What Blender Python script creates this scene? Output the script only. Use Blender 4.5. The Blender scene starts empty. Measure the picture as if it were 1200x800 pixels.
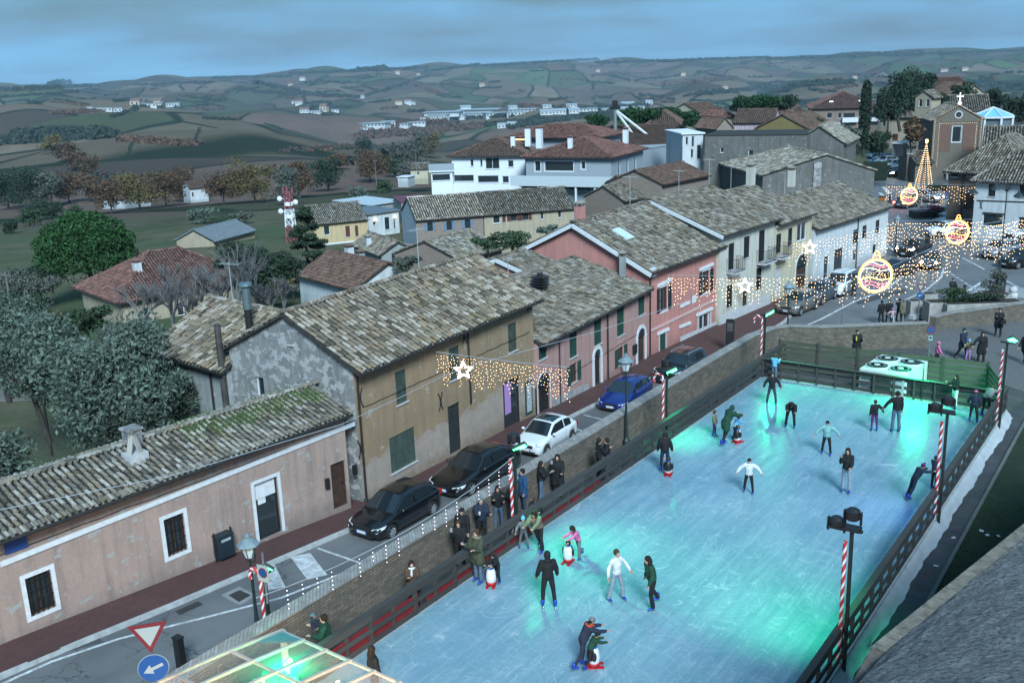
import bpy, math, random
import numpy as np
from mathutils import Vector, Matrix
random.seed(7); RNG = np.random.default_rng(7)
R = math.radians
S = bpy.context.scene
COL = S.collection

# ------------------------------------------------------------------ camera
F_PX, HOR, SLOPE, CAM_H, YAW = 1180.0, 80.0, -0.036, 16.3, R(35.55)
ROLL = math.atan(-SLOPE)
PITCH = math.atan((400 - HOR) * math.cos(ROLL) / F_PX)
def _w(X, Y, Z=0.0):
    return Vector((X * math.cos(YAW) - Y * math.sin(YAW), X * math.sin(YAW) + Y * math.cos(YAW), Z))
_Xr = _w(1, 0); _F = _w(0, math.cos(PITCH), -math.sin(PITCH)); _U = _w(0, math.sin(PITCH), math.cos(PITCH))
_Rt = _Xr * math.cos(ROLL) - _U * math.sin(ROLL); _Up = _Xr * math.sin(ROLL) + _U * math.cos(ROLL)
CAM = Vector((0, 0, CAM_H))
def ray(px, py):
    return _F + _Rt * ((px - 600) / F_PX) - _Up * ((py - 400) / F_PX)
def P(px, py, z=0.0):
    d = ray(px, py); t = (z - CAM_H) / d.z
    return CAM + d * t
def PR(px, py, dist):
    """point at a given horizontal distance along the ray"""
    d = ray(px, py); return CAM + d * (dist / math.hypot(d.x, d.y))
def proj(p):
    q = Vector(p) - CAM; f = q.dot(_F)
    return 600 + F_PX * q.dot(_Rt) / f, 400 - F_PX * q.dot(_Up) / f
cam_d = bpy.data.cameras.new('camera'); cam = bpy.data.objects.new('camera', cam_d); COL.objects.link(cam)
cam_d.sensor_width = 36; cam_d.lens = 36 * F_PX / 1200; cam_d.clip_start = 0.3; cam_d.clip_end = 30000
cam.matrix_world = Matrix(((_Rt.x, _Up.x, -_F.x, 0), (_Rt.y, _Up.y, -_F.y, 0), (_Rt.z, _Up.z, -_F.z, CAM_H), (0, 0, 0, 1)))
S.camera = cam
# ------------------------------------------------------------------ sky, sun, exposure
S.view_settings.view_transform = 'Standard'; S.view_settings.look = 'None'
S.view_settings.gamma = 1; S.view_settings.use_curve_mapping = False
S.view_settings.exposure = 1.62
S.render.engine = 'CYCLES'
S.cycles.max_bounces = 6; S.cycles.volume_bounces = 0; S.cycles.caustics_reflective = False; S.cycles.caustics_refractive = False
S.cycles.use_denoising = True; S.cycles.sample_clamp_indirect = 4; S.cycles.transparent_max_bounces = 12
SUN_EL, SUN_AZ = R(4.0), R(135)      # low behind the camera, veiled by cloud
W = bpy.data.worlds.new('World'); S.world = W; W.use_nodes = True
nt = W.node_tree; nt.nodes.clear()
def wn(t, **k):
    n = nt.nodes.new(t)
    for a, b in k.items(): setattr(n, a, b)
    return n
out = wn('ShaderNodeOutputWorld'); bg = wn('ShaderNodeBackground'); bg.inputs['Strength'].default_value = 0.095
sky = wn('ShaderNodeTexSky', sky_type='NISHITA', sun_disc=False, sun_elevation=SUN_EL, sun_rotation=SUN_AZ, altitude=200, air_density=1.6, dust_density=1.2, ozone_density=6.0)
tc = wn('ShaderNodeTexCoord'); mp = wn('ShaderNodeMapping'); mp.inputs['Scale'].default_value = (1.6, 1.6, 9)
nz = wn('ShaderNodeTexNoise'); nz.inputs['Scale'].default_value = 1.3; nz.inputs['Detail'].default_value = 6; nz.inputs['Roughness'].default_value = .55
rp = wn('ShaderNodeValToRGB'); rp.color_ramp.elements[0].position = .40; rp.color_ramp.elements[1].position = .62
rp.color_ramp.elements[0].color = (0.40, .40, .40, 1); rp.color_ramp.elements[1].color = (1, 1, 1, 1)
cl = wn('ShaderNodeMix', data_type='RGBA'); cl.inputs['B'].default_value = (.78, 1.85, 3.0, 1)
L = nt.links.new
L(tc.outputs['Generated'], mp.inputs['Vector']); L(mp.outputs[0], nz.inputs['Vector']); L(nz.outputs['Fac'], rp.inputs['Fac'])
L(rp.outputs['Color'], cl.inputs['Factor']); L(sky.outputs[0], cl.inputs['A']); L(cl.outputs['Result'], bg.inputs['Color']); L(bg.outputs[0], out.inputs[0])
sd = bpy.data.lights.new('sun', 'SUN'); sd.energy = 2.1; sd.angle = R(18); sd.color = (.74, .90, 1.0)
so = bpy.data.objects.new('sun', sd); COL.objects.link(so)
_sv = Vector((math.sin(SUN_AZ) * math.cos(R(38)), math.cos(SUN_AZ) * math.cos(R(38)), math.sin(R(38))))
so.rotation_euler = _sv.to_track_quat('Z', 'Y').to_euler(); so.location = (0, 0, 60)

# ------------------------------------------------------------------ helpers: objects
def tag(o, label=None, cat=None, group=None, kind=None):
    if label: o['label'] = label
    if cat: o['category'] = cat
    if group: o['group'] = group
    if kind: o['kind'] = kind
    return o
def empty(name, loc=(0, 0, 0), rz=0.0, label=None, cat=None, group=None):
    o = bpy.data.objects.new(name, None); COL.objects.link(o)
    o.location = loc; o.rotation_euler = (0, 0, rz); o.empty_display_size = .3
    return tag(o, label, cat, group)
def copy_tree(o, parent=None):
    c = o.copy(); COL.objects.link(c); c.parent = parent
    for ch in list(o.children): copy_tree(ch, c)
    return c
class MB:
    def __init__(s): s.v = []; s.f = []; s.n = 0; s.m = []
    def add(s, vs, fs, mi=0):
        vs = np.asarray(vs, float).reshape(-1, 3); n0 = s.n
        s.v.append(vs); s.n += len(vs)
        for f in fs: s.f.append(tuple(int(i) + n0 for i in f))
        s.m += [mi] * len(fs); return s
    def addarr(s, vs, fa, mi=0):
        s.v.append(np.asarray(vs).reshape(-1, 3)); s.f += (np.asarray(fa) + s.n).tolist(); s.m += [mi] * len(fa); s.n += len(s.v[-1]); return s
    def hexa(s, p, mi=0):
        return s.add(p, [(0, 3, 2, 1), (4, 5, 6, 7), (0, 1, 5, 4), (1, 2, 6, 5), (2, 3, 7, 6), (3, 0, 4, 7)], mi)
    def box(s, x0, x1, y0, y1, z0, z1, mi=0):
        return s.hexa([(x0, y0, z0), (x1, y0, z0), (x1, y1, z0), (x0, y1, z0), (x0, y0, z1), (x1, y0, z1), (x1, y1, z1), (x0, y1, z1)], mi)
    def bar(s, a, b, w, h, up=(0, 0, 1), mi=0):
        a = Vector(a); b = Vector(b); d = (b - a).normalized(); sd_ = d.cross(Vector(up))
        if sd_.length < 1e-4: sd_ = d.cross(Vector((1, 0, 0)))
        sd_.normalize(); u = sd_.cross(d); x = sd_ * w / 2; y = u * h / 2
        return s.hexa([a - x - y, b - x - y, b + x - y, a + x - y, a - x + y, b - x + y, b + x + y, a + x + y], mi)
    def quad(s, a, b, c, d, mi=0): return s.add([a, b, c, d], [(0, 1, 2, 3)], mi)
    def poly(s, pts, mi=0): return s.add(pts, [tuple(range(len(pts)))], mi)
    def prism(s, pts, z0, z1, mi=0):
        n = len(pts); v = [(p[0], p[1], z0) for p in pts] + [(p[0], p[1], z1) for p in pts]
        return s.add(v, [tuple(range(n))[::-1], tuple(range(n, 2 * n))] + [(i, (i + 1) % n, n + (i + 1) % n, n + i) for i in range(n)], mi)
    def extr(s, pts, vec, mi=0):
        n = len(pts); vec = Vector(vec); v = [Vector(p) for p in pts]; v += [p + vec for p in v]
        return s.add(v, [tuple(range(n))[::-1], tuple(range(n, 2 * n))] + [(i, (i + 1) % n, n + (i + 1) % n, n + i) for i in range(n)], mi)
    def tube(s, pts, r, n=8, cap=True, mi=0):
        pts = [Vector(p) for p in pts]; rr = r if hasattr(r, '__len__') else [r] * len(pts)
        vs = []; prev = None
        for i, p in enumerate(pts):
            d = (pts[min(i + 1, len(pts) - 1)] - pts[max(i - 1, 0)])
            if d.length < 1e-9: d = Vector((0, 0, 1))
            d.normalize()
            if prev is None:
                x = d.orthogonal().normalized()
            else:
                x = prev - d * prev.dot(d)
                x = x.normalized() if x.length > 1e-6 else d.orthogonal().normalized()
            prev = x; y = d.cross(x)
            for k in range(n):
                a = 2 * math.pi * k / n; vs.append(p + (x * math.cos(a) + y * math.sin(a)) * rr[i])
        fs = [(i * n + k, i * n + (k + 1) % n, (i + 1) * n + (k + 1) % n, (i + 1) * n + k) for i in range(len(pts) - 1) for k in range(n)]
        if cap: fs += [tuple(range(n))[::-1], tuple(range((len(pts) - 1) * n, len(pts) * n))]
        return s.add(vs, fs, mi)
    def cyl(s, x, y, z0, z1, r, r2=None, n=12, mi=0): return s.tube([(x, y, z0), (x, y, z1)], [r, r if r2 is None else r2], n, True, mi)
    def lathe(s, prof, n=16, c=(0, 0, 0), mi=0):
        vs = [(c[0] + r * math.cos(2 * math.pi * k / n), c[1] + r * math.sin(2 * math.pi * k / n), c[2] + z) for r, z in prof for k in range(n)]
        m = len(prof)
        fs = [(i * n + k, i * n + (k + 1) % n, (i + 1) * n + (k + 1) % n, (i + 1) * n + k) for i in range(m - 1) for k in range(n)]
        fs += [tuple(range(n))[::-1], tuple(range((m - 1) * n, m * n))]
        return s.add(vs, fs, mi)
    def ell(s, c, r, nu=10, nv=7, M3=None, mi=0):
        r = r if hasattr(r, '__len__') else (r, r, r); vs = []
        for j in range(1, nv):
            t = math.pi * j / nv
            for k in range(nu):
                a = 2 * math.pi * k / nu; vs.append((r[0] * math.sin(t) * math.cos(a), r[1] * math.sin(t) * math.sin(a), r[2] * math.cos(t)))
        vs += [(0, 0, r[2]), (0, 0, -r[2])]
        if M3 is not None: vs = [M3 @ Vector(v) for v in vs]
        vs = [(v[0] + c[0], v[1] + c[1], v[2] + c[2]) for v in vs]; N = nu * (nv - 1)
        fs = [(j * nu + k, (j + 1) * nu + k, (j + 1) * nu + (k + 1) % nu, j * nu + (k + 1) % nu) for j in range(nv - 2) for k in range(nu)]
        fs += [(N, k, (k + 1) % nu) for k in range(nu)] + [(N + 1, (nv - 2) * nu + (k + 1) % nu, (nv - 2) * nu + k) for k in range(nu)]
        return s.add(vs, fs, mi)
    def build(s, name, mats, parent=None, smooth=False):
        me = bpy.data.meshes.new(name)
        V = np.concatenate(s.v) if s.v else np.zeros((0, 3))
        me.from_pydata(V.tolist(), [], s.f)
        mats = mats if isinstance(mats, (list, tuple)) else [mats]
        for m in mats: me.materials.append(m)
        if len(mats) > 1: me.polygons.foreach_set('material_index', s.m)
        if smooth: me.polygons.foreach_set('use_smooth', [True] * len(me.polygons))
        me.update()
        o = bpy.data.objects.new(name, me); COL.objects.link(o)
        if parent is not None: o.parent = parent
        return o

# ------------------------------------------------------------------ helpers: materials
class NT:
    def __init__(s, name):
        s.m = bpy.data.materials.new(name); s.m.use_nodes = True; s.t = s.m.node_tree
        s.b = s.t.nodes['Principled BSDF']; s.tc = None
    def n(s, t, ins=None, **k):
        n = s.t.nodes.new(t)
        for a, b in k.items(): setattr(n, a, b)
        for a, b in (ins or {}).items(): s.set(n.inputs[a], b)
        return n
    def set(s, sock, v):
        if isinstance(v, bpy.types.NodeSocket): s.t.links.new(v, sock)
        elif hasattr(v, '__len__') and len(v) == 3 and sock.type == 'RGBA': sock.default_value = (*v, 1)
        else: sock.default_value = v
    def co(s, scale=None, kind='Object', rot=None):
        if s.tc is None: s.tc = s.n('ShaderNodeTexCoord')
        o = s.tc.outputs[kind]
        if scale is None: return o
        m = s.n('ShaderNodeMapping'); s.t.links.new(o, m.inputs[0]); m.inputs['Scale'].default_value = scale
        if rot: m.inputs['Rotation'].default_value = rot
        return m.outputs[0]
    def noise(s, sc, det=4, ro=.5, v=None, dist=0): return s.n('ShaderNodeTexNoise', {'Vector': v or s.co(), 'Scale': sc, 'Detail': det, 'Roughness': ro, 'Distortion': dist}).outputs['Fac']
    def ramp(s, fac, pts):
        r = s.n('ShaderNodeValToRGB'); e = r.color_ramp.elements
        while len(e) < len(pts): e.new(.5)
        for i, (p, c) in enumerate(pts):
            e[i].position = p; e[i].color = (*c, 1) if hasattr(c, '__len__') else (c, c, c, 1)
        s.t.links.new(fac, r.inputs[0]); return r.outputs[0]
    def mix(s, f, a, b, mode='MIX'):
        n = s.n('ShaderNodeMix', data_type='RGBA', blend_type=mode); s.set(n.inputs['Factor'], f); s.set(n.inputs['A'], a); s.set(n.inputs['B'], b); return n.outputs['Result']
    def math(s, op, a, b=0.0):
        n = s.n('ShaderNodeMath', operation=op); s.set(n.inputs[0], a); s.set(n.inputs[1], b); return n.outputs[0]
    def sep(s, v, i):
        return s.n('ShaderNodeSeparateXYZ', {0: v}).outputs[i]
    def bump(s, h, st=.3, d=.02):
        n = s.n('ShaderNodeBump', {'Height': h, 'Strength': st, 'Distance': d}); s.t.links.new(n.outputs[0], s.b.inputs['Normal'])
    def out(s, col=None, rough=None, metal=None, spec=None):
        if col is not None: s.set(s.b.inputs['Base Color'], col)
        if rough is not None: s.set(s.b.inputs['Roughness'], rough)
        if metal is not None: s.b.inputs['Metallic'].default_value = metal
        if spec is not None: s.b.inputs['Specular IOR Level'].default_value = spec
        return s.m
def mul(c, k): return tuple(x * k for x in c)
_mc = {}
def mat(name, col, rough=.7, var=.15, sc=4, bump=0.0, bsc=40, metal=0, spec=.4, island=0.0):
    key = (name, col)
    if key in _mc: return _mc[key]
    t = NT(name); c = col
    if var or island:
        f = t.noise(sc, 5, .6)
        c = t.mix(t.ramp(f, [(.3, 0.0), (.7, 1.0)]), mul(col, 1 - var), mul(col, 1 + var))
        if island:
            r = t.n('ShaderNodeNewGeometry').outputs['Random Per Island']
            c = t.mix(island, c, t.ramp(r, [(0, mul(col, .35)), (.5, col), (1, mul(col, 1.9))]))
    if bump: t.bump(t.noise(bsc, 4, .6), bump, .03)
    _mc[key] = t.out(c, rough, metal, spec); return _mc[key]
def emis(name, col, st):
    key = (name, col, st)
    if key in _mc: return _mc[key]
    t = NT(name); t.out(mul(col, .5) if max(col) > 0 else col, .5); t.b.inputs['Emission Color'].default_value = (*col, 1); t.b.inputs['Emission Strength'].default_value = st
    _mc[key] = t.m; return t.m

def stucco(name, col, col2=None, patch=.62, dirt=(.12, .1, .09), lower=None, lowz=2.0, peel=None, sc=.6, foot=1.3):
    """lime plaster: blotches, streaks below the eaves, damp foot, flaked patches"""
    t = NT(name); col2 = col2 or mul(col, .75)
    c = t.mix(t.ramp(t.noise(sc, 6, .62), [(.35, 0.), (.68, 1.)]), col, col2)
    c = t.mix(t.ramp(t.noise(7, 6, .7), [(.35, 0.), (.85, .5)]), c, mul(col, 1.3)); c = t.mix(t.ramp(t.noise(2.3, 8, .75), [(.55, 0.), (.72, .5)]), c, mul(dirt, 1.2))
    st = t.noise(1.0, 5, .7, t.co((2.6, 2.6, .22)))
    c = t.mix(t.ramp(st, [(.46, 0.), (.74, .6)]), c, dirt)
    z = t.sep(t.co(), 2)
    if lower:
        e = t.math('ADD', z, t.math('MULTIPLY', t.math('SUBTRACT', t.noise(.9, 6, .6), .5), 2.2))
        f = t.ramp(t.math('DIVIDE', e, lowz * 2), [(.49, 1.), (.51, 0.)])
        c = t.mix(f, c, t.mix(t.ramp(t.noise(1.4, 5, .6), [(.35, 0.), (.7, 1.)]), lower, mul(lower, .78)))
    e = t.math('ADD', z, t.math('MULTIPLY', t.math('SUBTRACT', t.noise(2.2, 6, .7), .5), 1.8))
    f = t.ramp(t.math('SUBTRACT', e, foot), [(.15, .85), (.95, 0.)])
    c = t.mix(f, c, t.mix(.5, dirt, mul(col, .8)))
    if peel:
        f = t.ramp(t.noise(1.7, 8, .68, t.co((1, 1, 1.3))), [(patch, 0.), (patch + .015, 1.)])
        c = t.mix(f, c, peel)
    t.bump(t.noise(14, 6, .65), .35, .03)
    return t.out(c, .92, 0, .2)
def rooftile(name, a=(.20, .175, .14), b=(.31, .28, .235), lich=(.23, .17, .05), dark=(.05, .045, .04), lf=.5, red=None):
    t = NT(name); r = t.n('ShaderNodeNewGeometry').outputs['Random Per Island']
    pts = [(0, mul(a, .3)), (.12, mul(a, .65)), (.4, a), (.6, (a[0] * 1.15, a[1] * 1.0, a[2] * .85)), (.8, b), (1, mul(b, 1.25))]
    if red: pts = [(0, mul(red, .5)), (.3, red), (.7, mul(red, 1.15)), (1, mul(red, 1.5))]
    c = t.ramp(r, pts)
    f = t.ramp(t.noise(.8, 6, .65), [(.35, 0.), (.75, 1.)]); c = t.mix(t.math('MULTIPLY', f, .45), c, dark)
    f = t.ramp(t.noise(9, 5, .7), [(.52, 0.), (.62, lf)]); f = t.math('MULTIPLY', f, t.ramp(t.noise(.5, 3, .5), [(.4, 0.), (.6, 1.)]))
    c = t.mix(f, c, lich)
    t.bump(t.noise(30, 4, .6), .3, .01)
    return t.out(c, .95, 0, .15)
# ================================================================== SETTING
def lerp_tab(x, xs, ys): return float(np.interp(x, xs, ys))
def zs(y): return lerp_tab(y, [-20, 5, 13.7, 27.4, 41.6, 55.4, 70, 400], [-.3, -.45, -.6, -1.3, -1.9, -2.8, -3.0, -3.0])
def G(px, py, dz=0.0):
    """the street surface under a pixel"""
    z = -1.5
    for _ in range(12):
        p = P(px, py, z); z = zs(p.y) + dz
    return P(px, py, z)
TER = -0.45                                     # ground round the rink
XL, XR, Y0, Y1 = -18.93, -7.38, 2.0, 49.2       # the ice
XS = [0, 150, 300, 450, 600, 750, 900, 1050, 1200]
DS = [0, 60, 100, 160, 250, 400, 600, 900, 1300, 2000, 2700, 3500, 4500, 5500, 7500, 12000, 26000]
ZT = [[-5, -5, -6, -9.2, -14.7, -27.9, -41, -36, -57, -32, -44, -32, -16, 10, -10, -60, -120],
      [-5, -5, -6, -9.3, -14.8, -27.4, -38, -36, -54, -36, -41, -40, -14, 10, -10, -60, -120],
      [-5, -5, -6, -8.6, -15.3, -26.7, -38, -40, -49, -55, -73, -55, -10, 24, -10, -60, -120],
      [-5, -5, -6, -8.8, -15.5, -25.4, -37, -55, -66, -85, -98, -64, -2, 40, -10, -60, -120],
      [-5, -5, -6, -7, -14, -25, -45, -60, -70, -89, -103, -92, -41, 43, -10, -60, -120],
      [-4, -4, -5, -6, -9, -22, -45, -60, -75, -95, -100, -94, -49, 33, -10, -60, -120],
      [-3, -3, -3, -5, -6, -15, -35, -60, -80, -95, -90, -88, -45, 28, -10, -60, -120],
      [-3, -3, -3, -4, -4, -8, -30, -55, -75, -85, -80, -77, -40, 34, -10, -60, -120],
      [-3, -3, -3, -3.4, -5, -9, -30, -50, -70, -80, -75, -62, -30, 22, -10, -60, -120]]
ZT = np.array(ZT, float)
_rw = np.random.default_rng(3)
_wv = [(_rw.uniform(0, 2 * math.pi), _rw.uniform(160, 900), _rw.uniform(0, 6.28)) for _ in range(26)] + [(_rw.uniform(0, 2 * math.pi), _rw.uniform(230, 480), _rw.uniform(0, 6.28)) for _ in range(14)]
def terr(x, y):
    x = np.asarray(x, float); y = np.asarray(y, float)
    X = x * math.cos(YAW) + y * math.sin(YAW); Y = -x * math.sin(YAW) + y * math.cos(YAW)
    d = np.hypot(X, Y); phi = np.arctan2(X, Y)
    px = 600 + F_PX * np.tan(np.clip(phi, -.75, .75)) * .985
    fx = np.clip(np.interp(px, XS, np.arange(len(XS))), 0, len(XS) - 1.0001)
    fd = np.clip(np.interp(d, DS, np.arange(len(DS))), 0, len(DS) - 1.0001)
    i = fx.astype(int); j = fd.astype(int); a = fx - i; b = fd - j
    a = a * a * (3 - 2 * a)
    z = (ZT[i, j] * (1 - a) + ZT[i + 1, j] * a) * (1 - b) + (ZT[i, j + 1] * (1 - a) + ZT[i + 1, j + 1] * a) * b
    n = np.zeros_like(z)
    for an, wl, ph in _wv: n += np.sin((x * math.cos(an) + y * math.sin(an)) * 2 * math.pi / wl + ph) * (wl / 900) ** .8
    amp = np.interp(d, [150, 400, 1000, 2500, 4200, 5600], [0, .8, 4.5, 12, 11.0, 3.5])
    z = z + n * amp * .7
    zst = np.interp(y, [-20, 5, 13.7, 27.4, 41.6, 55.4, 70, 400], [-.3, -.45, -.6, -1.3, -1.9, -2.8, -3.0, -3.0]) - .3
    s = np.clip((-31.5 - x) / 6, 0, 1); s = s * s * (3 - 2 * s)
    s = np.maximum(s, np.clip((d - 210) / 90, 0, 1))
    return zst * (1 - s) + z * s
def T(x, y): return float(terr(np.array([x]), np.array([y]))[0])
_TT = np.geomspace(25, 9000, 500)
def PT(px, py):
    """terrain under a pixel (march along the ray)"""
    d = ray(px, py); h = math.hypot(d.x, d.y); u = d / h
    z = CAM_H + u.z * _TT - terr(u.x * _TT, u.y * _TT); k = np.nonzero(z < 0)[0]
    if not len(k): return CAM + u * 9000
    i = k[0]; i0 = max(i - 1, 0); f = z[i0] / (z[i0] - z[i]) if i > i0 else 0; return CAM + u * float(_TT[i0] + (_TT[i] - _TT[i0]) * f)

def make_terrain():
    nr, na = 330, 420
    r = np.concatenate([np.geomspace(6, 11500, nr)]); ph = np.linspace(R(-48), R(48), na)
    rr, pp = np.meshgrid(r, ph, indexing='ij')
    X = rr * np.sin(pp); Y = rr * np.cos(pp)
    x = X * math.cos(YAW) - Y * math.sin(YAW); y = X * math.sin(YAW) + Y * math.cos(YAW)
    z = terr(x, y)
    idx = np.arange(nr * na).reshape(nr, na)
    fa = np.stack([idx[:-1, :-1], idx[:-1, 1:], idx[1:, 1:], idx[1:, :-1]], -1).reshape(-1, 4)
    mb = MB(); mb.addarr(np.stack([x, y, z], -1), fa)
    t = NT('fields')
    co = t.co(); n = t.n('ShaderNodeVectorMath', {0: co, 1: t.n('ShaderNodeVectorMath', {0: t.n('ShaderNodeTexNoise', {'Vector': co, 'Scale': .0022, 'Detail': 3}).outputs['Color'], 1: (260, 260, 0)}, operation='MULTIPLY').outputs[0]}, operation='ADD').outputs[0]
    vo = t.n('ShaderNodeTexVoronoi', {'Vector': n, 'Scale': .0046, 'Randomness': 1.0})
    cell = vo.outputs['Color']; cr = t.sep(cell, 0); cg = t.sep(cell, 1)
    c = t.ramp(cr, [(0, (.055, .042, .036)), (.2, (.11, .074, .064)), (.36, (.135, .102, .075)), (.5, (.05, .075, .036)), (.60, (.155, .122, .085)), (.76, (.05, .06, .036)), (.84, (.13, .088, .074)), (.95, (.07, .115, .05))])
    for nd in t.t.nodes:
        if nd.type == 'VALTORGB': nd.color_ramp.interpolation = 'CONSTANT'
    # drill rows, tramlines
    wv = t.n('ShaderNodeTexWave', {'Vector': t.co((1, 1, 1), rot=(0, 0, .7)), 'Scale': .045, 'Distortion': 1.5, 'Detail': 2}).outputs['Fac']
    c = t.mix(t.math('MULTIPLY', t.math('GREATER_THAN', cg, .5), .32), c, t.mix(wv, mul((.10, .085, .06), .45), (.10, .09, .06)))
    c = t.mix(t.ramp(t.noise(.02, 8, .65), [(.3, 0.), (.75, .6)]), c, mul((.06, .06, .04), .8))
    ve = t.n('ShaderNodeTexVoronoi', {'Vector': n, 'Scale': .0046, 'Randomness': 1.0}, feature='DISTANCE_TO_EDGE').outputs['Distance']
    c = t.mix(t.ramp(ve, [(.012, 1.), (.03, 0.)]), c, (.016, .024, .014))
    # near yards: rough grass and earth
    cd = t.n('ShaderNodeVectorMath', {0: co}, operation='LENGTH').outputs['Value']
    near = t.ramp(t.math('DIVIDE', cd, 400), [(.5, 1.), (.75, 0.)])
    g = t.mix(t.ramp(t.noise(.12, 8, .7), [(.4, 0.), (.6, 1.)]), (.055, .068, .036), (.11, .10, .068))
    c = t.mix(near, c, t.mix(t.ramp(t.noise(.03, 4, .6), [(.45, 0.), (.55, 1.)]), g, (.062, .085, .046)))
    t.bump(t.noise(.4, 8, .7), .6, .6)
    o = mb.build('terrain', t.out(c, 1, 0, .05), None, True); tag(o, kind='structure')
make_terrain()

# street: asphalt sheet following the slope
def asphalt():
    t = NT('asphalt'); c = t.mix(t.ramp(t.noise(.35, 6, .6), [(.3, 0.), (.7, 1.)]), (.085, .091, .095), (.145, .15, .152))
    c = t.mix(t.ramp(t.noise(60, 3, .8), [(.3, 0.), (.8, .5)]), c, (.16, .165, .165))
    v = t.n('ShaderNodeVectorMath', {0: t.co(), 1: t.n('ShaderNodeTexNoise', {'Scale': 1.3, 'Detail': 5, 'Vector': t.co()}).outputs['Color']}, operation='ADD').outputs[0]
    e = t.n('ShaderNodeTexVoronoi', {'Vector': v, 'Scale': .55}, feature='DISTANCE_TO_EDGE').outputs['Distance']
    f = t.math('MULTIPLY', t.ramp(e, [(.004, 1.), (.012, 0.)]), t.ramp(t.noise(.5, 3, .5), [(.45, 0.), (.55, 1.)]))
    c = t.mix(t.math('MULTIPLY', f, .75), c, (.02, .022, .024))
    c = t.mix(t.ramp(t.noise(.18, 4, .5, t.co((1, .25, 1))), [(.55, 0.), (.62, .35)]), c, (.045, .05, .055))
    t.bump(t.noise(90, 3, .7), .3, .008)
    return t.out(c, .62, 0, .45)
ASPH = asphalt()
def slope_sheet(name, pts, mats, dz, thick=0.0, n=1, kind='structure', parent=None):
    """flat polygon in plan, cut into strips along y so that it follows the street's slope"""
    import bmesh
    bm = bmesh.new(); vs = [bm.verts.new((p[0], p[1], 0)) for p in pts]; bm.faces.new(vs)
    ys = [5, 13.7, 20, 27.4, 34, 41.6, 48, 55.4, 62, 70]
    for y in ys:
        bmesh.ops.bisect_plane(bm, geom=bm.verts[:] + bm.edges[:] + bm.faces[:], plane_co=(0, y, 0), plane_no=(0, 1, 0), dist=1e-5)
    if thick:
        r = bmesh.ops.extrude_face_region(bm, geom=bm.faces[:])
        top = [g for g in r['geom'] if isinstance(g, bmesh.types.BMVert)]
        tops = set(top)
        for v in bm.verts: v.co.z = zs(v.co.y) + dz - (0 if v in tops else thick)
    else:
        for v in bm.verts: v.co.z = zs(v.co.y) + dz
    bmesh.ops.recalc_face_normals(bm, faces=bm.faces[:])
    me = bpy.data.meshes.new(name); bm.to_mesh(me); bm.free()
    me.materials.append(mats); o = bpy.data.objects.new(name, me); COL.objects.link(o)
    if kind: o['kind'] = kind
    if parent: o.parent = parent
    return o
slope_sheet('street', [(-45, -8), (-21.5, -8), (-21.5, 56.4), (-21.5, 57), (30, 57), (60, 200), (-45, 215), (-52, 120), (-31.2, 84), (-31.2, 20)], ASPH, 0)

# pavement of red brick pavers with a stone kerb
def pavers(name, a, b, sc, mort=(.12, .12, .12), w=.5):
    t = NT(name)
    br = t.n('ShaderNodeTexBrick', {'Vector': t.co(rot=(0, 0, R(88)), scale=(1, 1, 1)), 'Color1': a, 'Color2': b, 'Mortar': mort, 'Scale': sc, 'Mortar Size': .025, 'Brick Width': w, 'Row Height': .25})
    c = t.mix(t.ramp(t.noise(.8, 6, .6), [(.3, 0.), (.75, .55)]), br.outputs['Color'], mul(a, .5))
    t.bump(br.outputs['Fac'], -.4, .01); return t.out(c, .8, 0, .3)
REDP = pavers('red_pavers', (.105, .050, .045), (.075, .038, .036), 2.6, (.055, .035, .035))
COBB = pavers('stone_setts', (.17, .17, .165), (.11, .115, .115), 3.2, (.05, .05, .05), .3)
STONEK = mat('kerb_stone', (.34, .35, .35), .8, .25, 3, .2)
kpx = [(-60, 820), (0, 795), (200, 712), (410, 622), (550, 553), (696, 476), (790, 430), (850, 420), (922, 376)]
kerb = [G(*p) for p in kpx]
row_line = [(-31.5, 8), (-31.0, 13.7), (-28.4, 27.2), (-28.3, 28.3), (-28.7, 41.5), (-29.2, 55.4), (-29.4, 66), (-29.8, 82)]
kl = [(p.x, p.y) for p in kerb] + [(-26.2, 72.5), (-27.2, 83), (-29.6, 90)]
slope_sheet('pavement', kl + [(-34, 90), (-34, 8)], REDP, .13, .3)
def ribbon(name, pts, w, m, dz, thick=0, kind='structure', side=0, parent=None):
    pts = [Vector((p[0], p[1], 0)) for p in pts]; mb = MB(); L_, R_ = [], []
    q = []
    for a, b in zip(pts, pts[1:]):
        k = max(1, int((b - a).length / 2.5))
        q += [a.lerp(b, i / k) for i in range(k)]
    q.append(pts[-1])
    for i, p in enumerate(q):
        d = (q[min(i + 1, len(q) - 1)] - q[max(i - 1, 0)]).normalized(); nn = Vector((-d.y, d.x, 0))
        a = p + nn * w * (.5 + side / 2); b = p - nn * w * (.5 - side / 2)
        L_.append((a.x, a.y, zs(a.y) + dz)); R_.append((b.x, b.y, zs(b.y) + dz))
    n = len(q)
    if not thick: mb.add(L_ + R_, [(i, n + i, n + i + 1, i + 1) for i in range(n - 1)])
    else:
        lo = [(x, y, z - thick) for x, y, z in L_ + R_]
        mb.add(L_ + R_ + lo, [(i, n + i, n + i + 1, i + 1) for i in range(n - 1)] + [(i, i + 1, 2 * n + i + 1, 2 * n + i) for i in range(n - 1)] + [(n + i + 1, n + i, 3 * n + i, 3 * n + i + 1) for i in range(n - 1)] + [(0, 2 * n, 3 * n, n), (n - 1, 2 * n - 1, 4 * n - 1, 3 * n - 1)])
    o = mb.build(name, m, parent)
    if kind: o['kind'] = kind
    return o
ribbon('kerb', kl, .16, STONEK, .145, .3)
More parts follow.
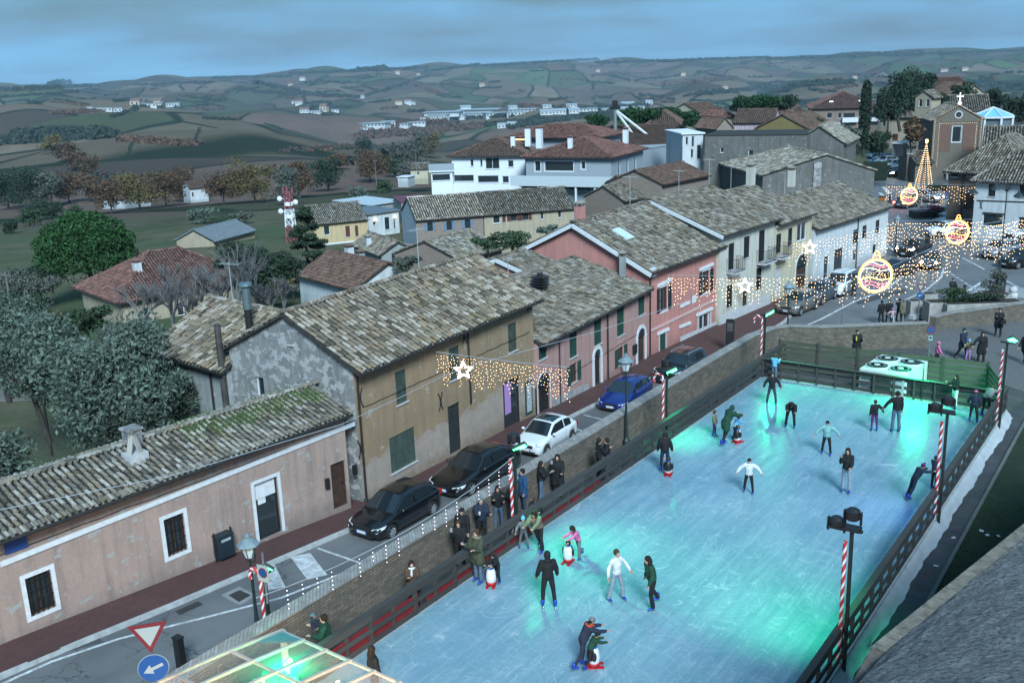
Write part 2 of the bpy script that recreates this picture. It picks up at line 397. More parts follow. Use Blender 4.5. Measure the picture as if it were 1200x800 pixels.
def paint_mat():
    t = NT('road_paint'); c = t.mix(t.ramp(t.noise(3.5, 8, .75), [(.42, 1.), (.6, .45)]), (.09, .095, .1), (.52, .55, .56)); return t.out(c, .7)
PAINT = paint_mat()
def line(pxs, w=.12, name='road_marking'): return ribbon(name, [G(*p) for p in pxs], w, PAINT, .006)
line([(0, 790 + 12), (60, 775), (140, 748), (245, 722), (330, 700), (420, 664), (500, 622), (620, 560), (705, 512), (745, 489)], .13)
for a, b in (((372, 642), (424, 660)), ((671, 501), (706, 513)), ((684, 486), (742, 500))): line([a, b], .12)
for a, b in (((352, 650), (372, 676)), ((310, 664), (322, 690))): line([a, b], .75, 'road_marking')
line([(860, 416), (893, 392), (922, 376)], .15); line([(905, 398), (962, 374), (1000, 354), (1040, 338), (1056, 325), (1061, 312), (1054, 298), (1040, 288)], .2)
for a, b in (((900, 401), (918, 394)), ((922, 397), (958, 384)), ((1130, 344), (1150, 331)), ((1150, 331), (1160, 333)), ((1138, 345), (1155, 334))): line([a, b], .3)
line([(1060, 352), (1085, 340), (1103, 325), (1106, 314)], .18)
for k in range(7): line([(1110 + 9 * k * .55, 318 + 3.2 * k), (1114 + 9 * k * .55, 320 + 3.2 * k)], .15)
line([(1128, 302), (1200, 340)], .16); line([(1038, 245), (1050, 238), (1060, 233)], .3); line([(1035, 219), (1043, 228)], .5); line([(1031, 226), (1039, 234)], .5)
line([(1052, 226), (1060, 222), (1078, 219), (1100, 219), (1114, 224), (1116, 231), (1108, 236)], .25)
slope_sheet('traffic_island', [tuple(G(*p).xy) for p in ((1158, 333), (1215, 341), (1215, 350), (1138, 345))], mat('island_paving', (.24, .25, .25), .85, .2, 1, .2), .12, .3)
# blue bays in the car park, manhole
slope_sheet('road_marking', [tuple(G(*p).xy) for p in ((1016, 186), (1034, 183), (1040, 190), (1028, 194))], mat('blue_paint', (.03, .2, .42), .7), .02)
mh = slope_sheet('drain_cover', [tuple(G(*p).xy) for p in ((268, 697), (281, 691), (294, 697), (280, 705))], mat('cast_iron', (.03, .03, .03), .5, .2, 20, .5, 30), .01, .01)
slope_sheet('drain_surround', [tuple(G(*p).xy) for p in ((259, 697), (280, 687), (301, 697), (281, 709))], mat('concrete_patch', (.2, .21, .21), .9, .2, 5, .2), .004)

for i, q in enumerate((((60, 748), (110, 735), (120, 752), (70, 766)), ((520, 604), (560, 588), (572, 598), (532, 616)), ((905, 388), (930, 379), (940, 385), (914, 394)), ((1000, 352), (1060, 338), (1064, 342), (1006, 357)))):
    slope_sheet('asphalt_patch', [tuple(G(*p).xy) for p in q], mat('fresh_asphalt', (.05, .054, .057), .7, .2, 2, .2, 60), .003)
slope_sheet('drain_grating', [tuple(G(*p).xy) for p in ((205, 716), (232, 704), (238, 708), (211, 720))], mat('cast_iron', (.03, .03, .03), .5, .2, 20, .5, 30), .006)
# terrace round the rink
DARKA = mat('path_asphalt', (.045, .050, .053), .8, .35, 1.2, .3, 60)
mb = MB(); mb.prism([(-21.3, -8), (2.2, -8), (2.2, 60), (-13.3, 60.8), (-18.5, 57.1), (-20.2, 56.5), (-20.9, 55.5), (-21.3, 53.4)], -5, TER); o = mb.build('rink_ground', mat('rink_ground_gravel', (.06, .062, .062), .9, .3, 1.5, .4, 30)); o['kind'] = 'structure'
def Tm(px, py, dz=0): return P(px, py, TER + dz)
mb = MB(); mb.prism([(-13.4, 60.7), (-14.3, 65.0), (-9.6, 70), (-2, 78), (30, 100), (40, 44), (8, 34), (-3, 48), (-7.2, 54.5), (-12.2, 58.2)], -3.5, TER + .02)
o = mb.build('paved_ramp', COBB); o['kind'] = 'structure'
k0, k1 = P(1152.7, 580, TER), P(1084, 706.5, TER)
dk = (k0 - k1).normalized(); ka = k1 - dk * 14; kb = k0 + dk * 16
mb = MB(); mb.add([(-7.3, 2, TER + .006), (ka.x, ka.y, TER + .006), (kb.x, kb.y, TER + .006), (-7.3, 50.3, TER + .006)], [(0, 1, 2, 3)])
o = mb.build('path', DARKA); o['kind'] = 'structure'
mb = MB(); mb.bar(ka + Vector((.07, 0, .03)), kb + Vector((.07, 0, .03)), .12, .1); o = mb.build('path_edging', mat('edging', (.1, .11, .1), .9, .2)); o['kind'] = 'structure'
mb = MB(); mb.prism([(ka.x + .12, ka.y), (30, ka.y), (30, 40), (kb.x + .12, kb.y)], -2, TER + .02)
o = mb.build('lawn_ground', mat('lawn_soil', (.012, .022, .010), 1, .4, 2, .5, 40)); o['kind'] = 'structure'
# grass blades
n = 26000; gx = RNG.uniform(0, 1, n); gy = RNG.uniform(10, 40, n)
ex = ka.x + (kb.x - ka.x) * (gy - ka.y) / (kb.y - ka.y) + .15; gx = ex + gx ** 1.3 * 7
hh = RNG.uniform(.03, .09, n); an = RNG.uniform(0, 6.28, n); wx = .012
v = np.stack([np.stack([gx - wx * np.cos(an), gy - wx * np.sin(an), np.full(n, TER + .02)], -1), np.stack([gx + wx * np.cos(an), gy + wx * np.sin(an), np.full(n, TER + .02)], -1),
              np.stack([gx + RNG.normal(0, .03, n), gy + RNG.normal(0, .03, n), TER + .02 + hh], -1)], 1).reshape(-1, 3)
mb = MB(); mb.addarr(v, np.arange(3 * n).reshape(-1, 3)); o = mb.build('lawn_grass', mat('grass_blades', (.03, .07, .02), .9, .4, 1.5, island=.5)); o['kind'] = 'stuff'
# scraps of paper on the grass
for i, (x, y) in enumerate(((1150, 622), (1157, 627), (1170, 628), (1097, 663), (1117, 630))):
    p = Tm(x, y, .05); mb = MB(); mb.box(-.07, .07, -.04, .05, 0, .03); o = mb.build('paper_scrap', mat('paper', (.6, .62, .62), .8)); o.location = p; o.rotation_euler = (0.2, 0.1, i)
    tag(o, 'small scrap of white litter dropped beside the rink path', 'litter', 'litter scraps by the path')

# ------------------------------------------------------------------ ice
def ice_mat():
    t = NT('ice'); co = t.co()
    s1 = t.noise(1.0, 8, .7, t.co((3.2, .16, 1)), .4); s2 = t.noise(1.0, 8, .7, t.co((6, .5, 1), rot=(0, 0, .18)), .6)
    cl_ = t.noise(.22, 5, .6)
    c = t.mix(t.ramp(cl_, [(.35, 0.), (.65, 1.)]), (.125, .235, .30), (.205, .33, .385))
    c = t.mix(t.ramp(s1, [(.42, 0.), (.62, .6)]), c, (.085, .20, .26))
    c = t.mix(t.ramp(s2, [(.55, 0.), (.72, .5)]), c, (.33, .43, .47))
    sc = None
    for k, (rt, scl) in enumerate((((0, 0, .3), 9), ((0, 0, 1.4), 7), ((0, 0, 2.5), 8))):
        w = t.noise(1.0, 3, .5, t.co((scl, .25, 1), rot=rt), 1.2)
        f = t.ramp(w, [(.497, 0.), (.5, .5), (.503, 0.)]); c = t.mix(f, c, (.45, .52, .55))
    vr = t.n('ShaderNodeVectorMath', {0: co, 1: t.n('ShaderNodeVectorMath', {0: t.n('ShaderNodeTexNoise', {'Vector': co, 'Scale': .35, 'Detail': 2}).outputs['Color'], 1: (6, 6, 0)}, operation='MULTIPLY').outputs[0]}, operation='ADD').outputs[0]
    for sc_ in (1.3, 2.1): e_ = t.n('ShaderNodeTexVoronoi', {'Vector': vr, 'Scale': sc_}, feature='DISTANCE_TO_EDGE').outputs['Distance']; c = t.mix(t.math('MULTIPLY', t.ramp(e_, [(.0, 1.), (.012, 0.)]), t.math('MULTIPLY', cl_, .7)), c, (.55, .62, .65))
    c = t.mix(t.ramp(t.noise(1.1, 9, .8), [(.56, 0.), (.68, .5)]), c, (.52, .60, .63))
    t.bump(t.noise(5, 6, .6), .12, .02)
    t.b.inputs['Coat Weight'].default_value = .25; t.b.inputs['Coat Roughness'].default_value = .12
    return t.out(c, t.ramp(s1, [(.3, .22), (.7, .45)]), 0, .45)
mb = MB(); mb.box(XL - .25, XR + .25, Y0, Y1 + .3, TER, -.02); o = mb.build('rink_platform', mat('platform', (.3, .32, .33), .8)); o['kind'] = 'structure'
mb = MB(); mb.box(XL, XR, Y0, Y1, -.016, 0); o = mb.build('ice', ice_mat()); o['kind'] = 'structure'
# ================================================================== RINK FENCES, WALLS
def wood(name, a, b):
    t = NT(name); c = t.mix(t.ramp(t.noise(1, 6, .7, t.co((.6, .6, 8))), [(.35, 0.), (.7, 1.)]), a, b)
    r = t.n('ShaderNodeNewGeometry').outputs['Random Per Island']; c = t.mix(.35, c, t.ramp(r, [(0, mul(a, .5)), (1, mul(b, 1.5))]))
    t.bump(t.noise(8, 5, .7), .3, .01); return t.out(c, .75, 0, .3)
DWOOD = wood('dark_fence_wood', (.030, .030, .030), (.055, .052, .048)); OWOOD = wood('green_lit_wood', (.035, .040, .030), (.085, .085, .065))  # green lamp cast on the planks is put into the second wood's colour
REDM = mat('red_banner', (.16, .012, .016), .75, .25, 2)
def fence_run(a, b, h, name, label, mat_, rails=((.04, .19), (.40, .55), (.78, 1.0)), step=2.0, inner=-1, cap=True, red=None, half=True):
    """a and b in plan; post faces, horizontal boards, cap board"""
    a = Vector((*a, 0)); b = Vector((*b, 0)); Ln = (b - a).length; d = (b - a).normalized(); nn = Vector((-d.y, d.x, 0)) * inner
    root = empty('fence', a, math.atan2(d.y, d.x), label, 'fence')
    s = inner
    n = max(1, round(Ln / step))
    for i in range(n + 1):
        x = Ln * i / n; mb = MB(); mb.box(x - .05, x + .05, -.05, .05, TER, h - .01); mb.build('post', mat_, root)
        if half and i < n:
            x += Ln / n / 2; mb = MB(); mb.box(x - .045, x + .045, -.04, .04, -.15, h - .06); mb.build('post', mat_, root)
    for z0, z1 in rails:
        m = MB(); x = 0
        while x < Ln - .01:
            e = min(Ln, x + 4.0); m.box(x + .004, e - .004, .055 * s, .09 * s, z0 * h, z1 * h); x = e
        m.build('rail_board', mat_, root)
    if cap: mb = MB(); mb.box(-.03, Ln + .03, -.10, .10, h, h + .035); mb.build('cap_board', mat_, root)
    return root
f1 = fence_run((XL - .12, 3), (XL - .12, 52.9), 1.02, 'fence', 'long dark timber rink fence along the brick wall with red band behind it', DWOOD, inner=-1)
mb = MB(); mb.box(0, 18.2, .056, .07, .03, .60); mb.build('red_banner', REDM, f1); mb = MB(); mb.box(18.6, 29.5, .056, .07, .03, .42); mb.build('red_banner', REDM, f1)
f2 = fence_run((XR + .12, 3), (XR + .12, 50.0), 1.05, 'fence', 'dark open timber rink fence on the grass side above the white tarpaulin', DWOOD, inner=-1)
f3 = fence_run((XL, Y1 + .12), (XR, Y1 + .12), 1.0, 'fence', 'dark timber barrier closing the far end of the ice before the chiller', DWOOD, rails=((.06, .2), (.4, .56), (.78, 1.)), inner=1)
mb = MB(); Lx = XR - XL; mb.box(5.6, 9.4, .1, .13, .08, .95); mb.build('dark_panel', mat('dark_sheet', (.02, .03, .028), .6), f3)
# tall plank enclosure behind the chiller
def plank_fence(a, b, h, label):
    a = Vector((*a, 0)); b = Vector((*b, 0)); Ln = (b - a).length; d = (b - a).normalized()
    root = empty('plank_fence', a, math.atan2(d.y, d.x), label, 'fence')
    n = max(1, round(Ln / 2.2))
    for i in range(n + 1):
        mb = MB(); x = Ln * i / n; mb.box(x - .06, x + .06, -.09, -.03, TER, h + .03); mb.build('post', DWOOD, root)
    for k in range(6):
        z0 = -.3 + k * (h + .3) / 6; mb = MB(); mb.box(0, Ln, -.025, .01, z0, z0 + (h + .3) / 6 - .06); mb.build('plank', OWOOD, root)
    return root
_a, _b, _c = P(953, 402, 1.35), P(1159, 424, 1.35), P(1177, 451, 1.2)
plank_fence((XL - .2, _a.y), (_b.x, _b.y), 1.35, 'tall greenish plank fence behind the chiller facing the paved ramp')
plank_fence((_b.x + .03, _b.y - .02), (_c.x, _c.y), 1.25, 'short greenish plank fence closing the right end of the chiller yard')
# white tarpaulin skirt hung outside the right fence
mb = MB(); ny = 180; cols = []
yy = np.linspace(4, 50.0, ny)
for y in yy:
    w1 = .05 * math.sin(y * 1.1) + .04 * math.sin(y * 3.1 + 1) + .03 * math.sin(y * 7.3); w2 = .10 * math.sin(y * 2.3 + 2) + .10 * math.sin(y * 6.1)
    cols.append([(XR + .20, y, -.03), (XR + .27 + .03 * math.sin(y * 9), y, -.12 + .03 * w1), (XR + .42 + .35 * w2, y, -.26), (XR + .48 + .5 * w1, y, TER + .05 + .1 * abs(w2)), (XR + .56 + .7 * w1, y, TER + .025)])
V = np.array(cols).reshape(-1, 3); idx = np.arange(ny * 5).reshape(ny, 5)
mb.addarr(V, np.stack([idx[:-1, :-1], idx[:-1, 1:], idx[1:, 1:], idx[1:, :-1]], -1).reshape(-1, 4))
o = mb.build('tarpaulin', mat('white_tarp', (.34, .37, .39), .55, .12, 2, .35, 6), None, True); tag(o, 'crumpled white tarpaulin skirt along the foot of the right fence', 'tarpaulin')

# brick retaining wall with stone coping
def brickmat(name, a, b, mort, sc=1.0, bw=.34):
    t = NT(name); g = t.co(); x = t.math('ADD', t.sep(g, 0), t.sep(g, 1)); cb = t.n('ShaderNodeCombineXYZ', {0: x, 1: t.sep(g, 2)}).outputs[0]
    br = t.n('ShaderNodeTexBrick', {'Vector': cb, 'Color1': a, 'Color2': b, 'Mortar': mort, 'Scale': sc, 'Mortar Size': .016, 'Brick Width': bw, 'Row Height': .10, 'Bias': 0.0})
    c = t.mix(t.ramp(t.noise(2.2, 8, .7), [(.4, 0.), (.7, .75)]), br.outputs['Color'], mul(mort, .7)); c = t.mix(t.ramp(t.noise(14, 4, .7), [(.35, .5), (.6, 0.)]), c, mul(a, .4))
    t.bump(t.math('ADD', t.math('MULTIPLY', br.outputs['Fac'], -.6), t.noise(20, 5, .7)), .7, .03); return t.out(c, .92, 0, .2)
BRW = brickmat('old_brick', (.24, .19, .145), (.12, .10, .085), (.09, .088, .08)); COPE = brickmat('coping_brick', (.38, .36, .33), (.27, .26, .245), (.19, .19, .18), 1, .15)
def wall_path(name, pts, th, z0, z1, label, cope=.06, m=BRW, mc=COPE, cat='wall'):
    root = empty(name, (pts[0][0], pts[0][1], z0), 0, label, cat); o_ = Vector((pts[0][0], pts[0][1], z0))
    q = [Vector((p[0], p[1], 0)) for p in pts]; zt = [p[2] if len(p) > 2 else z1 for p in pts]
    def off(i, w):
        d = (q[min(i + 1, len(q) - 1)] - q[max(i - 1, 0)]).normalized(); return q[i] + Vector((-d.y, d.x, 0)) * w
    for nm, w, a0, a1, mm in (('brickwork', th / 2, None, 0, m), ('coping', th / 2 + .05, 0, cope, mc)):
        mb = MB(); n = len(q); vs = []
        for i in range(n):
            for s_ in (1, -1):
                p = off(i, w * s_)
                for zz in ((z0 if a0 is None else zt[i]), zt[i] + a1): vs.append((p.x - o_.x, p.y - o_.y, zz - o_.z))
        fs = []
        for i in range(n - 1):
            a, b = i * 4, i * 4 + 4
            fs += [(a, b, b + 1, a + 1), (a + 2, a + 3, b + 3, b + 2), (a + 1, b + 1, b + 3, a + 3), (a, a + 2, b + 2, b)]
        e = (n - 1) * 4; fs += [(0, 1, 3, 2), (e, e + 2, e + 3, e + 1)]
        mb.add(vs, fs); mb.build(nm, mm, root)
    return root
wall_path('brick_wall', [(-21.25, 6), (-21.25, 20), (-21.28, 35), (-21.35, 48), (-21.3, 53.5), (-20.9, 55.6), (-20.2, 56.6), (-18.5, 57.2), (-13.4, 60.9)], .46, -4.0, .97, 'old brick wall with pale coping between the rink and the street')
w2 = [Vector((*P(x, y, -.45).xy, z)) for x, y, z in ((1092, 387, .38), (1100, 384.5, .42), (1120, 382.5, .5), (1150, 380, .58), (1180, 377, .66), (1235, 371, .8))]
wall_path('brick_wall', [(p.x, p.y, p.z) for p in w2], .42, -4.0, 1.2, 'curved brick parapet above the paved ramp on the right')

# the massive stone scarp under the viewpoint
def scarp():
    t = NT('rough_stone'); c = t.mix(t.ramp(t.noise(1.2, 8, .7), [(.3, 0.), (.7, 1.)]), (.15, .152, .15), (.28, .28, .275))
    v = t.n('ShaderNodeTexVoronoi', {'Vector': t.co((1, 1, 1.5)), 'Scale': 9}).outputs['Distance']
    c = t.mix(t.ramp(t.noise(10, 8, .75), [(.38, .8), (.55, 0.)]), c, (.045, .048, .05)); c = t.mix(t.ramp(t.noise(25, 4, .7), [(.55, 0.), (.75, .6)]), c, (.30, .31, .32))
    t.bump(t.math('ADD', t.noise(9, 8, .75), t.math('MULTIPLY', v, .6)), 1.0, .12); return t.out(c, .95, 0, .2)
def _sc():
    z = 6.0; e0 = P(1021, 757, z); e1 = P(1199, 614, z); d = (e1 - e0).normalized(); e2 = e1 + d * 14
    f0 = P(995, 803, z); dl = (f0 - e0).normalized(); f1_ = e0 + dl * 9; nn = Vector((-d.y, d.x, 0))
    if nn.dot(CAM - e0) < 0: nn = -nn
    root = empty('stone_bastion', (e0.x, e0.y, -1), 0, 'massive rough stone bastion top at the lower right corner', 'bastion wall')
    def blk(i0, i1, zz): pass
    th = .26
    a, b, c_, d_ = e0, e2, e2 + nn * 12, f1_ + Vector((0, 0, 0))
    ins0 = e0 + nn * th + d * .1; ins1 = e2 + nn * th
    mb = MB(); nu, nv = 60, 30; vs = []
    for i in range(nu + 1):
        for j in range(nv + 1):
            u, v_ = i / nu, j / nv; p = (ins0.lerp(ins1, u)).lerp(f1_.lerp(e2 + nn * 12, u), v_)
            vs.append((p.x - e0.x, p.y - e0.y, z + 1 + v_ * 1.6 + random.uniform(-.02, .02)))
    idx = np.arange((nu + 1) * (nv + 1)).reshape(nu + 1, nv + 1)
    mb.addarr(np.array(vs), np.stack([idx[:-1, :-1], idx[1:, :-1], idx[1:, 1:], idx[:-1, 1:]], -1).reshape(-1, 4))
    mb.build('sloping_top', scarp(), root)
    mb = MB(); P_ = lambda p, zz: (p.x - e0.x, p.y - e0.y, zz)
    mb.add([P_(e0, 0), P_(e2, 0), P_(f1_, 0), P_(e0, z + .96), P_(e2, z + .96), P_(f1_, z + .96), P_(e2 + nn * 12, 0), P_(e2 + nn * 12, z + .96)], [(0, 1, 4, 3), (2, 0, 3, 5), (1, 6, 7, 4), (6, 2, 5, 7), (3, 4, 7, 5)])
    mb.build('wall_body', BRW, root)
    mb = MB()
    L1 = (e2 - e0).length; k = 0; x = 0
    while x < L1:
        w = .11; p0 = e0 + d * x; mb.hexa([P_(p0, z + .965), P_(p0 + d * w, z + .965), P_(p0 + d * w + nn * th, z + .965), P_(p0 + nn * th, z + .965), P_(p0, z + 1.0 + random.uniform(0, .015)), P_(p0 + d * w, z + 1.01), P_(p0 + d * w + nn * th, z + 1.01), P_(p0 + nn * th, z + 1.01)]); x += w + .012
    mb.build('coping', mat('edge_bricks', (.15, .135, .11), .9, .5, 4, .6, 30, island=.12), root)
_sc()
# ================================================================== BUILDINGS
GLASS = NT('window_glass').out((.02, .028, .032), .08, 0, .8)
GLASSW = emis('lit_glass', (1.0, .62, .28), .9)
IRON = mat('black_iron', (.015, .015, .016), .5, 0)
WHITE = mat('white_trim', (.52, .55, .57), .8, .12, 5, .1); STONEW = mat('pale_stone', (.38, .39, .40), .85, .2, 5, .2)
SH_G = mat('green_shutter', (.014, .048, .036), .6, .25, 3); SH_D = mat('dark_shutter', (.012, .014, .018), .6, .2, 3)
SH_OG = mat('faded_green_shutter', (.040, .060, .050), .7, .3, 3); SH_B = mat('blue_shutter', (.10, .17, .25), .7, .2); SH_R = mat('maroon_shutter', (.07, .022, .02), .7, .2)
BRN = mat('brown_door', (.045, .025, .018), .6, .3, 3); CU = mat('gutter_metal', (.035, .032, .030), .5, .3, 3, metal=.4)
def in_poly(px, py, poly):
    ins = np.zeros(len(px), bool); n = len(poly); j = n - 1
    for i in range(n):
        xi, yi = poly[i]; xj, yj = poly[j]
        c = ((yi > py) != (yj > py)) & (px < (xj - xi) * (py - yi) / ((yj - yi) or 1e-9) + xi); ins ^= c; j = i
    return ins
def roof_plane(mb, pts, ts=1.0, jit=1.0, under=None):
    """pts: coplanar polygon, pts[0]->pts[1] is the eave. adds barrel tiles to mb and a slab to under"""
    pts = [Vector(p) for p in pts]; e = (pts[1] - pts[0]).normalized()
    n = e.cross(pts[2] - pts[1]).normalized()
    if n.z < 0: n = -n
    s = n.cross(e).normalized()
    if s.z < 0: s = -s
    if under is not None: under.extr([p - n * .10 for p in pts], n * .09)
    o = pts[0]; loc = [((p - o).dot(e), (p - o).dot(s)) for p in pts]
    x0 = min(l[0] for l in loc); x1 = max(l[0] for l in loc); y1 = max(l[1] for l in loc)
    dx, dy = .25 * ts, .33 * ts
    gx, gy = np.meshgrid(np.arange(x0 + dx / 2, x1, dx), np.arange(-.04, y1 - dy * .4, dy)); gx = gx.ravel(); gy = gy.ravel()
    k = in_poly(gx, gy + dy / 2, loc); gx = gx[k]; gy = gy[k]; m = len(gx)
    if not m: return
    gx = gx + RNG.normal(0, .006 * jit * ts, m); gy = gy + RNG.normal(0, .022 * jit * ts, m)
    tw = RNG.normal(0, .02 * jit, m); lift = RNG.uniform(0, .018 * jit * ts, m); L_ = .44 * ts
    ang = np.linspace(0, math.pi, 5); vs = []
    for (yy, r, h) in ((0, .076 * ts, .07 * ts), (L_, .062 * ts, .02 * ts)):
        for a in ang:
            lx = -r * math.cos(a) + yy * tw; ly = yy + np.zeros(m); lz = r * math.sin(a) * 1.15 + h + lift
            X = gx + lx; Y = gy + ly
            vs.append(np.array(o) + np.outer(X, e) + np.outer(Y, s) + np.outer(lz, n))
    V = np.stack(vs, 1).reshape(-1, 3); b = np.arange(m)[:, None] * 10
    quads = np.concatenate([b + np.array([[i, i + 1, i + 6, i + 5]]) for i in range(4)]); mb.addarr(V, quads)
    mb.f += (b + np.array([[4, 3, 2, 1, 0]]) + (mb.n - 10 * m)).tolist(); mb.m += [0] * m
    # flat pan tiles in between, peeping past the eave
    xs = np.arange(x0 + dx, x1 - dx * .3, dx)
    for x in xs:
        if in_poly(np.array([x]), np.array([.05]), loc)[0]:
            a = o + e * (x - .06 * ts) - s * .1 * ts; c = o + e * (x + .06 * ts) - s * .1 * ts
            mb.add([a + n * .02, c + n * .02, c + s * .4 + n * .02, a + s * .4 + n * .02, a - n * .01, c - n * .01], [(0, 1, 2, 3), (4, 5, 1, 0)])
def ridge_tiles(mb, a, b, r=.13, step=.42):
    a = Vector(a); b = Vector(b); d = b - a; L_ = d.length; d.normalize(); sd_ = d.cross(Vector((0, 0, 1))).normalized(); u = sd_.cross(d)
    k = 0.0
    while k < L_ - .05:
        q = a + d * k; vs = []
        for t_, rr in ((0, r), (step * 1.12, r * .85)):
            for i in range(6):
                an = math.pi * i / 5; vs.append(q + d * t_ + sd_ * (-rr * math.cos(an)) + u * (rr * math.sin(an) * .8 + .02 + random.uniform(0, .01)))
        mb.add(vs, [(i, i + 1, i + 7, i + 6) for i in range(5)] + [(5, 4, 3, 2, 1, 0)]); k += step
UNDER = mat('roof_boards', (.028, .026, .023), .95, .4, 4, .3)
PLASTER_DARK = UNDER
class Bld:
    def __init__(s, name, label, A, B, depth, z0, ze, roof='gable_u', rise=1.6, ov=.35, og=.12, wall=None, tile=None, ts=1.0, rf=.5, cat='house', group=None, thick=.0, verge=None, jit=1.0, side_wall=None):
        s.A = Vector((A[0], A[1], 0)); s.B = Vector((B[0], B[1], 0)); s.L = (s.B - s.A).length; s.u = (s.B - s.A) / s.L; s.v = Vector((-s.u.y, s.u.x, 0))
        s.D = depth; s.z0 = z0; s.H = ze - z0; s.roof = roof; s.rise = rise; s.ov = ov; s.og = og; s.rf = rf; s.ts = ts; s.jit = jit
        s.wall = wall; s.tile = tile; s.verge = verge; s.side_wall = side_wall or wall
        s.root = empty(name, (s.A.x, s.A.y, z0), math.atan2(s.u.y, s.u.x), label, cat, group)
        s.holes = {'front': [], 'left': [], 'right': []}; s.todo = []
    def fr(s, face):
        return {'front': (Vector((0, 0, 0)), Vector((1, 0, 0)), Vector((0, -1, 0)), s.L), 'left': (Vector((0, 0, 0)), Vector((0, 1, 0)), Vector((-1, 0, 0)), s.D),
                'right': (Vector((s.L, 0, 0)), Vector((0, 1, 0)), Vector((1, 0, 0)), s.D)}[face]
    def wpt(s, q): return s.A + s.u * q[0] + s.v * q[1] + Vector((0, 0, s.z0 + q[2]))
    def pix(s, face, px, py, off=0.0):
        O, T_, N, _ = s.fr(face); Ow = s.wpt(O + N * off); Tw = s.u * T_.x + s.v * T_.y; Nw = s.u * N.x + s.v * N.y
        d = ray(px, py); t = (Ow - CAM).dot(Nw) / d.dot(Nw); p = CAM + d * t
        return (p - Ow).dot(Tw), p.z - s.z0
    def wp(s, face, px, py, off=0.0):
        t, z = s.pix(face, px, py, off); O, T_, N, _ = s.fr(face); return s.wpt(O + T_ * t + N * off + Vector((0, 0, z)))
    def fp(s, face, t, z, n=0.0):
        O, T_, N, _ = s.fr(face); return O + T_ * t + N * n + Vector((0, 0, z))
    def fbox(s, mb, face, t0, t1, z0, z1, n0, n1, mi=0):
        f = lambda t, n, z: s.fp(face, t, z, n)
        return mb.hexa([f(t0, n0, z0), f(t1, n0, z0), f(t1, n1, z0), f(t0, n1, z0), f(t0, n0, z1), f(t1, n0, z1), f(t1, n1, z1), f(t0, n1, z1)], mi)
    def rect(s, face, px):
        if len(px) == 4 and max(px) > 60:
            t0, z1 = s.pix(face, px[0], px[1]); t1, z0 = s.pix(face, px[2], px[3])
        else: t0, z0, t1, z1 = px
        if t0 > t1: t0, t1 = t1, t0
        return t0, max(z0, .02), t1, z1
    def win(s, face, px, kind='glass', sh=SH_G, sur=None, sw=.12, sill=True, name=None, leaves=2, lit=False, detail=True, door_m=BRN, label=None):
        t0, z0, t1, z1 = s.rect(face, px); rev = .16
        if z1 - z0 < .15 or t1 - t0 < .1: return None
        s.holes[face].append((t0, z0, t1, z1)); isdoor = kind in ('door', 'gdoor')
        nm = name or ('door' if isdoor else 'window'); w = t1 - t0
        fr = MB(); fw = min(.07, w * .12)
        s.fbox(fr, face, t0, t0 + fw, z0, z1, -rev, -rev + .07); s.fbox(fr, face, t1 - fw, t1, z0, z1, -rev, -rev + .07)
        s.fbox(fr, face, t0 + fw, t1 - fw, z1 - fw, z1, -rev, -rev + .07); s.fbox(fr, face, t0 + fw, t1 - fw, z0, z0 + fw, -rev, -rev + .07)
        if kind in ('glass', 'open', 'bars') and detail: s.fbox(fr, face, (t0 + t1) / 2 - .03, (t0 + t1) / 2 + .03, z0 + fw, z1 - fw, -rev + .005, -rev + .075)
        f = fr.build(nm, door_m if isdoor else (WHITE if kind == 'glass' else BRN), s.root)
        if label: f['label'] = label
        pn = MB()
        if kind == 'door':
            s.fbox(pn, face, t0 + fw, t1 - fw, z0 + fw, z1 - fw, -rev - .02, -rev + .03)
            for a in (0, 1):
                for b in (0, 1, 2):
                    hw = (w - 2 * fw) / 2; hh = (z1 - z0 - 2 * fw) / 3; x = t0 + fw + a * hw; y = z0 + fw + b * hh
                    s.fbox(pn, face, x + .06, x + hw - .06, y + .06, y + hh - .06, -rev + .031, -rev + .05)
            pn.build('door_leaf', door_m, f)
            mb = MB(); s.fbox(mb, face, t1 - fw - .14, t1 - fw - .08, z0 + .95, z0 + 1.05, -rev + .051, -rev + .1); mb.build('handle', IRON, f)
        elif kind == 'shut': pass
        else:
            s.fbox(pn, face, t0 + fw, t1 - fw, z0 + fw, z1 - fw, -rev, -rev + .02); pn.build('pane', GLASSW if lit else GLASS, f)
        if kind in ('shut', 'open'):
            n = leaves
            for k in range(n):
                if kind == 'shut': a = t0 + w * k / n + .014; b = t0 + w * (k + 1) / n - .014; n0 = -.07
                else:
                    a, b = ((t0 - w / 2 - .02, t0 - .02), (t1 + .02, t1 + w / 2 + .02))[k]; n0 = .015
                m = MB(); q = .05
                s.fbox(m, face, a, a + q, z0, z1, n0, n0 + .04); s.fbox(m, face, b - q, b, z0, z1, n0, n0 + .04)
                s.fbox(m, face, a + q, b - q, z1 - q, z1, n0, n0 + .04); s.fbox(m, face, a + q, b - q, z0, z0 + q, n0, n0 + .04); s.fbox(m, face, a + q, b - q, (z0 + z1) / 2 - .03, (z0 + z1) / 2 + .03, n0, n0 + .04)
                if detail:
                    z = z0 + q
                    while z < z1 - q - .03:
                        p = [s.fp(face, a + q, z, n0 + .038), s.fp(face, b - q, z, n0 + .038), s.fp(face, b - q, z + .05, n0 - .02), s.fp(face, a + q, z + .05, n0 - .02)]
                        m.add(p, [(0, 1, 2, 3)]); z += .085
                    s.fbox(m, face, a + q, b - q, z0 + q, z1 - q, n0 - .03, n0 - .026)
                else: s.fbox(m, face, a + q, b - q, z0 + q, z1 - q, n0, n0 + .02)
                m.build('shutter', sh, f)
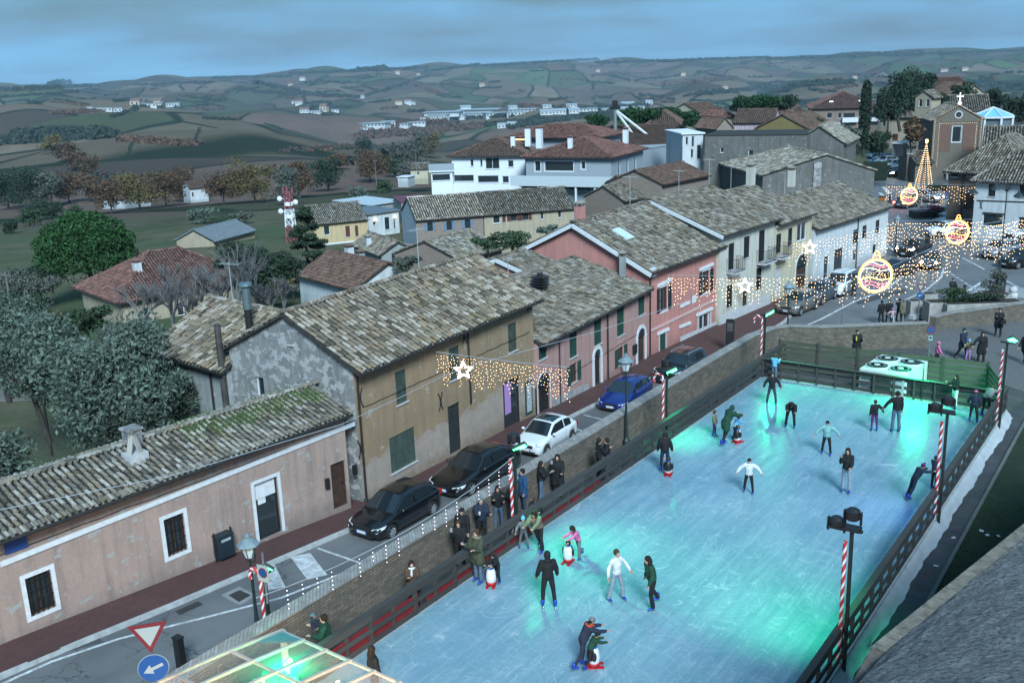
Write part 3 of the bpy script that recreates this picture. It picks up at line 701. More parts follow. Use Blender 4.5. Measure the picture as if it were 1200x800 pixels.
        if kind == 'bars':
            m = MB(); n = 5
            for k in range(n): x = t0 + w * (k + .5) / n; s.fbox(m, face, x - .012, x + .012, z0, z1, -.03, -.006)
            for k in range(4): z = z0 + (z1 - z0) * (k + .5) / 4; s.fbox(m, face, t0, t1, z - .012, z + .012, -.036, -.012)
            m.build('grille', IRON, f)
        if sur:
            m = MB(); g = .03
            s.fbox(m, face, t0 - sw, t0, z0, z1 + sw, .002, g); s.fbox(m, face, t1, t1 + sw, z0, z1 + sw, .002, g); s.fbox(m, face, t0, t1, z1, z1 + sw, .002, g)
            if not isdoor: s.fbox(m, face, t0 - sw, t1 + sw, z0 - sw, z0, .002, g)
            m.build('surround', sur, f)
        if sill and not isdoor and not (sur and sw > .1):
            m = MB(); s.fbox(m, face, t0 - .06, t1 + .06, z0 - .06, z0 - .002, -.1, .07); m.build('sill', STONEW, f)
        return f
    def arch(s, face, px, door_m=BRN, sw=.24, sur=WHITE):
        t0, z0, t1, z1 = s.rect(face, px); w = t1 - t0; zc = z1 - w / 2; c = (t0 + t1) / 2
        f = s.win(face, (t0, z0, t1, zc), 'door', door_m=door_m) if zc - z0 > .4 else None
        if f is None: return
        n = 10; inn = [(c + w / 2 * math.cos(math.pi * k / n), zc + w / 2 * math.sin(math.pi * k / n)) for k in range(n + 1)]
        outr = [(c + (w / 2 + sw) * math.cos(math.pi * k / n), zc + (w / 2 + sw) * math.sin(math.pi * k / n)) for k in range(n + 1)]
        m = MB(); V = [s.fp(face, a, b, .004) for a, b in inn] + [s.fp(face, a, b, .004) for a, b in outr] + [s.fp(face, a, b, .05) for a, b in inn] + [s.fp(face, a, b, .05) for a, b in outr]; N = n + 1
        fs = []
        for k in range(n): fs += [(2 * N + k, 2 * N + k + 1, 3 * N + k + 1, 3 * N + k), (k, k + 1, 2 * N + k + 1, 2 * N + k), (N + k + 1, N + k, 3 * N + k, 3 * N + k + 1)]
        m.add(V, fs); s.fbox(m, face, t0 - sw, t0, z0 - .4, zc, .004, .05); s.fbox(m, face, t1, t1 + sw, z0 - .4, zc, .004, .05)
        s.fbox(m, face, t0 - sw - .03, t0, zc - .08, zc, .05, .07); s.fbox(m, face, t1, t1 + sw + .03, zc - .08, zc, .05, .07); m.build('stone_arch', sur, f)
        m = MB(); m.poly([s.fp(face, a, b, .003) for a, b in inn]); m.build('fanlight', GLASS, f)
    def box(s, name, face, px, n0, n1, m, metric=False, parent=None):
        t0, z0, t1, z1 = s.rect(face, px) if not metric else px
        mb = MB(); s.fbox(mb, face, t0, t1, z0, z1, n0, n1); return mb.build(name, m, parent or s.root)
    def band(s, name, face, p0, p1, h, n, m):
        """moulding from pixel p0 to pixel p1 along the facade"""
        a = s.pix(face, *p0); b = s.pix(face, *p1); mb = MB(); f = lambda t, nn, z: s.fp(face, t, z, nn)
        mb.hexa([f(a[0], .001, a[1] - h / 2), f(b[0], .001, b[1] - h / 2), f(b[0], n, b[1] - h / 2), f(a[0], n, a[1] - h / 2), f(a[0], .001, a[1] + h / 2), f(b[0], .001, b[1] + h / 2), f(b[0], n, b[1] + h / 2), f(a[0], n, a[1] + h / 2)])
        return mb.build(name, m, s.root)
    def pipe(s, face, t, z0=0, z1=None, r=.05, m=None):
        z1 = z1 or s.H; mb = MB(); a = s.fp(face, t, z0, .09); b = s.fp(face, t, z1 - .35, .09); c = s.fp(face, t, z1 - .05, s.ov * .8); mb.tube([a, b, c], r, 8); return mb.build('downpipe', m or CU, s.root)
    def chimney(s, t, v, w=.5, h=1.0, d=None, m=None, cap=True, zb=None, top='tile'):
        d = d or w; zb = s.roofz(t, v) - .4 if zb is None else zb; m = m or s.wall
        mb = MB(); mb.box(t - w / 2, t + w / 2, v - d / 2, v + d / 2, zb, zb + h + .4); o = mb.build('chimney', m, s.roofobj if getattr(s, 'roofobj', None) else s.root)
        if cap:
            mb = MB(); z = zb + h + .4
            for a in (-1, 1):
                for b in (-1, 1): mb.box(t + a * w * .36 - .05, t + a * w * .36 + .05, v + b * d * .36 - .05, v + b * d * .36 + .05, z, z + .18)
            mb.box(t - w / 2 - .07, t + w / 2 + .07, v - d / 2 - .07, v + d / 2 + .07, z + .18, z + .25); mb.add([(t - w / 2 - .07, v - d / 2 - .07, z + .25), (t + w / 2 + .07, v - d / 2 - .07, z + .25), (t + w / 2 + .07, v + d / 2 + .07, z + .25), (t - w / 2 - .07, v + d / 2 + .07, z + .25), (t, v, z + .45)], [(0, 1, 4), (1, 2, 4), (2, 3, 4), (3, 0, 4)])
            c = mb.build('chimney_cap', s.tile or UNDER, s.roofobj if getattr(s, 'roofobj', None) else s.root)
        return o
    def roofz(s, t, v):
        if s.roof == 'gable_u':
            r = s.rf * s.D; return s.H + s.rise * (v / r if v < r else (s.D - v) / (s.D - r))
        if s.roof == 'gable_v': r = s.rf * s.L; return s.H + s.rise * (t / r if t < r else (s.L - t) / (s.L - r))
        if s.roof == 'shed': return s.H + s.rise * v / s.D
        return s.H + s.rise * .6
    def finish(s):
        L_, D, H = s.L, s.D, s.H; mb = MB()
        for face in ('front', 'left', 'right'):
            O, T_, N, ln = s.fr(face); hs = [(max(a, .02), b, min(c, ln - .02), min(d, H - .02)) for a, b, c, d in s.holes[face]]
            hs = [h for h in hs if h[2] > h[0] and h[3] > h[1]]
            ts = sorted({0.0, ln, *[h[0] for h in hs], *[h[2] for h in hs]}); zz = sorted({0.0, H, *[h[1] for h in hs], *[h[3] for h in hs]})
            mi = 0 if face == 'front' else 1
            for i in range(len(ts) - 1):
                for j in range(len(zz) - 1):
                    a = (ts[i] + ts[i + 1]) / 2; b = (zz[j] + zz[j + 1]) / 2
                    if any(h[0] < a < h[2] and h[1] < b < h[3] for h in hs): continue
                    mb.quad(s.fp(face, ts[i], zz[j]), s.fp(face, ts[i + 1], zz[j]), s.fp(face, ts[i + 1], zz[j + 1]), s.fp(face, ts[i], zz[j + 1]), mi)
            for a, b, c, d in hs:
                r = -.17; q = [(a, b), (c, b), (c, d), (a, d)]
                for k in range(4):
                    (x0, y0), (x1, y1) = q[k], q[(k + 1) % 4]
                    mb.quad(s.fp(face, x0, y0), s.fp(face, x1, y1), s.fp(face, x1, y1, r), s.fp(face, x0, y0, r), mi)
                mb.quad(*[s.fp(face, x, y, r) for x, y in q], mi)
        mb.quad((0, D, 0), (L_, D, 0), (L_, D, H), (0, D, H), 1)
        rs, ov, og = s.rise, s.ov, s.og
        under = MB(); til = MB(); vg = []
        if s.roof == 'gable_u':
            r = s.rf * D
            for x in (0, L_): mb.add([(x, 0, H), (x, D, H), (x, r, H + rs)], [(0, 1, 2)], 1)
            k1_ = rs / r; k2 = rs / (D - r); a = H - ov * k1_; b = H - ov * k2; top = .04
            roof_plane(til, [(-og, -ov, a + top), (L_ + og, -ov, a + top), (L_ + og, r, H + rs + top), (-og, r, H + rs + top)], s.ts, s.jit, under)
            roof_plane(til, [(L_ + og, D + ov, b + top), (-og, D + ov, b + top), (-og, r, H + rs + top), (L_ + og, r, H + rs + top)], s.ts, s.jit, under)
            ridge_tiles(til, (-og, r, H + rs + .1), (L_ + og, r, H + rs + .1), .14 * s.ts)
            for x in ((-og, L_ + og) if s.verge else ()): vg += [[(x, -ov, a), (x, r, H + rs)], [(x, r, H + rs), (x, D + ov, b)]]
            g0 = (-og, -ov - .07, a - .02); g1 = (L_ + og, -ov - .07, a - .02)
        elif s.roof == 'gable_v':
            r = s.rf * L_
            for y, mi in ((0, 0), (D, 1)): mb.add([(0, y, H), (L_, y, H), (r, y, H + rs)], [(0, 1, 2)], mi)
            k1_ = rs / r; k2 = rs / (L_ - r); a = H - ov * k1_; b = H - ov * k2; top = .04
            roof_plane(til, [(-ov, D + og, a + top), (-ov, -og, a + top), (r, -og, H + rs + top), (r, D + og, H + rs + top)], s.ts, s.jit, under)
            roof_plane(til, [(L_ + ov, -og, b + top), (L_ + ov, D + og, b + top), (r, D + og, H + rs + top), (r, -og, H + rs + top)], s.ts, s.jit, under)
            ridge_tiles(til, (r, -og, H + rs + .1), (r, D + og, H + rs + .1), .14 * s.ts)
            if s.verge: vg += [[(-ov, -og, a), (r, -og, H + rs)], [(r, -og, H + rs), (L_ + ov, -og, b)]]
            g0 = (-ov - .07, -og, a - .02); g1 = (-ov - .07, D + og, a - .02)
        elif s.roof == 'hip':
            m = min(L_, D) / 2; k_ = rs / m; e = H - ov * k_ + .04; o = ov
            if L_ >= D: r0, r1 = (m, D / 2, H + rs + .04), (L_ - m, D / 2, H + rs + .04)
            else: r0, r1 = (L_ / 2, m, H + rs + .04), (L_ / 2, D - m, H + rs + .04)
            c = [(-o, -o, e), (L_ + o, -o, e), (L_ + o, D + o, e), (-o, D + o, e)]
            if L_ >= D: pl = [[c[0], c[1], r1, r0], [c[1], c[2], r1], [c[2], c[3], r0, r1], [c[3], c[0], r0]]; hp = [(c[0], r0), (c[3], r0), (c[1], r1), (c[2], r1)]
            else: pl = [[c[0], c[1], r0], [c[1], c[2], r1, r0], [c[2], c[3], r1], [c[3], c[0], r0, r1]]; hp = [(c[0], r0), (c[1], r0), (c[2], r1), (c[3], r1)]
            for p in pl: roof_plane(til, p, s.ts, s.jit, under)
            for a, b in hp + [(r0, r1)]:
                if (Vector(a) - Vector(b)).length > .3: ridge_tiles(til, (a[0], a[1], a[2] + .05), (b[0], b[1], b[2] + .05), .14 * s.ts)
            g0 = (-o, -o - .07, e - .06); g1 = (L_ + o, -o - .07, e - .06)
        elif s.roof == 'shed':
            for x in (0, L_): mb.add([(x, 0, H), (x, D, H), (x, D, H + rs)], [(0, 1, 2)], 1)
            mb.quad((0, D, H), (L_, D, H), (L_, D, H + rs), (0, D, H + rs), 1); k_ = rs / D; a = H - ov * k_ + .04
            roof_plane(til, [(-og, -ov, a), (L_ + og, -ov, a), (L_ + og, D + og, H + rs + og * k_ + .04), (-og, D + og, H + rs + og * k_ + .04)], s.ts, s.jit, under)
            g0 = (-og, -ov - .07, a - .04); g1 = (L_ + og, -ov - .07, a - .04)
        else:
            mb.box(.0, L_, 0, D, H, H + .02, 1); under.box(-ov, L_ + ov, -ov, D + ov, H + .02, H + .2); g0 = None
        s.wallobj = mb.build('wall', [s.wall, s.side_wall], s.root)
        s.roofobj = (til if til.n else under).build('roof', s.tile or UNDER, s.root)
        if til.n: under.build('roof_deck', UNDER, s.roofobj)
        if g0 is not None:
            m = MB(); m.tube([g0, g1], .065, 8); m.build('gutter', CU, s.root)
        if vg:
            m = MB()
            for a, b in vg: m.bar(Vector(a) - Vector((0, 0, .10)), Vector(b) - Vector((0, 0, .10)), .10, .26)
            m.build('verge_board', s.verge, s.root)
        return s

TILE1 = rooftile('old_tiles', lf=.55); TILE2 = rooftile('grey_tiles', (.165, .150, .125), (.25, .235, .205), dark=(.045, .043, .04), lf=.35)
TILE3 = rooftile('weathered_tiles', (.195, .185, .16), (.30, .29, .26), lf=.6, dark=(.06, .065, .06))
TILER = rooftile('red_tiles', red=(.145, .078, .066), lf=.15, dark=(.06, .035, .03)); TILEB = rooftile('brown_tiles', red=(.115, .075, .060), lf=.2, dark=(.05, .04, .035))
TILEP = rooftile('light_tiles', (.30, .27, .22), (.42, .39, .34), lf=.3, dark=(.12, .11, .10))
PINK1 = stucco('faded_pink_plaster', (.32, .235, .200), (.245, .19, .165), .585, (.12, .10, .10), peel=(.28, .29, .28), foot=.8)
OCHRE = stucco('ochre_plaster', (.265, .188, .118), (.205, .152, .10), .60, (.12, .10, .075), lower=(.31, .255, .215), lowz=3.6, foot=1.5, peel=(.30, .27, .23))
STONE = stucco('rough_rendered_stone', (.21, .215, .21), (.12, .125, .125), .52, (.06, .062, .062), peel=(.30, .305, .30), sc=1.6)
GREYP = stucco('grey_plaster', (.26, .285, .285), (.19, .21, .21), .6, (.10, .11, .11), peel=(.34, .36, .36))
PINK2 = stucco('rose_plaster', (.37, .22, .195), (.31, .195, .175), .72, (.14, .10, .10)); PINK3 = stucco('salmon_plaster', (.42, .19, .165), (.36, .17, .15), .8, (.20, .12, .11))
CREAM = stucco('cream_plaster', (.43, .42, .36), (.37, .365, .32), .75, (.2, .2, .18)); CREAM2 = stucco('yellow_cream_plaster', (.43, .40, .29), (.37, .34, .25), .75, (.2, .18, .14))
WALLW = stucco('white_plaster', (.46, .49, .50), (.38, .41, .42), .8, (.22, .24, .25)); DERE = stucco('derelict_render', (.135, .135, .125), (.085, .085, .08), .6, (.04, .04, .04), peel=(.22, .22, .21), sc=.35)

def base2(a, b):
    a = G(*a); b = G(*b); return (a.x, a.y), (b.x, b.y)
# ---- low pink house
A, B = base2((0, 760), (412, 598)); dv = Vector((B[0] - A[0], B[1] - A[1])).normalized(); A = (A[0] - dv.x * 5, A[1] - dv.y * 5)
b1 = Bld('low_house', 'long low faded pink house with barred windows and lichened tile roof at lower left', A, B, 3.9, -1.9, 3.15, 'gable_u', .62, .42, .05, PINK1, TILE3, .9, .5, jit=1.7)
b1.win('front', (28.5, 678, 66, 710), 'bars', sur=WHITE, sw=.14); b1.win('front', (191, 609, 220, 643), 'bars', sur=WHITE, sw=.14)
d = b1.win('front', (297, 568, 331, 622), 'gdoor', sur=WHITE, sw=.13, door_m=IRON)
b1.box('roller_blind', 'front', (299, 569, 328, 576), -.13, -.11, WHITE, parent=d); b1.box('door_notice', 'front', (304, 583, 314, 589), -.138, -.134, WHITE, parent=d)
b1.win('front', (387, 545, 408.5, 590), 'door', label='brown panelled wooden door')
b1.band('moulding', 'front', (0, 661), (415, 496), .17, .05, WHITE)
b1.box('street_name_plate', 'front', (3, 633, 33, 640), .01, .03, mat('blue_enamel', (.02, .06, .22), .4, .1))
b1.box('letter_box', 'front', (380, 561, 385, 571), .01, .12, IRON); b1.box('letter_box', 'front', (412, 545, 417, 554), .01, .12, IRON)
b1.finish()
mb = MB(); mb.box(0, b1.L, .02, b1.D - .01, -4.5, 0); mb.build('foundation', STONE, b1.root)
# a tiled pot chimney, a brick stub and moss
def b1roof(px, py):
    t, z = b1.pix('front', px, py, -1.1); return t, 1.1
t_, v_ = b1roof(162, 560)
mb = MB(); zr = b1.roofz(t_, v_); mb.box(t_ - .35, t_ + .35, v_ - .3, v_ + .3, zr - .1, zr + .32); c = mb.build('chimney', STONEW, b1.roofobj)
mb = MB()
for k in range(4):
    a = k * math.pi / 2 + .4; mb.bar((t_ + .28 * math.cos(a), v_ + .25 * math.sin(a), zr + .3), (t_ + .06 * math.cos(a), v_ + .05 * math.sin(a), zr + .95), .2, .05)
mb.cyl(t_, v_, zr + .9, zr + 1.15, .07); mb.build('tile_cowl', TILE3, c)
t_, v_ = b1roof(172, 533); mb = MB(); zr = b1.roofz(t_, 1.9); mb.box(t_ - .25, t_ + .25, 1.7, 2.2, zr - .1, zr + .6); mb.box(t_ - .3, t_ + .3, 1.65, 2.25, zr + .6, zr + .68); mb.build('chimney', STONE, b1.roofobj)
def blades(name, pts, mt, parent, hgt=.12, n=60, sp=.3):
    mb = MB()
    for p in pts:
        k = RNG.normal(0, sp, (n, 2)); h = RNG.uniform(.3, 1, n) * hgt; a = RNG.uniform(0, 6.28, n); w = .025
        x = p[0] + k[:, 0]; y = p[1] + k[:, 1]; z = np.full(n, p[2]) + (p[3] * k[:, 1] if len(p) > 3 else 0)
        v = np.stack([np.stack([x - w * np.cos(a), y - w * np.sin(a), z - .03], -1), np.stack([x + w * np.cos(a), y + w * np.sin(a), z - .03], -1), np.stack([x + w * np.sin(a), y - w * np.cos(a), z + h], -1)], 1).reshape(-1, 3)
        mb.addarr(v, np.arange(3 * n).reshape(-1, 3))
    return mb.build(name, mt, parent)
MOSS = mat('moss', (.045, .085, .02), 1, .4, 4, island=.5)
k_ = b1.rise / (b1.D * .5)
pts = []
for i in range(46):
    t_ = b1.L - random.uniform(.4, 6.2); v_ = random.uniform(1.0, 1.9); pts.append((t_, v_, b1.roofz(t_, v_) + .13, k_))
o = blades('moss', pts, MOSS, b1.roofobj, .1, 130, .22); o['kind'] = 'stuff'
# ---- ochre house
A, B = base2((426, 591), (628, 488))
b3 = Bld('ochre_house', 'ochre plastered house with peeling lower wall and faded green shutters', A, B, 7.2, -3.2, 4.78, 'gable_u', 1.85, .5, .22, OCHRE, TILE1, 1.12, .49, side_wall=STONE, jit=1.3)
for q in ((462.6, 436.7, 477.6, 469), (525.6, 409, 539.5, 441), (595, 380.5, 606, 409)): b3.win('front', q, 'shut', SH_OG)
b3.win('front', (456, 514, 488, 539), 'shut', SH_OG, leaves=4)
b3.win('front', (524.5, 477, 541.7, 525.6), 'door', door_m=mat('old_dark_door', (.02, .025, .025), .7, .3), sill=False)
sf = b3.win('front', (589, 449, 610.7, 495), 'gdoor', name='shopfront', door_m=IRON)
b3.box('poster_panel', 'front', (593, 451, 601, 483), -.12, -.1, mat('lilac_poster', (.34, .20, .42), .6, .05), parent=sf)
b3.box('notice_board', 'front', (614.5, 448, 623.5, 482), .01, .06, mat('notice_frame', (.03, .05, .05), .5)); b3.box('notice_sheet', 'front', (615.7, 450.5, 622.3, 480), .061, .065, mat('notice_sheet', (.30, .36, .38), .6, .5, 14))
b3.win('left', (337, 387, 344, 404), 'glass', door_m=BRN, detail=False); b3.win('left', (299, 441, 311, 468), 'glass', detail=False)
def anchor(b, face, px, py):
    t, z = b.pix(face, px, py); m = MB(); f = lambda a, c, n=.05: b.fp(face, t + a, z + c, n)
    for sx in (-1, 1): m.tube([f(.16 * sx, .42), f(.05 * sx, .2), f(.02 * sx, 0), f(.05 * sx, -.2), f(.16 * sx, -.42)], .025, 6)
    m.build('wall_anchor', IRON, b.root)
for p in ((421, 466), (421.5, 525), (515.5, 470), (543, 392), (619, 355)): anchor(b3, 'front', *p)
b3.pipe('front', .12); b3.pipe('front', b3.pix('front', 547, 400)[0], 3.9)
b3.finish()
b3.box('cornice', 'front', (0, b3.H - .28, b3.L, b3.H - .02), .003, .16, mat('cornice_plaster', (.26, .25, .22), .9, .2, 3), metric=True)
mb = MB()
# ---- grey house behind it, ivy on its left corner

b2 = Bld('grey_house', 'small grey plastered house behind the ochre one with ivy on its corner', (-41.6, 28.3), (-35.6, 27.75), 7.0, -6, 3.85, 'gable_u', 1.7, .35, .2, GREYP, TILE1, 1.1, .5, jit=1.5)
b2.finish(); b2.pipe('front', b2.L - 1.2, .5)
t_ = b2.pix('front', 262, 420)[0]
mb = MB(); a = b2.fp('front', t_, b2.H - 3.5, .14); mb.tube([a, (a.x, a.y, b2.H + .6), (a.x, a.y, b2.H + 2.0)], .15, 10); mb.build('stove_pipe', mat('rusty_steel', (.07, .065, .06), .6, .4, 3, metal=.3), b2.root)
mb = MB(); t2 = b2.L - .8; zr = b2.roofz(t2, 2.0); mb.cyl(t2, 2.0, zr - .2, zr + 1.2, .17); mb.cyl(t2, 2.0, zr + 1.2, zr + 2.2, .2, mi=1); mb.cyl(t2, 2.0, zr + 2.3, zr + 2.42, .32, .3, mi=1); mb.cyl(t2, 2.0, zr + 2.2, zr + 2.3, .08, mi=1)
mb.build('metal_flue', [IRON, mat('zinc_flue', (.16, .22, .23), .4, .2, metal=.6)], b2.roofobj)
# ivy on the corner
def leafcloud(name, c, r, n, size, m, parent=None, shell=.55, lobes=None, droop=0):
    """n leaf faces through the volume of one or more lobes; c is the centre"""
    c = np.array(c, float); lobes = lobes or [((0, 0, 0), (1, 1, 1))]; vs = []
    k = RNG.integers(0, len(lobes), n)
    lo = np.array([l[0] for l in lobes]); lr = np.array([l[1] for l in lobes])
    d = RNG.normal(0, 1, (n, 3)); d /= np.linalg.norm(d, axis=1)[:, None]; rad = (shell + (1 - shell) * RNG.uniform(0, 1, n)) ** .6
    p = (lo[k] + d * lr[k] * rad[:, None]) * np.array(r) + c
    p += RNG.normal(0, .35 * size, (n, 3))
    a = RNG.normal(0, 1, (n, 3)) + d * .6; a /= np.linalg.norm(a, axis=1)[:, None]; b = np.cross(a, RNG.normal(0, 1, (n, 3))); b /= np.linalg.norm(b, axis=1)[:, None] + 1e-9
    b[:, 2] -= droop; s_ = size * RNG.uniform(.5, 1.3, n)[:, None]; e = np.cross(a, b)
    V = np.stack([p - b * s_, p + e * s_ * .45, p + b * s_, p - e * s_ * .45], 1).reshape(-1, 3)
    mb = MB(); mb.addarr(V, np.arange(4 * n).reshape(-1, 4)); return mb.build(name, m, parent)
def leafm(name, col, var=.5): return mat(name, col, .8, var, .6, 0, island=.55, spec=.2)
LF_IVY = leafm('ivy_leaf', (.018, .042, .020)); LF_OLIVE = leafm('olive_leaf', (.082, .112, .088)); LF_DARK = leafm('dark_leaf', (.022, .040, .024)); LF_PINE = leafm('pine_leaf', (.022, .062, .018))
LF_PINED = leafm('pine_dark', (.016, .048, .018)); LF_RUST = leafm('rust_leaf', (.082, .052, .030)); LF_YEL = leafm('ochre_leaf', (.10, .08, .032)); LF_GRN = leafm('bush_leaf', (.035, .060, .030)); LF_GREY = leafm('greygreen_leaf', (.075, .085, .070))
iv = leafcloud('ivy', (0, 0, 0), (1, 1, 1), 5200, .09, LF_IVY, None, .2, [((.1, .0, -1.2), (.75, .14, 2.4)), ((.25, 0, -3.0), (1.0, .16, 1.8)), ((-.1, .3, -.4), (.3, .3, 1.2))])
iv.location = b2.wp('front', 196, 425, .12); iv.rotation_euler = b2.root.rotation_euler; tag(iv, 'dark ivy climbing the left corner of the grey house', 'ivy')
# ---- rose house
A, B = base2((632, 487), (758, 421))
b4 = Bld('rose_house', 'two storey rose plastered house with white arched doorways and green shutters', A, B, 10.6, -4.0, 2.13, 'gable_u', 1.6, .4, .05, PINK2, TILE2, 1.0, .5)
for q in ((631, 397.5, 641, 417.5), (667, 381.5, 676.5, 415.5), (696, 369.5, 705, 401), (723, 357.5, 731.5, 390.5), (748, 347, 755.5, 366.5)): b4.win('front', q, 'shut', SH_G)
b4.win('front', (668.5, 428, 676.5, 445.5), 'open', SH_G); b4.win('front', (724, 408.5, 731, 425), 'open', SH_G)
b4.arch('front', (629, 441, 645, 478), door_m=IRON, sw=.05, sur=STONEW); b4.arch('front', (696, 411, 704, 452), door_m=IRON); b4.arch('front', (747, 387, 755.5, 430), door_m=BRN)
b4.pipe('front', b4.pix('front', 711, 400)[0]); b4.pipe('front', b4.pix('front', 655, 440)[0], r=.03)
b4.box('letter_box', 'front', (741, 405, 745, 413), .01, .12, IRON)
b4.finish(); b4.band('plinth', 'front', (648, 474), (690, 455), .7, .04, mat('grey_plinth', (.26, .27, .27), .9, .3, 2, .3))
b4.chimney(b4.pix('front', 733, 322, -1.4)[0], 1.6, .34, 1.5, m=GREYP)
t_ = b4.pix('front', 634, 310, -3.5)[0]; mb = MB(); zr = b4.roofz(t_, 3.6)
mb.box(t_ - .3, t_ + .3, 3.3, 3.9, zr - .2, zr + .25)
for k in range(4): mb.box(t_ - .42, t_ + .42, 3.18, 4.02, zr + .32 + k * .17, zr + .40 + k * .17)
mb.cyl(t_, 3.6, zr, zr + 1.1, .18); mb.build('louvred_chimney', IRON, b4.roofobj)
# ---- salmon house
A, B = base2((759, 420), (841, 381))
b5 = Bld('salmon_house', 'salmon house with white mouldings, dark shutters and a white verge', A, B, 11.3, -4.2, 3.25, 'gable_u', 2.7, .45, .35, PINK3, TILE2, 1.05, .5, verge=WHITE)
b5.win('front', (774, 337.5, 782, 362), 'open', SH_D, sur=WHITE); b5.win('front', (823.5, 318.5, 831, 341), 'open', SH_D, sur=WHITE)
b5.win('front', (773, 392, 780, 410), 'shut', SH_G, sur=STONEW); b5.win('front', (819, 371, 831.5, 389), 'glass', sur=STONEW, sw=.22)
for a, b_ in (((770, 335), (786, 327)), ((819.5, 316), (835, 309)), ((796, 383), (808, 378)), ((797, 359), (807, 354)), ((816, 369), (834, 361)), ((770, 391), (783, 385))): b5.band('lintel', 'front', a, b_, .2, .12, WHITE)
b5.band('string_course', 'front', (761, 388), (842, 349), .16, .07, mat('pink_moulding', (.46, .33, .31), .85, .1)); b5.band('plinth', 'front', (797, 402), (840, 383), .9, .05, STONEW)
b5.box('wall_plaque', 'front', (811, 347, 815.5, 353.5), .01, .03, WHITE)
b5.finish(); b5.box('cornice', 'front', (0, b5.H - .32, b5.L, b5.H - .03), .003, .22, mat('cream_cornice', (.42, .41, .36), .85, .1), metric=True); b5.pipe('front', .2)
mb = MB(); mb.box(-.1, .45, -.42, -.003, b5.H - .45, b5.H + .1); mb.build('cornice_return', WHITE, b5.root)
b5.win('left', (659, 275, 668, 284), 'glass', sill=False, detail=False) if False else None
t_, z_ = b5.pix('left', 676, 262, -.8); b5.chimney(.9, max(1.5, t_ - .2), .55, 1.1, m=PINK3)
t_ = b5.pix('front', 735, 276, -3.0)[0]; zr = b5.roofz(t_, 3.2); mb = MB(); k_ = b5.rise / (b5.D / 2)
mb.hexa([(t_ - .5, 2.7, zr - .5 * k_ + .12), (t_ + .5, 2.7, zr - .5 * k_ + .12), (t_ + .5, 3.9, zr + .7 * k_ + .12), (t_ - .5, 3.9, zr + .7 * k_ + .12), (t_ - .5, 2.7, zr - .5 * k_ + .24), (t_ + .5, 2.7, zr - .5 * k_ + .24), (t_ + .5, 3.9, zr + .7 * k_ + .24), (t_ - .5, 3.9, zr + .7 * k_ + .24)]); mb.build('skylight', mat('skylight_glass', (.5, .6, .65), .1, 0, spec=.8), b5.roofobj)
# annexe leaning on its side wall
bx = Bld('salmon_annexe', 'small gabled salmon annexe squeezed against the side of the salmon house', (b5.wpt((-3.6, 6.6, 0)).x, b5.wpt((-3.6, 6.6, 0)).y), (b5.wpt((-.05, 6.6, 0)).x, b5.wpt((-.05, 6.6, 0)).y), 6, -4, 2.9, 'gable_u', .9, .2, .2, PINK3, TILE2, 1.0, .5, verge=WHITE); bx.finish()
# ---- cream house, yellow-cream house, white house at the end of the row
A, B = base2((842, 383), (905, 356))
b6 = Bld('cream_house', 'tall cream house with black shutters and little iron balconies', A, B, 12, -4.2, 4.1, 'gable_u', 2.1, .45, .35, CREAM, TILE2, 1.05, .49, verge=WHITE)
for q in ((854, 286, 860, 314.7), (872, 278, 878, 301), (889.8, 270.7, 895.5, 305), (852, 335, 858, 358.7), (886.5, 314.7, 892, 338)): b6.win('front', q, 'shut', SH_D)
b6.win('front', (870.5, 339, 875.5, 362), 'door')
def balcony(b, face, px, py, w=1.6, d=.8, h=1.0):
    t, z = b.pix(face, px, py); m = MB(); b.fbox(m, face, t - w / 2, t + w / 2, z - .12, z, .003, d); o = m.build('balcony', STONEW, b.root)
    m = MB(); f = lambda a, n, c: b.fp(face, t + a, z + c, n)
    for zz in (.05, h): m.tube([f(-w / 2 + .03, .02, zz), f(-w / 2 + .03, d - .03, zz), f(w / 2 - .03, d - .03, zz), f(w / 2 - .03, .02, zz)], .02, 5)
    k = int(w / .12)
    for i in range(k + 1): x = -w / 2 + .03 + (w - .06) * i / k; m.tube([f(x, d - .03, .05), f(x, d - .03, h)], .01, 4)
    for i in range(5):
        for s_ in (-1, 1): m.tube([f(s_ * (w / 2 - .03), d * i / 5 + .02, .05), f(s_ * (w / 2 - .03), d * i / 5 + .02, h)], .01, 4)
    m.build('railing', IRON, o)
balcony(b6, 'front', 857, 317); balcony(b6, 'front', 893, 306, 2.0)
b6.band('plinth', 'front', (843, 378), (902, 352), 1.0, .05, STONEW); b6.finish(); b6.chimney(b6.pix('front', 886, 205, -5)[0], 5.5, .6, 1.2, m=CREAM)
A, B = base2((906, 355.5), (948, 336))
b7 = Bld('yellow_house', 'narrow yellow cream house with an arched garage next to the cream one', A, B, 11, -4.2, 3.55, 'gable_u', 2.0, .4, .05, CREAM2, TILE2, 1.05, .5)
for q in ((910, 275, 915, 295.5), (924, 268, 928, 287)): b7.win('front', q, 'shut', SH_D)
b7.win('front', (934.6, 262.5, 945, 280), 'glass', name='loggia'); b7.win('front', (905.7 + 3, 314.7, 915, 347), 'door', door_m=STONEW); b7.arch('front', (933, 300, 944, 334), door_m=BRN, sw=.1)
b7.box('cornice', 'front', (0, b7.H - .3, b7.L, b7.H - .03), .003, .2, WHITE, metric=True); balcony(b7, 'front', 912, 300, 1.8); b7.finish(); b7.chimney(b7.pix('front', 934, 232, -4)[0], 4.6, .55, 1.1, m=CREAM)
A, B = base2((952, 334), (1038, 299))
b8 = Bld('white_house', 'white plastered house at the far end of the row beside the road bend', A, B, 12, -4.2, 2.0, 'gable_u', 1.9, .4, .1, WALLW, TILE2, 1.05, .45)
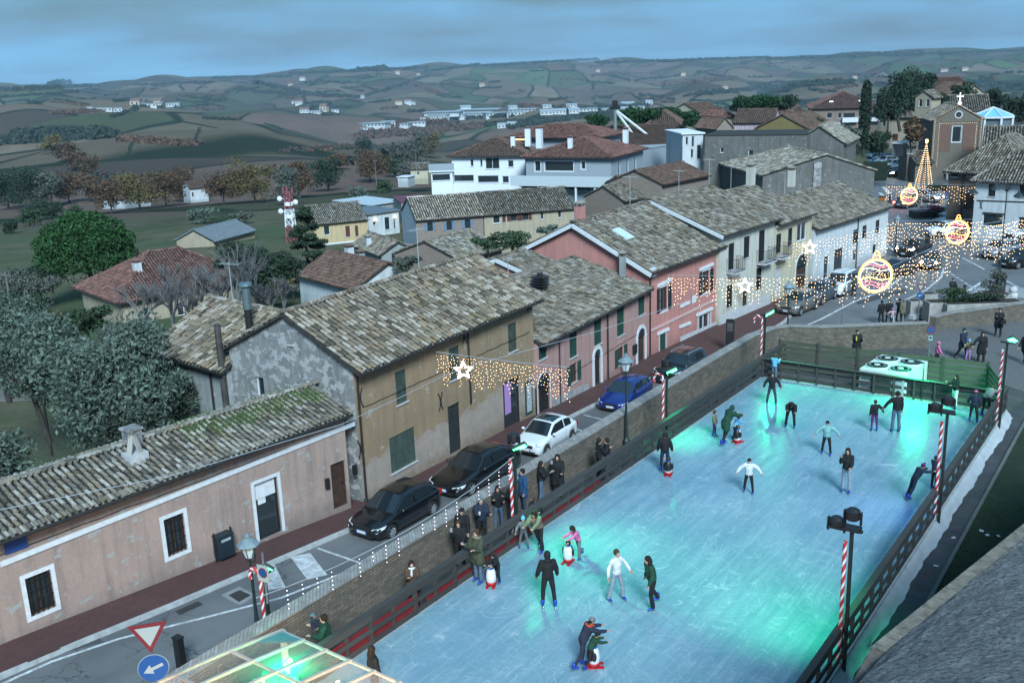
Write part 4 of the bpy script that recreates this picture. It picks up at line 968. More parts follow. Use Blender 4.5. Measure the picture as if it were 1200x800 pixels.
for q in ((966, 301, 971, 325.7), (978, 293, 988, 317.5), (1000, 293, 1003.5, 305), (1023, 287, 1028, 297)): b8.win('front', q, 'glass', detail=False)
for q in ((1000, 270, 1004.5, 284), (1011, 265, 1015, 278), (1026.5, 258.5, 1030, 272)): b8.win('front', q, 'shut', SH_D, detail=False)
b8.finish(); b8.pipe('front', b8.L * .55)
# waste bin on the wall of the low house
def litter_bin(p, rz):
    r = empty('litter_bin', p, rz, 'dark metal litter bin standing against the low pink house', 'litter bin'); m = MB()
    m.box(-.32, .32, -.2, .2, .15, .98); m.box(-.34, .34, -.22, .22, .98, 1.04); m.build('bin_body', mat('bin_paint', (.012, .022, .03), .4, .2, 4), r)
    m = MB()
    for s_ in (-1, 1): m.box(s_ * .36 - .025, s_ * .36 + .025, -.03, .03, 0, 1.18)
    m.build('post', IRON, r); m = MB(); m.box(-.2, .2, -.215, -.201, .8, .9); m.build('slot', mat('pale_slot', (.25, .3, .32), .5), r)
p = G(264, 655, .13); litter_bin(p, math.atan2(b1.u.y, b1.u.x))

def aerial(b, t, v, h=2.2, a=.4):
    z = b.roofz(t, v); mb = MB(); mb.cyl(t, v, z - .1, z + h, .022, n=6); mb.bar((t - .6 * math.cos(a), v - .6 * math.sin(a), z + h - .1), (t + .6 * math.cos(a), v + .6 * math.sin(a), z + h - .1), .02, .02)
    for k in range(6): c, s_ = math.cos(a), math.sin(a); x = -.5 + .2 * k; mb.bar((t + x * c - .3 * s_, v + x * s_ + .3 * c, z + h - .07), (t + x * c + .3 * s_, v + x * s_ - .3 * c, z + h - .07), .012, .012)
    mb.build('tv_aerial', mat('aerial_metal', (.3, .32, .33), .4, 0), b.roofobj)
for b, t, v in ((b3, 9.5, 3.6), (b4, 6, 5.2), (b5, 7.5, 5.6), (b6, 4, 5.9), (b6, 9, 6), (b7, 3, 5.5), (b8, 5, 5.4), (b2, 2, 3.4)): aerial(b, t, v, random.uniform(1.6, 2.6), random.uniform(0, 1.5))
for b, x0, x1, z in ((b1, .3, b1.L - .3, 4.35), (b4, .3, b4.L - .3, 3.35), (b3, .4, b3.L - .4, 6.1)):
    mb = MB(); mb.tube([b.fp('front', x0 + (x1 - x0) * i / 24, z - .05 * abs(math.sin(i * 1.3)), .02) for i in range(25)], .014, 4); mb.build('wall_cable', IRON, b.root)
# ================================================================== BUILDINGS BEHIND AND BEYOND
def e2(a, b, ze):
    if ze > 50: ze = PR(a[0], a[1], ze).z      # a distance instead of a height
    p = P(a[0], a[1], ze); q = P(b[0], b[1], ze); return (p.x, p.y), (q.x, q.y)
def house(name, label, a, b, ze, depth, hgt, roof='gable_u', rise=1.8, wall=WALLW, tile=TILE2, ts=1.2, wins=(), fin=True, **k):
    A, B = e2(a, b, ze); ze = PR(a[0], a[1], ze).z if ze > 50 else ze; h = Bld(name, label, A, B, depth, ze - hgt, ze, roof, rise, wall=wall, tile=tile, ts=ts, **k)
    for w in wins:
        q = w[0]; kw = dict(w[2]) if len(w) > 2 else {}; face = kw.pop('face', 'front'); h.win(face, q, w[1], detail=kw.pop('detail', False), **kw)
    if fin: h.finish()
    return h
def W_(x, y, w, h): return (x - w / 2, y - h / 2, x + w / 2, y + h / 2)
BRICKH = brickmat('pale_brickwork', (.30, .23, .185), (.25, .19, .16), (.27, .24, .21)); YEL = stucco('yellow_plaster', (.44, .34, .19), (.38, .30, .18), .8, (.22, .2, .15)); BEIGE = stucco('beige_plaster', (.34, .29, .21), (.28, .24, .18), .75, (.16, .14, .12))
# long brick and yellow terrace
h = house('long_house', 'long two storey brick house with blue shutters and mottled roof', (487, 257), (566, 251), -.8, 9, 6.5, rise=2.0, wall=BRICKH, tile=TILEP, side_wall=WALLW, ov=.3,
      wins=[(W_(504, 266, 7, 10), 'open', {'sh': SH_B}), (W_(526.5, 264.5, 7, 10), 'open', {'sh': SH_B}), (W_(548, 262.5, 7, 10), 'open', {'sh': SH_B}), (W_(505.5, 287, 10, 9), 'shut', {'sh': SH_B}), (W_(528, 285.5, 6.5, 9), 'shut', {'sh': SH_B})])
A_, B_ = e2((567, 250.8), (672.5, 243), -.8)
h = house('long_house', 'long yellowish house adjoining the brick one with small dark windows', (567, 250.8), (672.5, 243), -.8, 9, 6.5, rise=2.0, wall=BEIGE, tile=TILE2, ov=.3,
      wins=[(W_(582, 257, 9, 9), 'glass'), (W_(590.5, 256, 4, 9), 'shut', {'sh': SH_R}), (W_(602, 254, 8, 9), 'open', {'sh': SH_R}), (W_(616, 253, 7, 9), 'open', {'sh': SH_R}), (W_(635.5, 253, 4, 8), 'glass'), (W_(656, 251, 4.5, 8), 'glass')])
# yellow house with maroon shutters, flat annexe with wall lamps
h = house('yellow_plaster_house', 'yellow house with maroon shutters beside the red and white mast', (368, 262), (430.5, 256), -5.0, 9, 7, rise=2.0, wall=YEL, tile=TILE3, wins=[(W_(407.5, 271, 6, 12), 'shut', {'sh': SH_R}), (W_(418, 270.5, 4.5, 12), 'shut', {'sh': SH_R}), (W_(383, 270, 8, 10), 'glass')])
h.box('band', 'front', (0, 3.6, h.L, 3.85), .003, .05, WHITE, metric=True)
h = house('flat_roofed_house', 'low white flat roofed building with two lit wall lamps', (431, 252), (467, 247), -5.3, 8, 6, 'flat', wall=WALLW, tile=mat('grey_roofing', (.10, .13, .15), .7), fin=True, wins=[(W_(454, 262, 7, 14), 'glass', {'name': 'door'}), (W_(462.5, 262, 3, 12), 'glass'), (W_(439, 262, 4, 4), 'glass')])
for x, y in ((440, 257.5), (463, 254)):
    q = h.pix('front', x, y, .1); mb = MB(); mb.ell(h.fp('front', q[0], q[1], .18), .2, 8, 6); mb.build('wall_lamp', emis('warm_wall_lamp', (1, .72, .42), 3.0), h.root)
# small white houses between
h = house('cottage', 'small white gabled cottage with dark shutters below the yellow house', (447, 298), (487, 293), -3.6, 9, 5, 'gable_v', 1.15, GREYP, TILE2, 1.1, wins=[(W_(462, 304, 6, 11), 'shut', {'sh': SH_D}), ((3, 1.5, 3.9, 3.2), 'shut', {'sh': SH_R, 'face': 'left'}), ((6, 1.5, 6.8, 3.2), 'shut', {'sh': SH_R, 'face': 'left'})], og=.2)
h.chimney(.4, 5, .6, 1.0, m=WALLW)
h = house('cottage_annexe', 'lean-to annexe of the small white cottage with dark door', (480, 300), (504, 294), -4.6, 4, 4, 'gable_v', .8, GREYP, TILE2, 1.1, wins=[(W_(499.5, 303, 5, 10), 'shut', {'sh': SH_D}), (W_(484, 303, 4, 7), 'glass')])
h = house('white_cottage', 'white house with brown tiled roof and a red shutter behind the ochre house', (350, 321), (418, 338.5), -2.0, 7, 5, 'gable_u', 1.7, WALLW, TILEB, 1.2, rf=.5, wins=[(W_(407, 346, 6, 6), 'shut', {'sh': mat('red_shutter', (.2, .02, .03), .7)})])
h.chimney(.6, 5.4, .7, 1.1, m=WALLW); h.chimney(1.9, 5.8, .7, .8, m=GREYP)
h = house('low_outhouse', 'low tiled outhouse behind the rose house roof', (536, 304), (588, 290), -1.0, 8, 5, 'gable_u', 1.4, BRICKH, TILE3, 1.1)
h = house('gate_lodge', 'tiny outhouse with red door beside the white cottage', (488, 303), (506, 300), -5, 4, 3, 'gable_u', .8, BRICKH, TILEB, 1.1, wins=[(W_(499, 307, 6, 8), 'shut', {'sh': SH_R})])
# red hipped roof house by the big pine
h = house('hipped_house', 'beige house with wide red hipped roof behind the bare trees', (141, 350), (296, 323), -3.4, 10.5, 4.5, 'hip', 3.0, BEIGE, TILER, 1.25, ov=.6, wins=[(W_(172, 368, 9, 14), 'glass'), (W_(212, 362, 10, 14), 'glass'), (W_(250, 355, 10, 14), 'glass')])
h.chimney(3.2, 3.2, .7, .8, m=WALLW); mb = MB(); mb.cyl(4.4, 6.0, 5, h.H + 3.4, .13); mb.build('flue', IRON, h.roofobj)
h = house('grey_roofed_shed', 'shed with corrugated grey roof seen beyond the bare trees', (250, 283), (298, 270), -8, 7, 4, 'gable_u', 1.6, BEIGE, mat('grey_sheet_roof', (.12, .15, .17), .6, .2), 1.6)
# white villa with the red hipped roofs, long terrace and glazed ground floor
VW = mat('villa_white', (.56, .60, .63), .8, .05, 3); VG = mat('villa_grey', (.24, .28, .31), .8, .06, 3)
ze = 4.0
h = house('villa', 'large white villa wing with dark red hipped roof and ribbon windows', (529, 182), (615, 180.5), ze, 12, 9, 'hip', 2.0, VW, TILEB, 1.5, ov=.6,
      wins=[(W_(577, 191.5, 17, 13), 'glass', {'detail': True}), (W_(553, 191, 4, 8), 'glass'), (W_(564, 191, 3, 8), 'glass'), (W_(598.5, 192, 7, 8), 'glass', {}), (W_(543.5, 209, 24, 7.5), 'glass'), (W_(572, 210, 25, 8), 'glass'), (W_(592.5, 210.5, 8, 8), 'glass')])
h.chimney(11, 4, .8, 2.2, m=VW); h.chimney(9, 2.5, .6, 1.2, m=VW)
A, B = e2((505, 202), (530, 201), 1.8)
h2 = Bld('villa_terrace_wing', 'low white flat roofed wing at the left end of the villa', A, B, 10, -5, 1.8, 'flat', wall=VW, tile=VW, ov=.3); h2.win('front', W_(517, 208, 22, 7), 'glass', detail=False); h2.finish(); h2.box('parapet', 'front', (-.3, h2.H + .2, h2.L + .3, h2.H + 1.2), -.1, .3, VG, metric=True)
h = house('grey_villa', 'grey villa wing with bright red hipped roof above the glazed terrace', (616, 183), (716, 183.5), 4.0, 14, 9, 'hip', 2.1, VG, TILER, 1.5, ov=.6, fin=False,
      wins=[(W_(630, 195, 7, 12), 'glass', {'sur': WHITE}), (W_(655, 195, 34, 12), 'glass', {'lit': False, 'sur': WHITE}), (W_(683.5, 194, 5, 9), 'glass', {'sur': WHITE}), (W_(614 + 8, 216, 22, 10), 'glass'), (W_(646, 217, 28, 10), 'glass'), (W_(679, 218, 28, 11), 'glass'), (W_(707, 219, 22, 12), 'glass', {}),
            ((3, 5.3, 3.9, 8), 'glass', {'face': 'right'}), ((6.5, 5.3, 7.4, 8), 'glass', {'face': 'right'}), ((10, 5.3, 10.9, 8), 'glass', {'face': 'right'}), ((1, .5, 6, 3.4), 'glass', {'face': 'right'}), ((7, .5, 13, 3.4), 'glass', {'face': 'right'})])
h.finish(); h.chimney(.9, 3, .8, 2.4, m=VW); h.chimney(6, 2.4, .6, 1.1, m=VW); h.chimney(11, 12, .7, 1.6, m=VW)
t0, z0 = h.pix('front', 598, 206, 1.8); t1, z1 = h.pix('front', 731, 212, 1.8)
mb = MB(); mb.box(t0, t1, -1.8, -.01, z1 - .9, z1 - .55); mb.box(t1 - .2, t1, -1.8, 24, z1 - .9, z1 + .5); mb.box(h.L, t1 - .2, -.01, 24, z1 - .9, z1 - .55); mb.build('terrace', VG, h.root)
mb = MB(); mb.box(t0, t1, -1.85, -1.7, z1 - .95, z1 + .5); mb.box(t1, t1 + .12, -1.8, 24, z1 - .95, z1 + .55); mb.build('terrace_parapet', mat('parapet_grey', (.40, .45, .47), .8, .05), h.root)
mb = MB()
for k in range(6): x = t0 + (t1 - t0) * (k + .5) / 6; mb.box(x - .12, x + .12, -1.7, -1.45, -2, z1 - .95)
mb.build('columns', VW, h.root)['label'] = 'white columns under the terrace'
q = h.pix('front', 698, 190, 3.0); 
house('villa_penthouse', 'set back upper storey of the villa under a second red hipped roof', (598, 160), (700, 160), 162, 9, 4, 'hip', 1.5, VG, TILER, 1.5, ov=.7, wins=[(W_(609, 163, 12, 4), 'glass', {'lit': True}), (W_(640, 163, 14, 4), 'glass'), (W_(662, 163, 14, 4), 'glass')])
house('tiled_hall', 'broad grey roofed building right of the villa behind the lattice mast', (712, 172), (800, 168), 168, 18, 8, 'gable_u', 2.6, WALLW, TILEB, 1.5)
house('tall_hall', 'pale building with hipped brown roof rising behind the villa', (752, 150), (800, 149), 205, 12, 10, 'hip', 3.0, WALLW, TILEB, 1.6)
h = house('corniced_house', 'white townhouse with moulded parapet and tall windows beside the derelict hall', (800, 158), (824, 157), 150, 10, 10, 'flat', wall=WALLW, tile=VW, ov=.25, wins=[(W_(805, 165, 3, 9), 'glass'), (W_(812, 166, 3, 12), 'glass'), (W_(819, 178, 4, 16), 'shut', {'sh': SH_D}), (W_(811, 180, 3, 10), 'glass')])
house('corniced_house', 'pale grey side of the townhouse with one small dark window', (764, 174), (800, 168), 3.2, 10, 8, 'flat', wall=VG, tile=VG, ov=.1, wins=[(W_(788, 184, 10, 5), 'glass')])
# roofs between the terrace and the cream house
house('back_house', 'low tiled house wedged between villa and cream house', (730, 235), (790, 226), -.2, 7, 6, 'gable_u', 1.5, BRICKH, TILE2, 1.2)
house('back_house', 'dark tiled outbuilding in front of the villa terrace', (735, 213 + 8), (775, 218), .8, 7, 6, 'gable_u', 1.2, GREYP, TILEB, 1.2)
house('back_house', 'brown tiled outbuilding below the derelict wall', (775, 216), (830, 205), 1.5, 8, 6, 'gable_u', 1.5, BRICKH, TILEB, 1.3)
# derelict hall
h = house('derelict_hall', 'derelict grey rendered hall with sagging tiled gable roof', (894, 206), (1025, 200), 2.2, 22, 7, 'gable_v', 2.2, DERE, TILE3, 1.4, ov=.35, rf=.56, jit=1.8, wins=[(W_(957, 219, 8, 7), 'shut', {'sh': mat('pale_panel', (.32, .35, .36), .9, .2)})], fin=True)
t_, z_ = h.pix('front', 957, 209); h.box('walled_up_chimney', 'front', (t_ - .5, z_ - 1.4, t_ + .5, z_ + 2.0), .003, .2, STONE, metric=True)
h = house('derelict_wall_house', 'long roofless derelict building with a flat grey wall top', (826, 160), (946, 159), 148, 10, 11, 'flat', 0, DERE, tile=UNDER, ov=.02, wins=[(W_(880, 180, 6, 8), 'glass'), (W_(846, 176, 4, 6), 'glass')])
house('derelict_gable', 'ruined gabled end standing behind the derelict hall', (930, 168), (989, 168), 150, 12, 9, 'gable_v', 2.2, DERE, TILE3, 1.4, jit=1.8)
# right side of the square
h = house('corner_house', 'pale two storey house with hipped roof and dark shopfront on the square', (1144, 208.5), (1240, 213), 3.75, 10, 8, 'hip', 3.2, WALLW, TILE2, 1.2, ov=.45, fin=False, wins=[(W_(1162.5, 223, 7, 15), 'shut', {'sh': SH_D}), (W_(1163, 258, 22, 17), 'glass', {'name': 'shopfront', 'lit': False}), (W_(1198, 224, 7, 15), 'shut', {'sh': SH_D}), (W_(1197, 262, 8, 16), 'glass', {})])
h.finish(); h.band('string_course', 'front', (1145, 235), (1205, 237), .12, .04, CU); h.box('shop_sign', 'front', (1152, 248.5, 1178, 251.5), .01, .1, IRON); anchor(h, 'front', 1150, 240)
h = house('low_corner_house', 'brown brick house with lean tiled roof and dark doorway by the church', (1113, 197), (1195, 202), 3.9, 10, 8, 'hip', 3.4, BRW, TILE2, 1.2, ov=.5, wins=[(W_(1137, 203, 7, 8), 'glass'), (W_(1134.5, 236, 9, 19), 'door', {}), (W_(1118, 203, 9, 10), 'glass')])
h.pipe('front', 1.8)
# church
RBR = brickmat('church_brick', (.20, .10, .075), (.155, .085, .065), (.16, .13, .11)); SBR = brickmat('church_stone', (.19, .165, .135), (.15, .13, .11), (.15, .14, .12))
h = house('church', 'brick church with gabled front outlined in fairy lights and a white cross', (1094, 141), (1152, 139.5), 6.2, 9, 10, 'gable_u' if False else 'gable_v', 2.1, SBR, TILE2, 1.3, ov=.3, fin=False, wins=[(W_(1121, 157.5, 9, 18), 'glass', {'sur': STONEW})])
h.win('left', (6, 5.5, 6.8, 8.6), 'glass', detail=False)
h.finish()
t0, z0 = h.pix('front', 1103, 175); h.box('brick_panel', 'front', (1.0, 5.2, 2.7, h.H - .7), .003, .05, RBR, metric=True); h.box('brick_panel', 'front', (h.L - 2.7, 5.2, h.L - 1.0, h.H - .7), .003, .05, RBR, metric=True)
mb = MB(); c_ = h.fp('front', h.L / 2, h.H + .75, .03); mb.tube([c_ + Vector((0, .02, 0)), c_ - Vector((0, .08, 0))], .62, 16, mi=0); mb.build('oculus_ring', STONEW, h.root); mb = MB(); mb.tube([c_ - Vector((0, .08, 0)), c_ - Vector((0, .1, 0))], .42, 16); mb.build('oculus', IRON, h.root)
mb = MB(); h.fbox(mb, 'front', 0, .5, 0, h.H, .003, .12); h.fbox(mb, 'front', h.L - .5, h.L, 0, h.H, .003, .12); h.fbox(mb, 'front', .5, h.L - .5, h.H - .35, h.H, .003, .1); mb.build('pilasters', SBR, h.root)
top = Vector((h.L / 2, -.1, h.H + 2.3)); mb = MB(); mb.lathe([(.3, 0), (.22, .3), (.12, .5)], 8, top); mb.bar(top + Vector((0, 0, .5)), top + Vector((0, 0, 1.7)), .11, .11, (0, 1, 0)); mb.bar(top + Vector((-.42, 0, 1.2)), top + Vector((.42, 0, 1.2)), .11, .11)
for q in ((0, 0, 1.7), (-.42, 0, 1.2), (.42, 0, 1.2)): mb.ell(top + Vector(q), .1, 6, 5)
mb.build('cross', emis('lit_white_cross', (.9, .92, 1.0), .55), h.root)
mb = MB(); t_, z_ = h.pix('front', 1116, 203); mb.add([h.fp('front', t_ - .9, z_ - 3, .004), h.fp('front', t_ - .9, z_, .004), h.fp('front', t_ - .9, z_, .5), h.fp('front', t_ - .9, z_ - 3, .5)], [(0, 1, 2, 3)])
h.fbox(mb, 'front', t_ - 1, t_ - .7, 0, z_, .004, .5); h.fbox(mb, 'front', t_ + .7, t_ + 1, 0, z_, .004, .5); mb.extr([h.fp('front', t_ - 1.2, z_, .004), h.fp('front', t_ + 1.2, z_, .004), h.fp('front', t_, z_ + .7, .004)], (0, -.6, 0)); mb.build('portal', STONEW, h.root)
WARM = emis('warm_bulb', (1.0, .66, .38), 1.5)
def bulbs(name, pts, r, m, parent, pattern=None):
    mb = MB(); o = [(1, 0, 0), (-1, 0, 0), (0, 1, 0), (0, -1, 0), (0, 0, 1), (0, 0, -1)]; F = [(0, 2, 4), (2, 1, 4), (1, 3, 4), (3, 0, 4), (2, 0, 5), (1, 2, 5), (3, 1, 5), (0, 3, 5)]
    pts = np.array([tuple(p) for p in pts], float); n = len(pts); rr = np.broadcast_to(np.asarray(r, float), (n,))
    V = (pts[:, None, :] + np.array(o)[None] * rr[:, None, None]).reshape(-1, 3); Fa = (np.arange(n)[:, None, None] * 6 + np.array(F)[None]).reshape(-1, 3)
    mb.addarr(V, Fa); return mb.build(name, m, parent)
pts = []
def lin(a, b, st=.32):
    a = Vector(a); b = Vector(b); k = max(1, int((b - a).length / st)); return [a.lerp(b, i / k) for i in range(k + 1)]
f = lambda t, z: h.fp('front', t, z, .22)
pts += lin(f(.2, 1), f(.2, h.H)) + lin(f(h.L - .2, 4), f(h.L - .2, h.H)) + lin(f(.1, h.H + .1), f(h.L / 2, h.H + 2.2)) + lin(f(h.L / 2, h.H + 2.2), f(h.L - .1, h.H + .1)) + lin(f(.9, h.H - .5), f(h.L - .9, h.H - .5)) + lin(f(.9, 3), f(.9, h.H - .5)) + lin(f(h.L - .9, 5), f(h.L - .9, h.H - .5))
bulbs('fairy_lights', pts, .035, WARM, h.root)
house('church_annexe', 'narrow two storey annexe at the left foot of the church', (1064, 170), (1074, 169.6), 171, 3, 6, 'gable_u', .8, SBR, TILE2, 1.2, wins=[(W_(1064.5, 177, 2, 6), 'glass'), (W_(1069, 177, 2, 6), 'glass')])
house('church_porch', 'low tiled lean-to at the left foot of the church', (1073, 191), (1093, 190.3), 169, 4, 5, 'shed', 1.4, SBR, TILE2, 1.2)
# beyond the square
h = house('pyramid_house', 'beige house with pyramid tiled roof and veranda left of the church', (1031, 136), (1071, 136), 3.2, 9, 7.5, 'hip', 2.6, BEIGE, TILE2, 1.4, ov=.5, wins=[(W_(1036, 144, 3, 9), 'glass'), (W_(1049, 161, 6, 8), 'shut', {'sh': SH_R}), (W_(1037, 162, 5, 9), 'glass')])
h = house('apartment_house', 'large brown three storey house with red roof and white balconies behind the cypress', (952, 126), (1030, 124), .8, 22, 11, 'hip', 4.2, stucco('brown_plaster', (.20, .155, .13), None, .8), TILER, 2.0, ov=.9, wins=[(W_(972, 135.5, 6, 6), 'glass'), (W_(984, 135.5, 4, 6), 'glass'), (W_(995, 137, 14, 9), 'glass', {}), (W_(1022, 136, 8, 8), 'glass', {}), (W_(978, 152, 16, 16), 'shut', {'sh': WHITE, 'name': 'garage_door'})])
h.box('balcony', 'front', (987, 138, 1005, 143), .01, 1.4, WHITE); h.box('balcony', 'front', (1018, 138, 1030, 142), .01, 1.4, WHITE)
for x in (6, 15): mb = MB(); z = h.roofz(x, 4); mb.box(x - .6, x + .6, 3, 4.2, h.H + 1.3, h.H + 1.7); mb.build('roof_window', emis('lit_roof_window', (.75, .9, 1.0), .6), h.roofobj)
house('lilac_house', 'small lilac house with brown tiled roof beyond the derelict wall', (859, 143.5), (906, 143), 3.9, 9, 6, 'gable_u', 2.3, stucco('lilac_plaster', (.40, .32, .36), None, .9), TILEB, 1.6)
house('ochre_gable_house', 'ochre gabled house beyond the derelict wall with brown roof', (887, 150.5), (946, 151), 4.6, 12, 6, 'gable_v', 2.2, stucco('moss_ochre_plaster', (.20, .16, .06), (.13, .11, .05), .7), TILEB, 1.6, ov=.5)
for i, (a, b, ze, dp, hg, ro, ri, wl, tl, lb) in enumerate([
    ((840, 150), (858, 149), 180, 8, 5, 'gable_v', 1.5, BRICKH, TILEB, 'small brown house left of the lilac house'),
    ((818, 132), (846, 130), 260, 10, 6, 'gable_u', 2, CREAM2, TILEB, 'cream house with flat tiled roof under the pines'),
    ((846, 137), (860, 136), 240, 8, 6, 'hip', 1.5, CREAM2, TILER, 'little yellow house at the edge of the pines'),
    ((925, 137), (951, 136), 270, 12, 7, 'hip', 2.5, PINK2, TILEB, 'mauve roofed villa left of the brown apartment house'),
    ((915, 142), (935, 141), 230, 9, 6, 'gable_v', 1.8, BEIGE, TILER, 'gabled house between the mauve villa and the pines'),
    ((1090, 106), (1140, 104), 320, 16, 8, 'gable_u', 3.2, BEIGE, TILER, 'beige house with orange roof on the rise behind the church'),
    ((1108, 116), (1160, 114), 265, 12, 8, 'gable_v', 3.6, BEIGE, TILEB, 'wide gabled beige house behind the bell turret'),
    ((1112, 129), (1160, 128), 215, 10, 6, 'gable_u', 2.4, WALLW, TILE2, 'white house with dark tiled roof right behind the church'),
    ((1152, 169), (1215, 169), 165, 8, 5, 'gable_u', 2.2, BEIGE, TILE2, 'long low grey tiled building right of the church'),
    ((1152, 150), (1260, 150), 190, 12, 6, 'flat', 0, stucco('dull_red_plaster', (.16, .07, .07), None, .9), None, 'long dull red wall with a white top edge right of the church'),
    ((1176, 141), (1230, 140), 230, 14, 7, 'gable_u', 1.5, BEIGE, TILEB, 'brown roofed building at the right edge beyond the pavilion')]):
    house('village_house', lb, a, b, ze, dp, hg, ro, ri, wl, tl, 1.6)
# bell turret
A, B = e2((1073, 114), (1092, 114), 195)
bt = Bld('bell_turret', 'small brick bell gable with two open arches behind the church', A, B, 3.0, -4, PR(1073, 114, 195).z, 'gable_v', 1.0, wall=BEIGE, tile=TILE2, ts=1.3, ov=.4)
for q in (W_(1078.5, 121, 3.4, 9), W_(1087, 121, 3.4, 9)): bt.win('front', q, 'glass', detail=False)
bt.finish()
# blue glass pavilion
p = PR(1162, 150, 185); r = empty('pavilion', (p.x, p.y, p.z), .6, 'octagonal pavilion with pale blue pyramid roof and white posts', 'pavilion'); n = 8; mb = MB(); rr = 4.2
d_ = (p - CAM).length; rr = 21 * d_ / F_PX; hh = -.1
ang = [math.pi * 2 * k / n for k in range(n)]; c = [(rr * math.cos(a), rr * math.sin(a)) for a in ang]
mb.add([(x, y, hh + 2) for x, y in c] + [(0, 0, hh + 2 + rr * .42)], [(k, (k + 1) % n, n) for k in range(n)]); mb.build('roof', mat('blue_glass_roof', (.16, .42, .62), .3, .1, 1), r)
mb = MB()
for k in range(n): mb.cyl(c[k][0] * .96, c[k][1] * .96, -4, hh + 2, .22, n=6); a = c[k]; b = c[(k + 1) % n]; mb.bar((a[0], a[1], hh + 1.9), (b[0], b[1], hh + 1.9), .3, .3); mb.tube([(a[0], a[1], hh + 2.05), (0, 0, hh + 2.05 + rr * .42)], .1, 5)
mb.build('frame', WHITE, r)
mb = MB(); mb.prism([(x * .9, y * .9) for x, y in c], -4, hh + 1.7); mb.build('glazing', mat('dim_glass', (.10, .13, .15), .2, .2), r)

# ------------------------------------------------------------------ masts
def lattice(p, h, w, label):
    r = empty('radio_mast', p, .4, label, 'mast'); RD = mat('mast_red', (.22, .07, .08), .6, .2); WH = mat('mast_white', (.6, .62, .64), .6, .1)
    n = 8
    for k in range(n):
        z0, z1 = h * k / n, h * (k + 1) / n; w0 = w * (1 - .45 * min(1, z0 / h)); w1 = w * (1 - .45 * min(1, z1 / h)); mb = MB()
        c0 = [(w0 * sx, w0 * sy, z0) for sx, sy in ((-1, -1), (1, -1), (1, 1), (-1, 1))]; c1 = [(w1 * sx, w1 * sy, z1) for sx, sy in ((-1, -1), (1, -1), (1, 1), (-1, 1))]
        for i in range(4): j = (i + 1) % 4; mb.tube([c0[i], c1[i]], .10, 5); mb.tube([c0[i], c1[j]], .06, 4); mb.tube([c0[j], c1[i]], .06, 4); mb.tube([c1[i], c1[j]], .06, 4)
        mb.build('lattice_section', RD if (k // 2) % 2 else WH, r)
    mb = MB()
    for zz in (h * .62, h * .8): mb.lathe([(w * .85, 0), (w * .95, .05), (w * .95, .5), (w * .85, .55)], 12, (0, 0, zz))
    mb.build('platform', WH, r)
    for dx, zz in ((-w * 1.9, h * .9), (-w * 1.9, h * .72), (w * 1.5, h * .85)):
        mb = MB(); M3 = Matrix.Rotation(R(90), 3, 'X'); mb.ell((dx, 0, zz), (.42, .42, .2), 12, 7, M3); mb.tube([(dx, 0, zz), (0, 0, zz)], .06, 5); mb.build('dish', WH, r)
    mb = MB()
    for a in range(3): mb.box(w * math.cos(a * 2.1) - .12, w * math.cos(a * 2.1) + .12, w * math.sin(a * 2.1) - .1, w * math.sin(a * 2.1) + .1, h - .2, h + .7)
    mb.build('panel_antenna', RD, r); return r
p = PR(341, 268, 158); d_ = 158 / F_PX * 1.03
lattice((p.x, p.y, p.z - 5), 5 + 41 * d_, 5.5 * d_, 'red and white lattice radio mast with round white dishes')
p = PR(721, 160, 175); d_ = 175 / F_PX
r = empty('telecom_pole', (p.x, p.y, p.z - 8), .3, 'grey telecom pole with slanted pale antennas above the villa', 'mast'); mb = MB(); mb.cyl(0, 0, 0, 8 + 36 * d_, .35, .3, 8); mb.build('pole', mat('galv_steel', (.16, .2, .2), .5, .2, metal=.3), r)
mb = MB(); z = 8 + 30 * d_; mb.box(-.9, .9, -.3, .3, z, z + .5); mb.box(-.4, .4, -.4, .4, z + .4, z + 1.5); mb.build('antenna_head', IRON, r)
for k in (0, 1): mb = MB(); mb.tube([(0, 0, z), (2.8 + k * 2.6, .6, z - 4.0 - k * .3)], .22, 6); mb.build('stay', WHITE, r)
# ================================================================== TREES
BARK = mat('bark', (.040, .035, .030), .95, .3, 3, .5, 20); TWIG = mat('bare_twigs', (.105, .105, .105), .9, .3, 3)
def trunk_mesh(name, h, r, m=BARK, limbs=5, seed=0, parent=None, spread=.6):
    rnd = random.Random(seed); mb = MB(); pts = [(0, 0, -.6)]; x = y = 0
    for k in range(1, 5): x += rnd.uniform(-.06, .06) * h; y += rnd.uniform(-.06, .06) * h; pts.append((x, y, h * k / 4))
    mb.tube(pts, [r * 1.3, r, r * .8, r * .6, r * .3], 7)
    for k in range(limbs):
        a = rnd.uniform(0, 6.28); i = rnd.choice((2, 3, 3)); p = Vector(pts[i]); l = h * rnd.uniform(.4, .7) * spread
        q = p + Vector((math.cos(a) * l * .6, math.sin(a) * l * .6, l * .5)); s_ = q + Vector((math.cos(a + .4) * l * .5, math.sin(a + .4) * l * .5, l * .5)); mb.tube([p, q, s_], [r * .5, r * .32, r * .1], 5)
    return mb.build(name, m, parent)
def lobes(n, seed, r0=.45, flat=1.0, up=.0):
    rnd = random.Random(seed); out = []
    for _ in range(n):
        a = rnd.uniform(0, 6.28); d = rnd.uniform(.15, .68); z = rnd.uniform(-.55, .65) * flat; q = rnd.uniform(.6, 1.15) * r0
        out.append(((d * math.cos(a), d * math.sin(a), z + up), (q, q, q * rnd.uniform(.7, 1))))
    return out
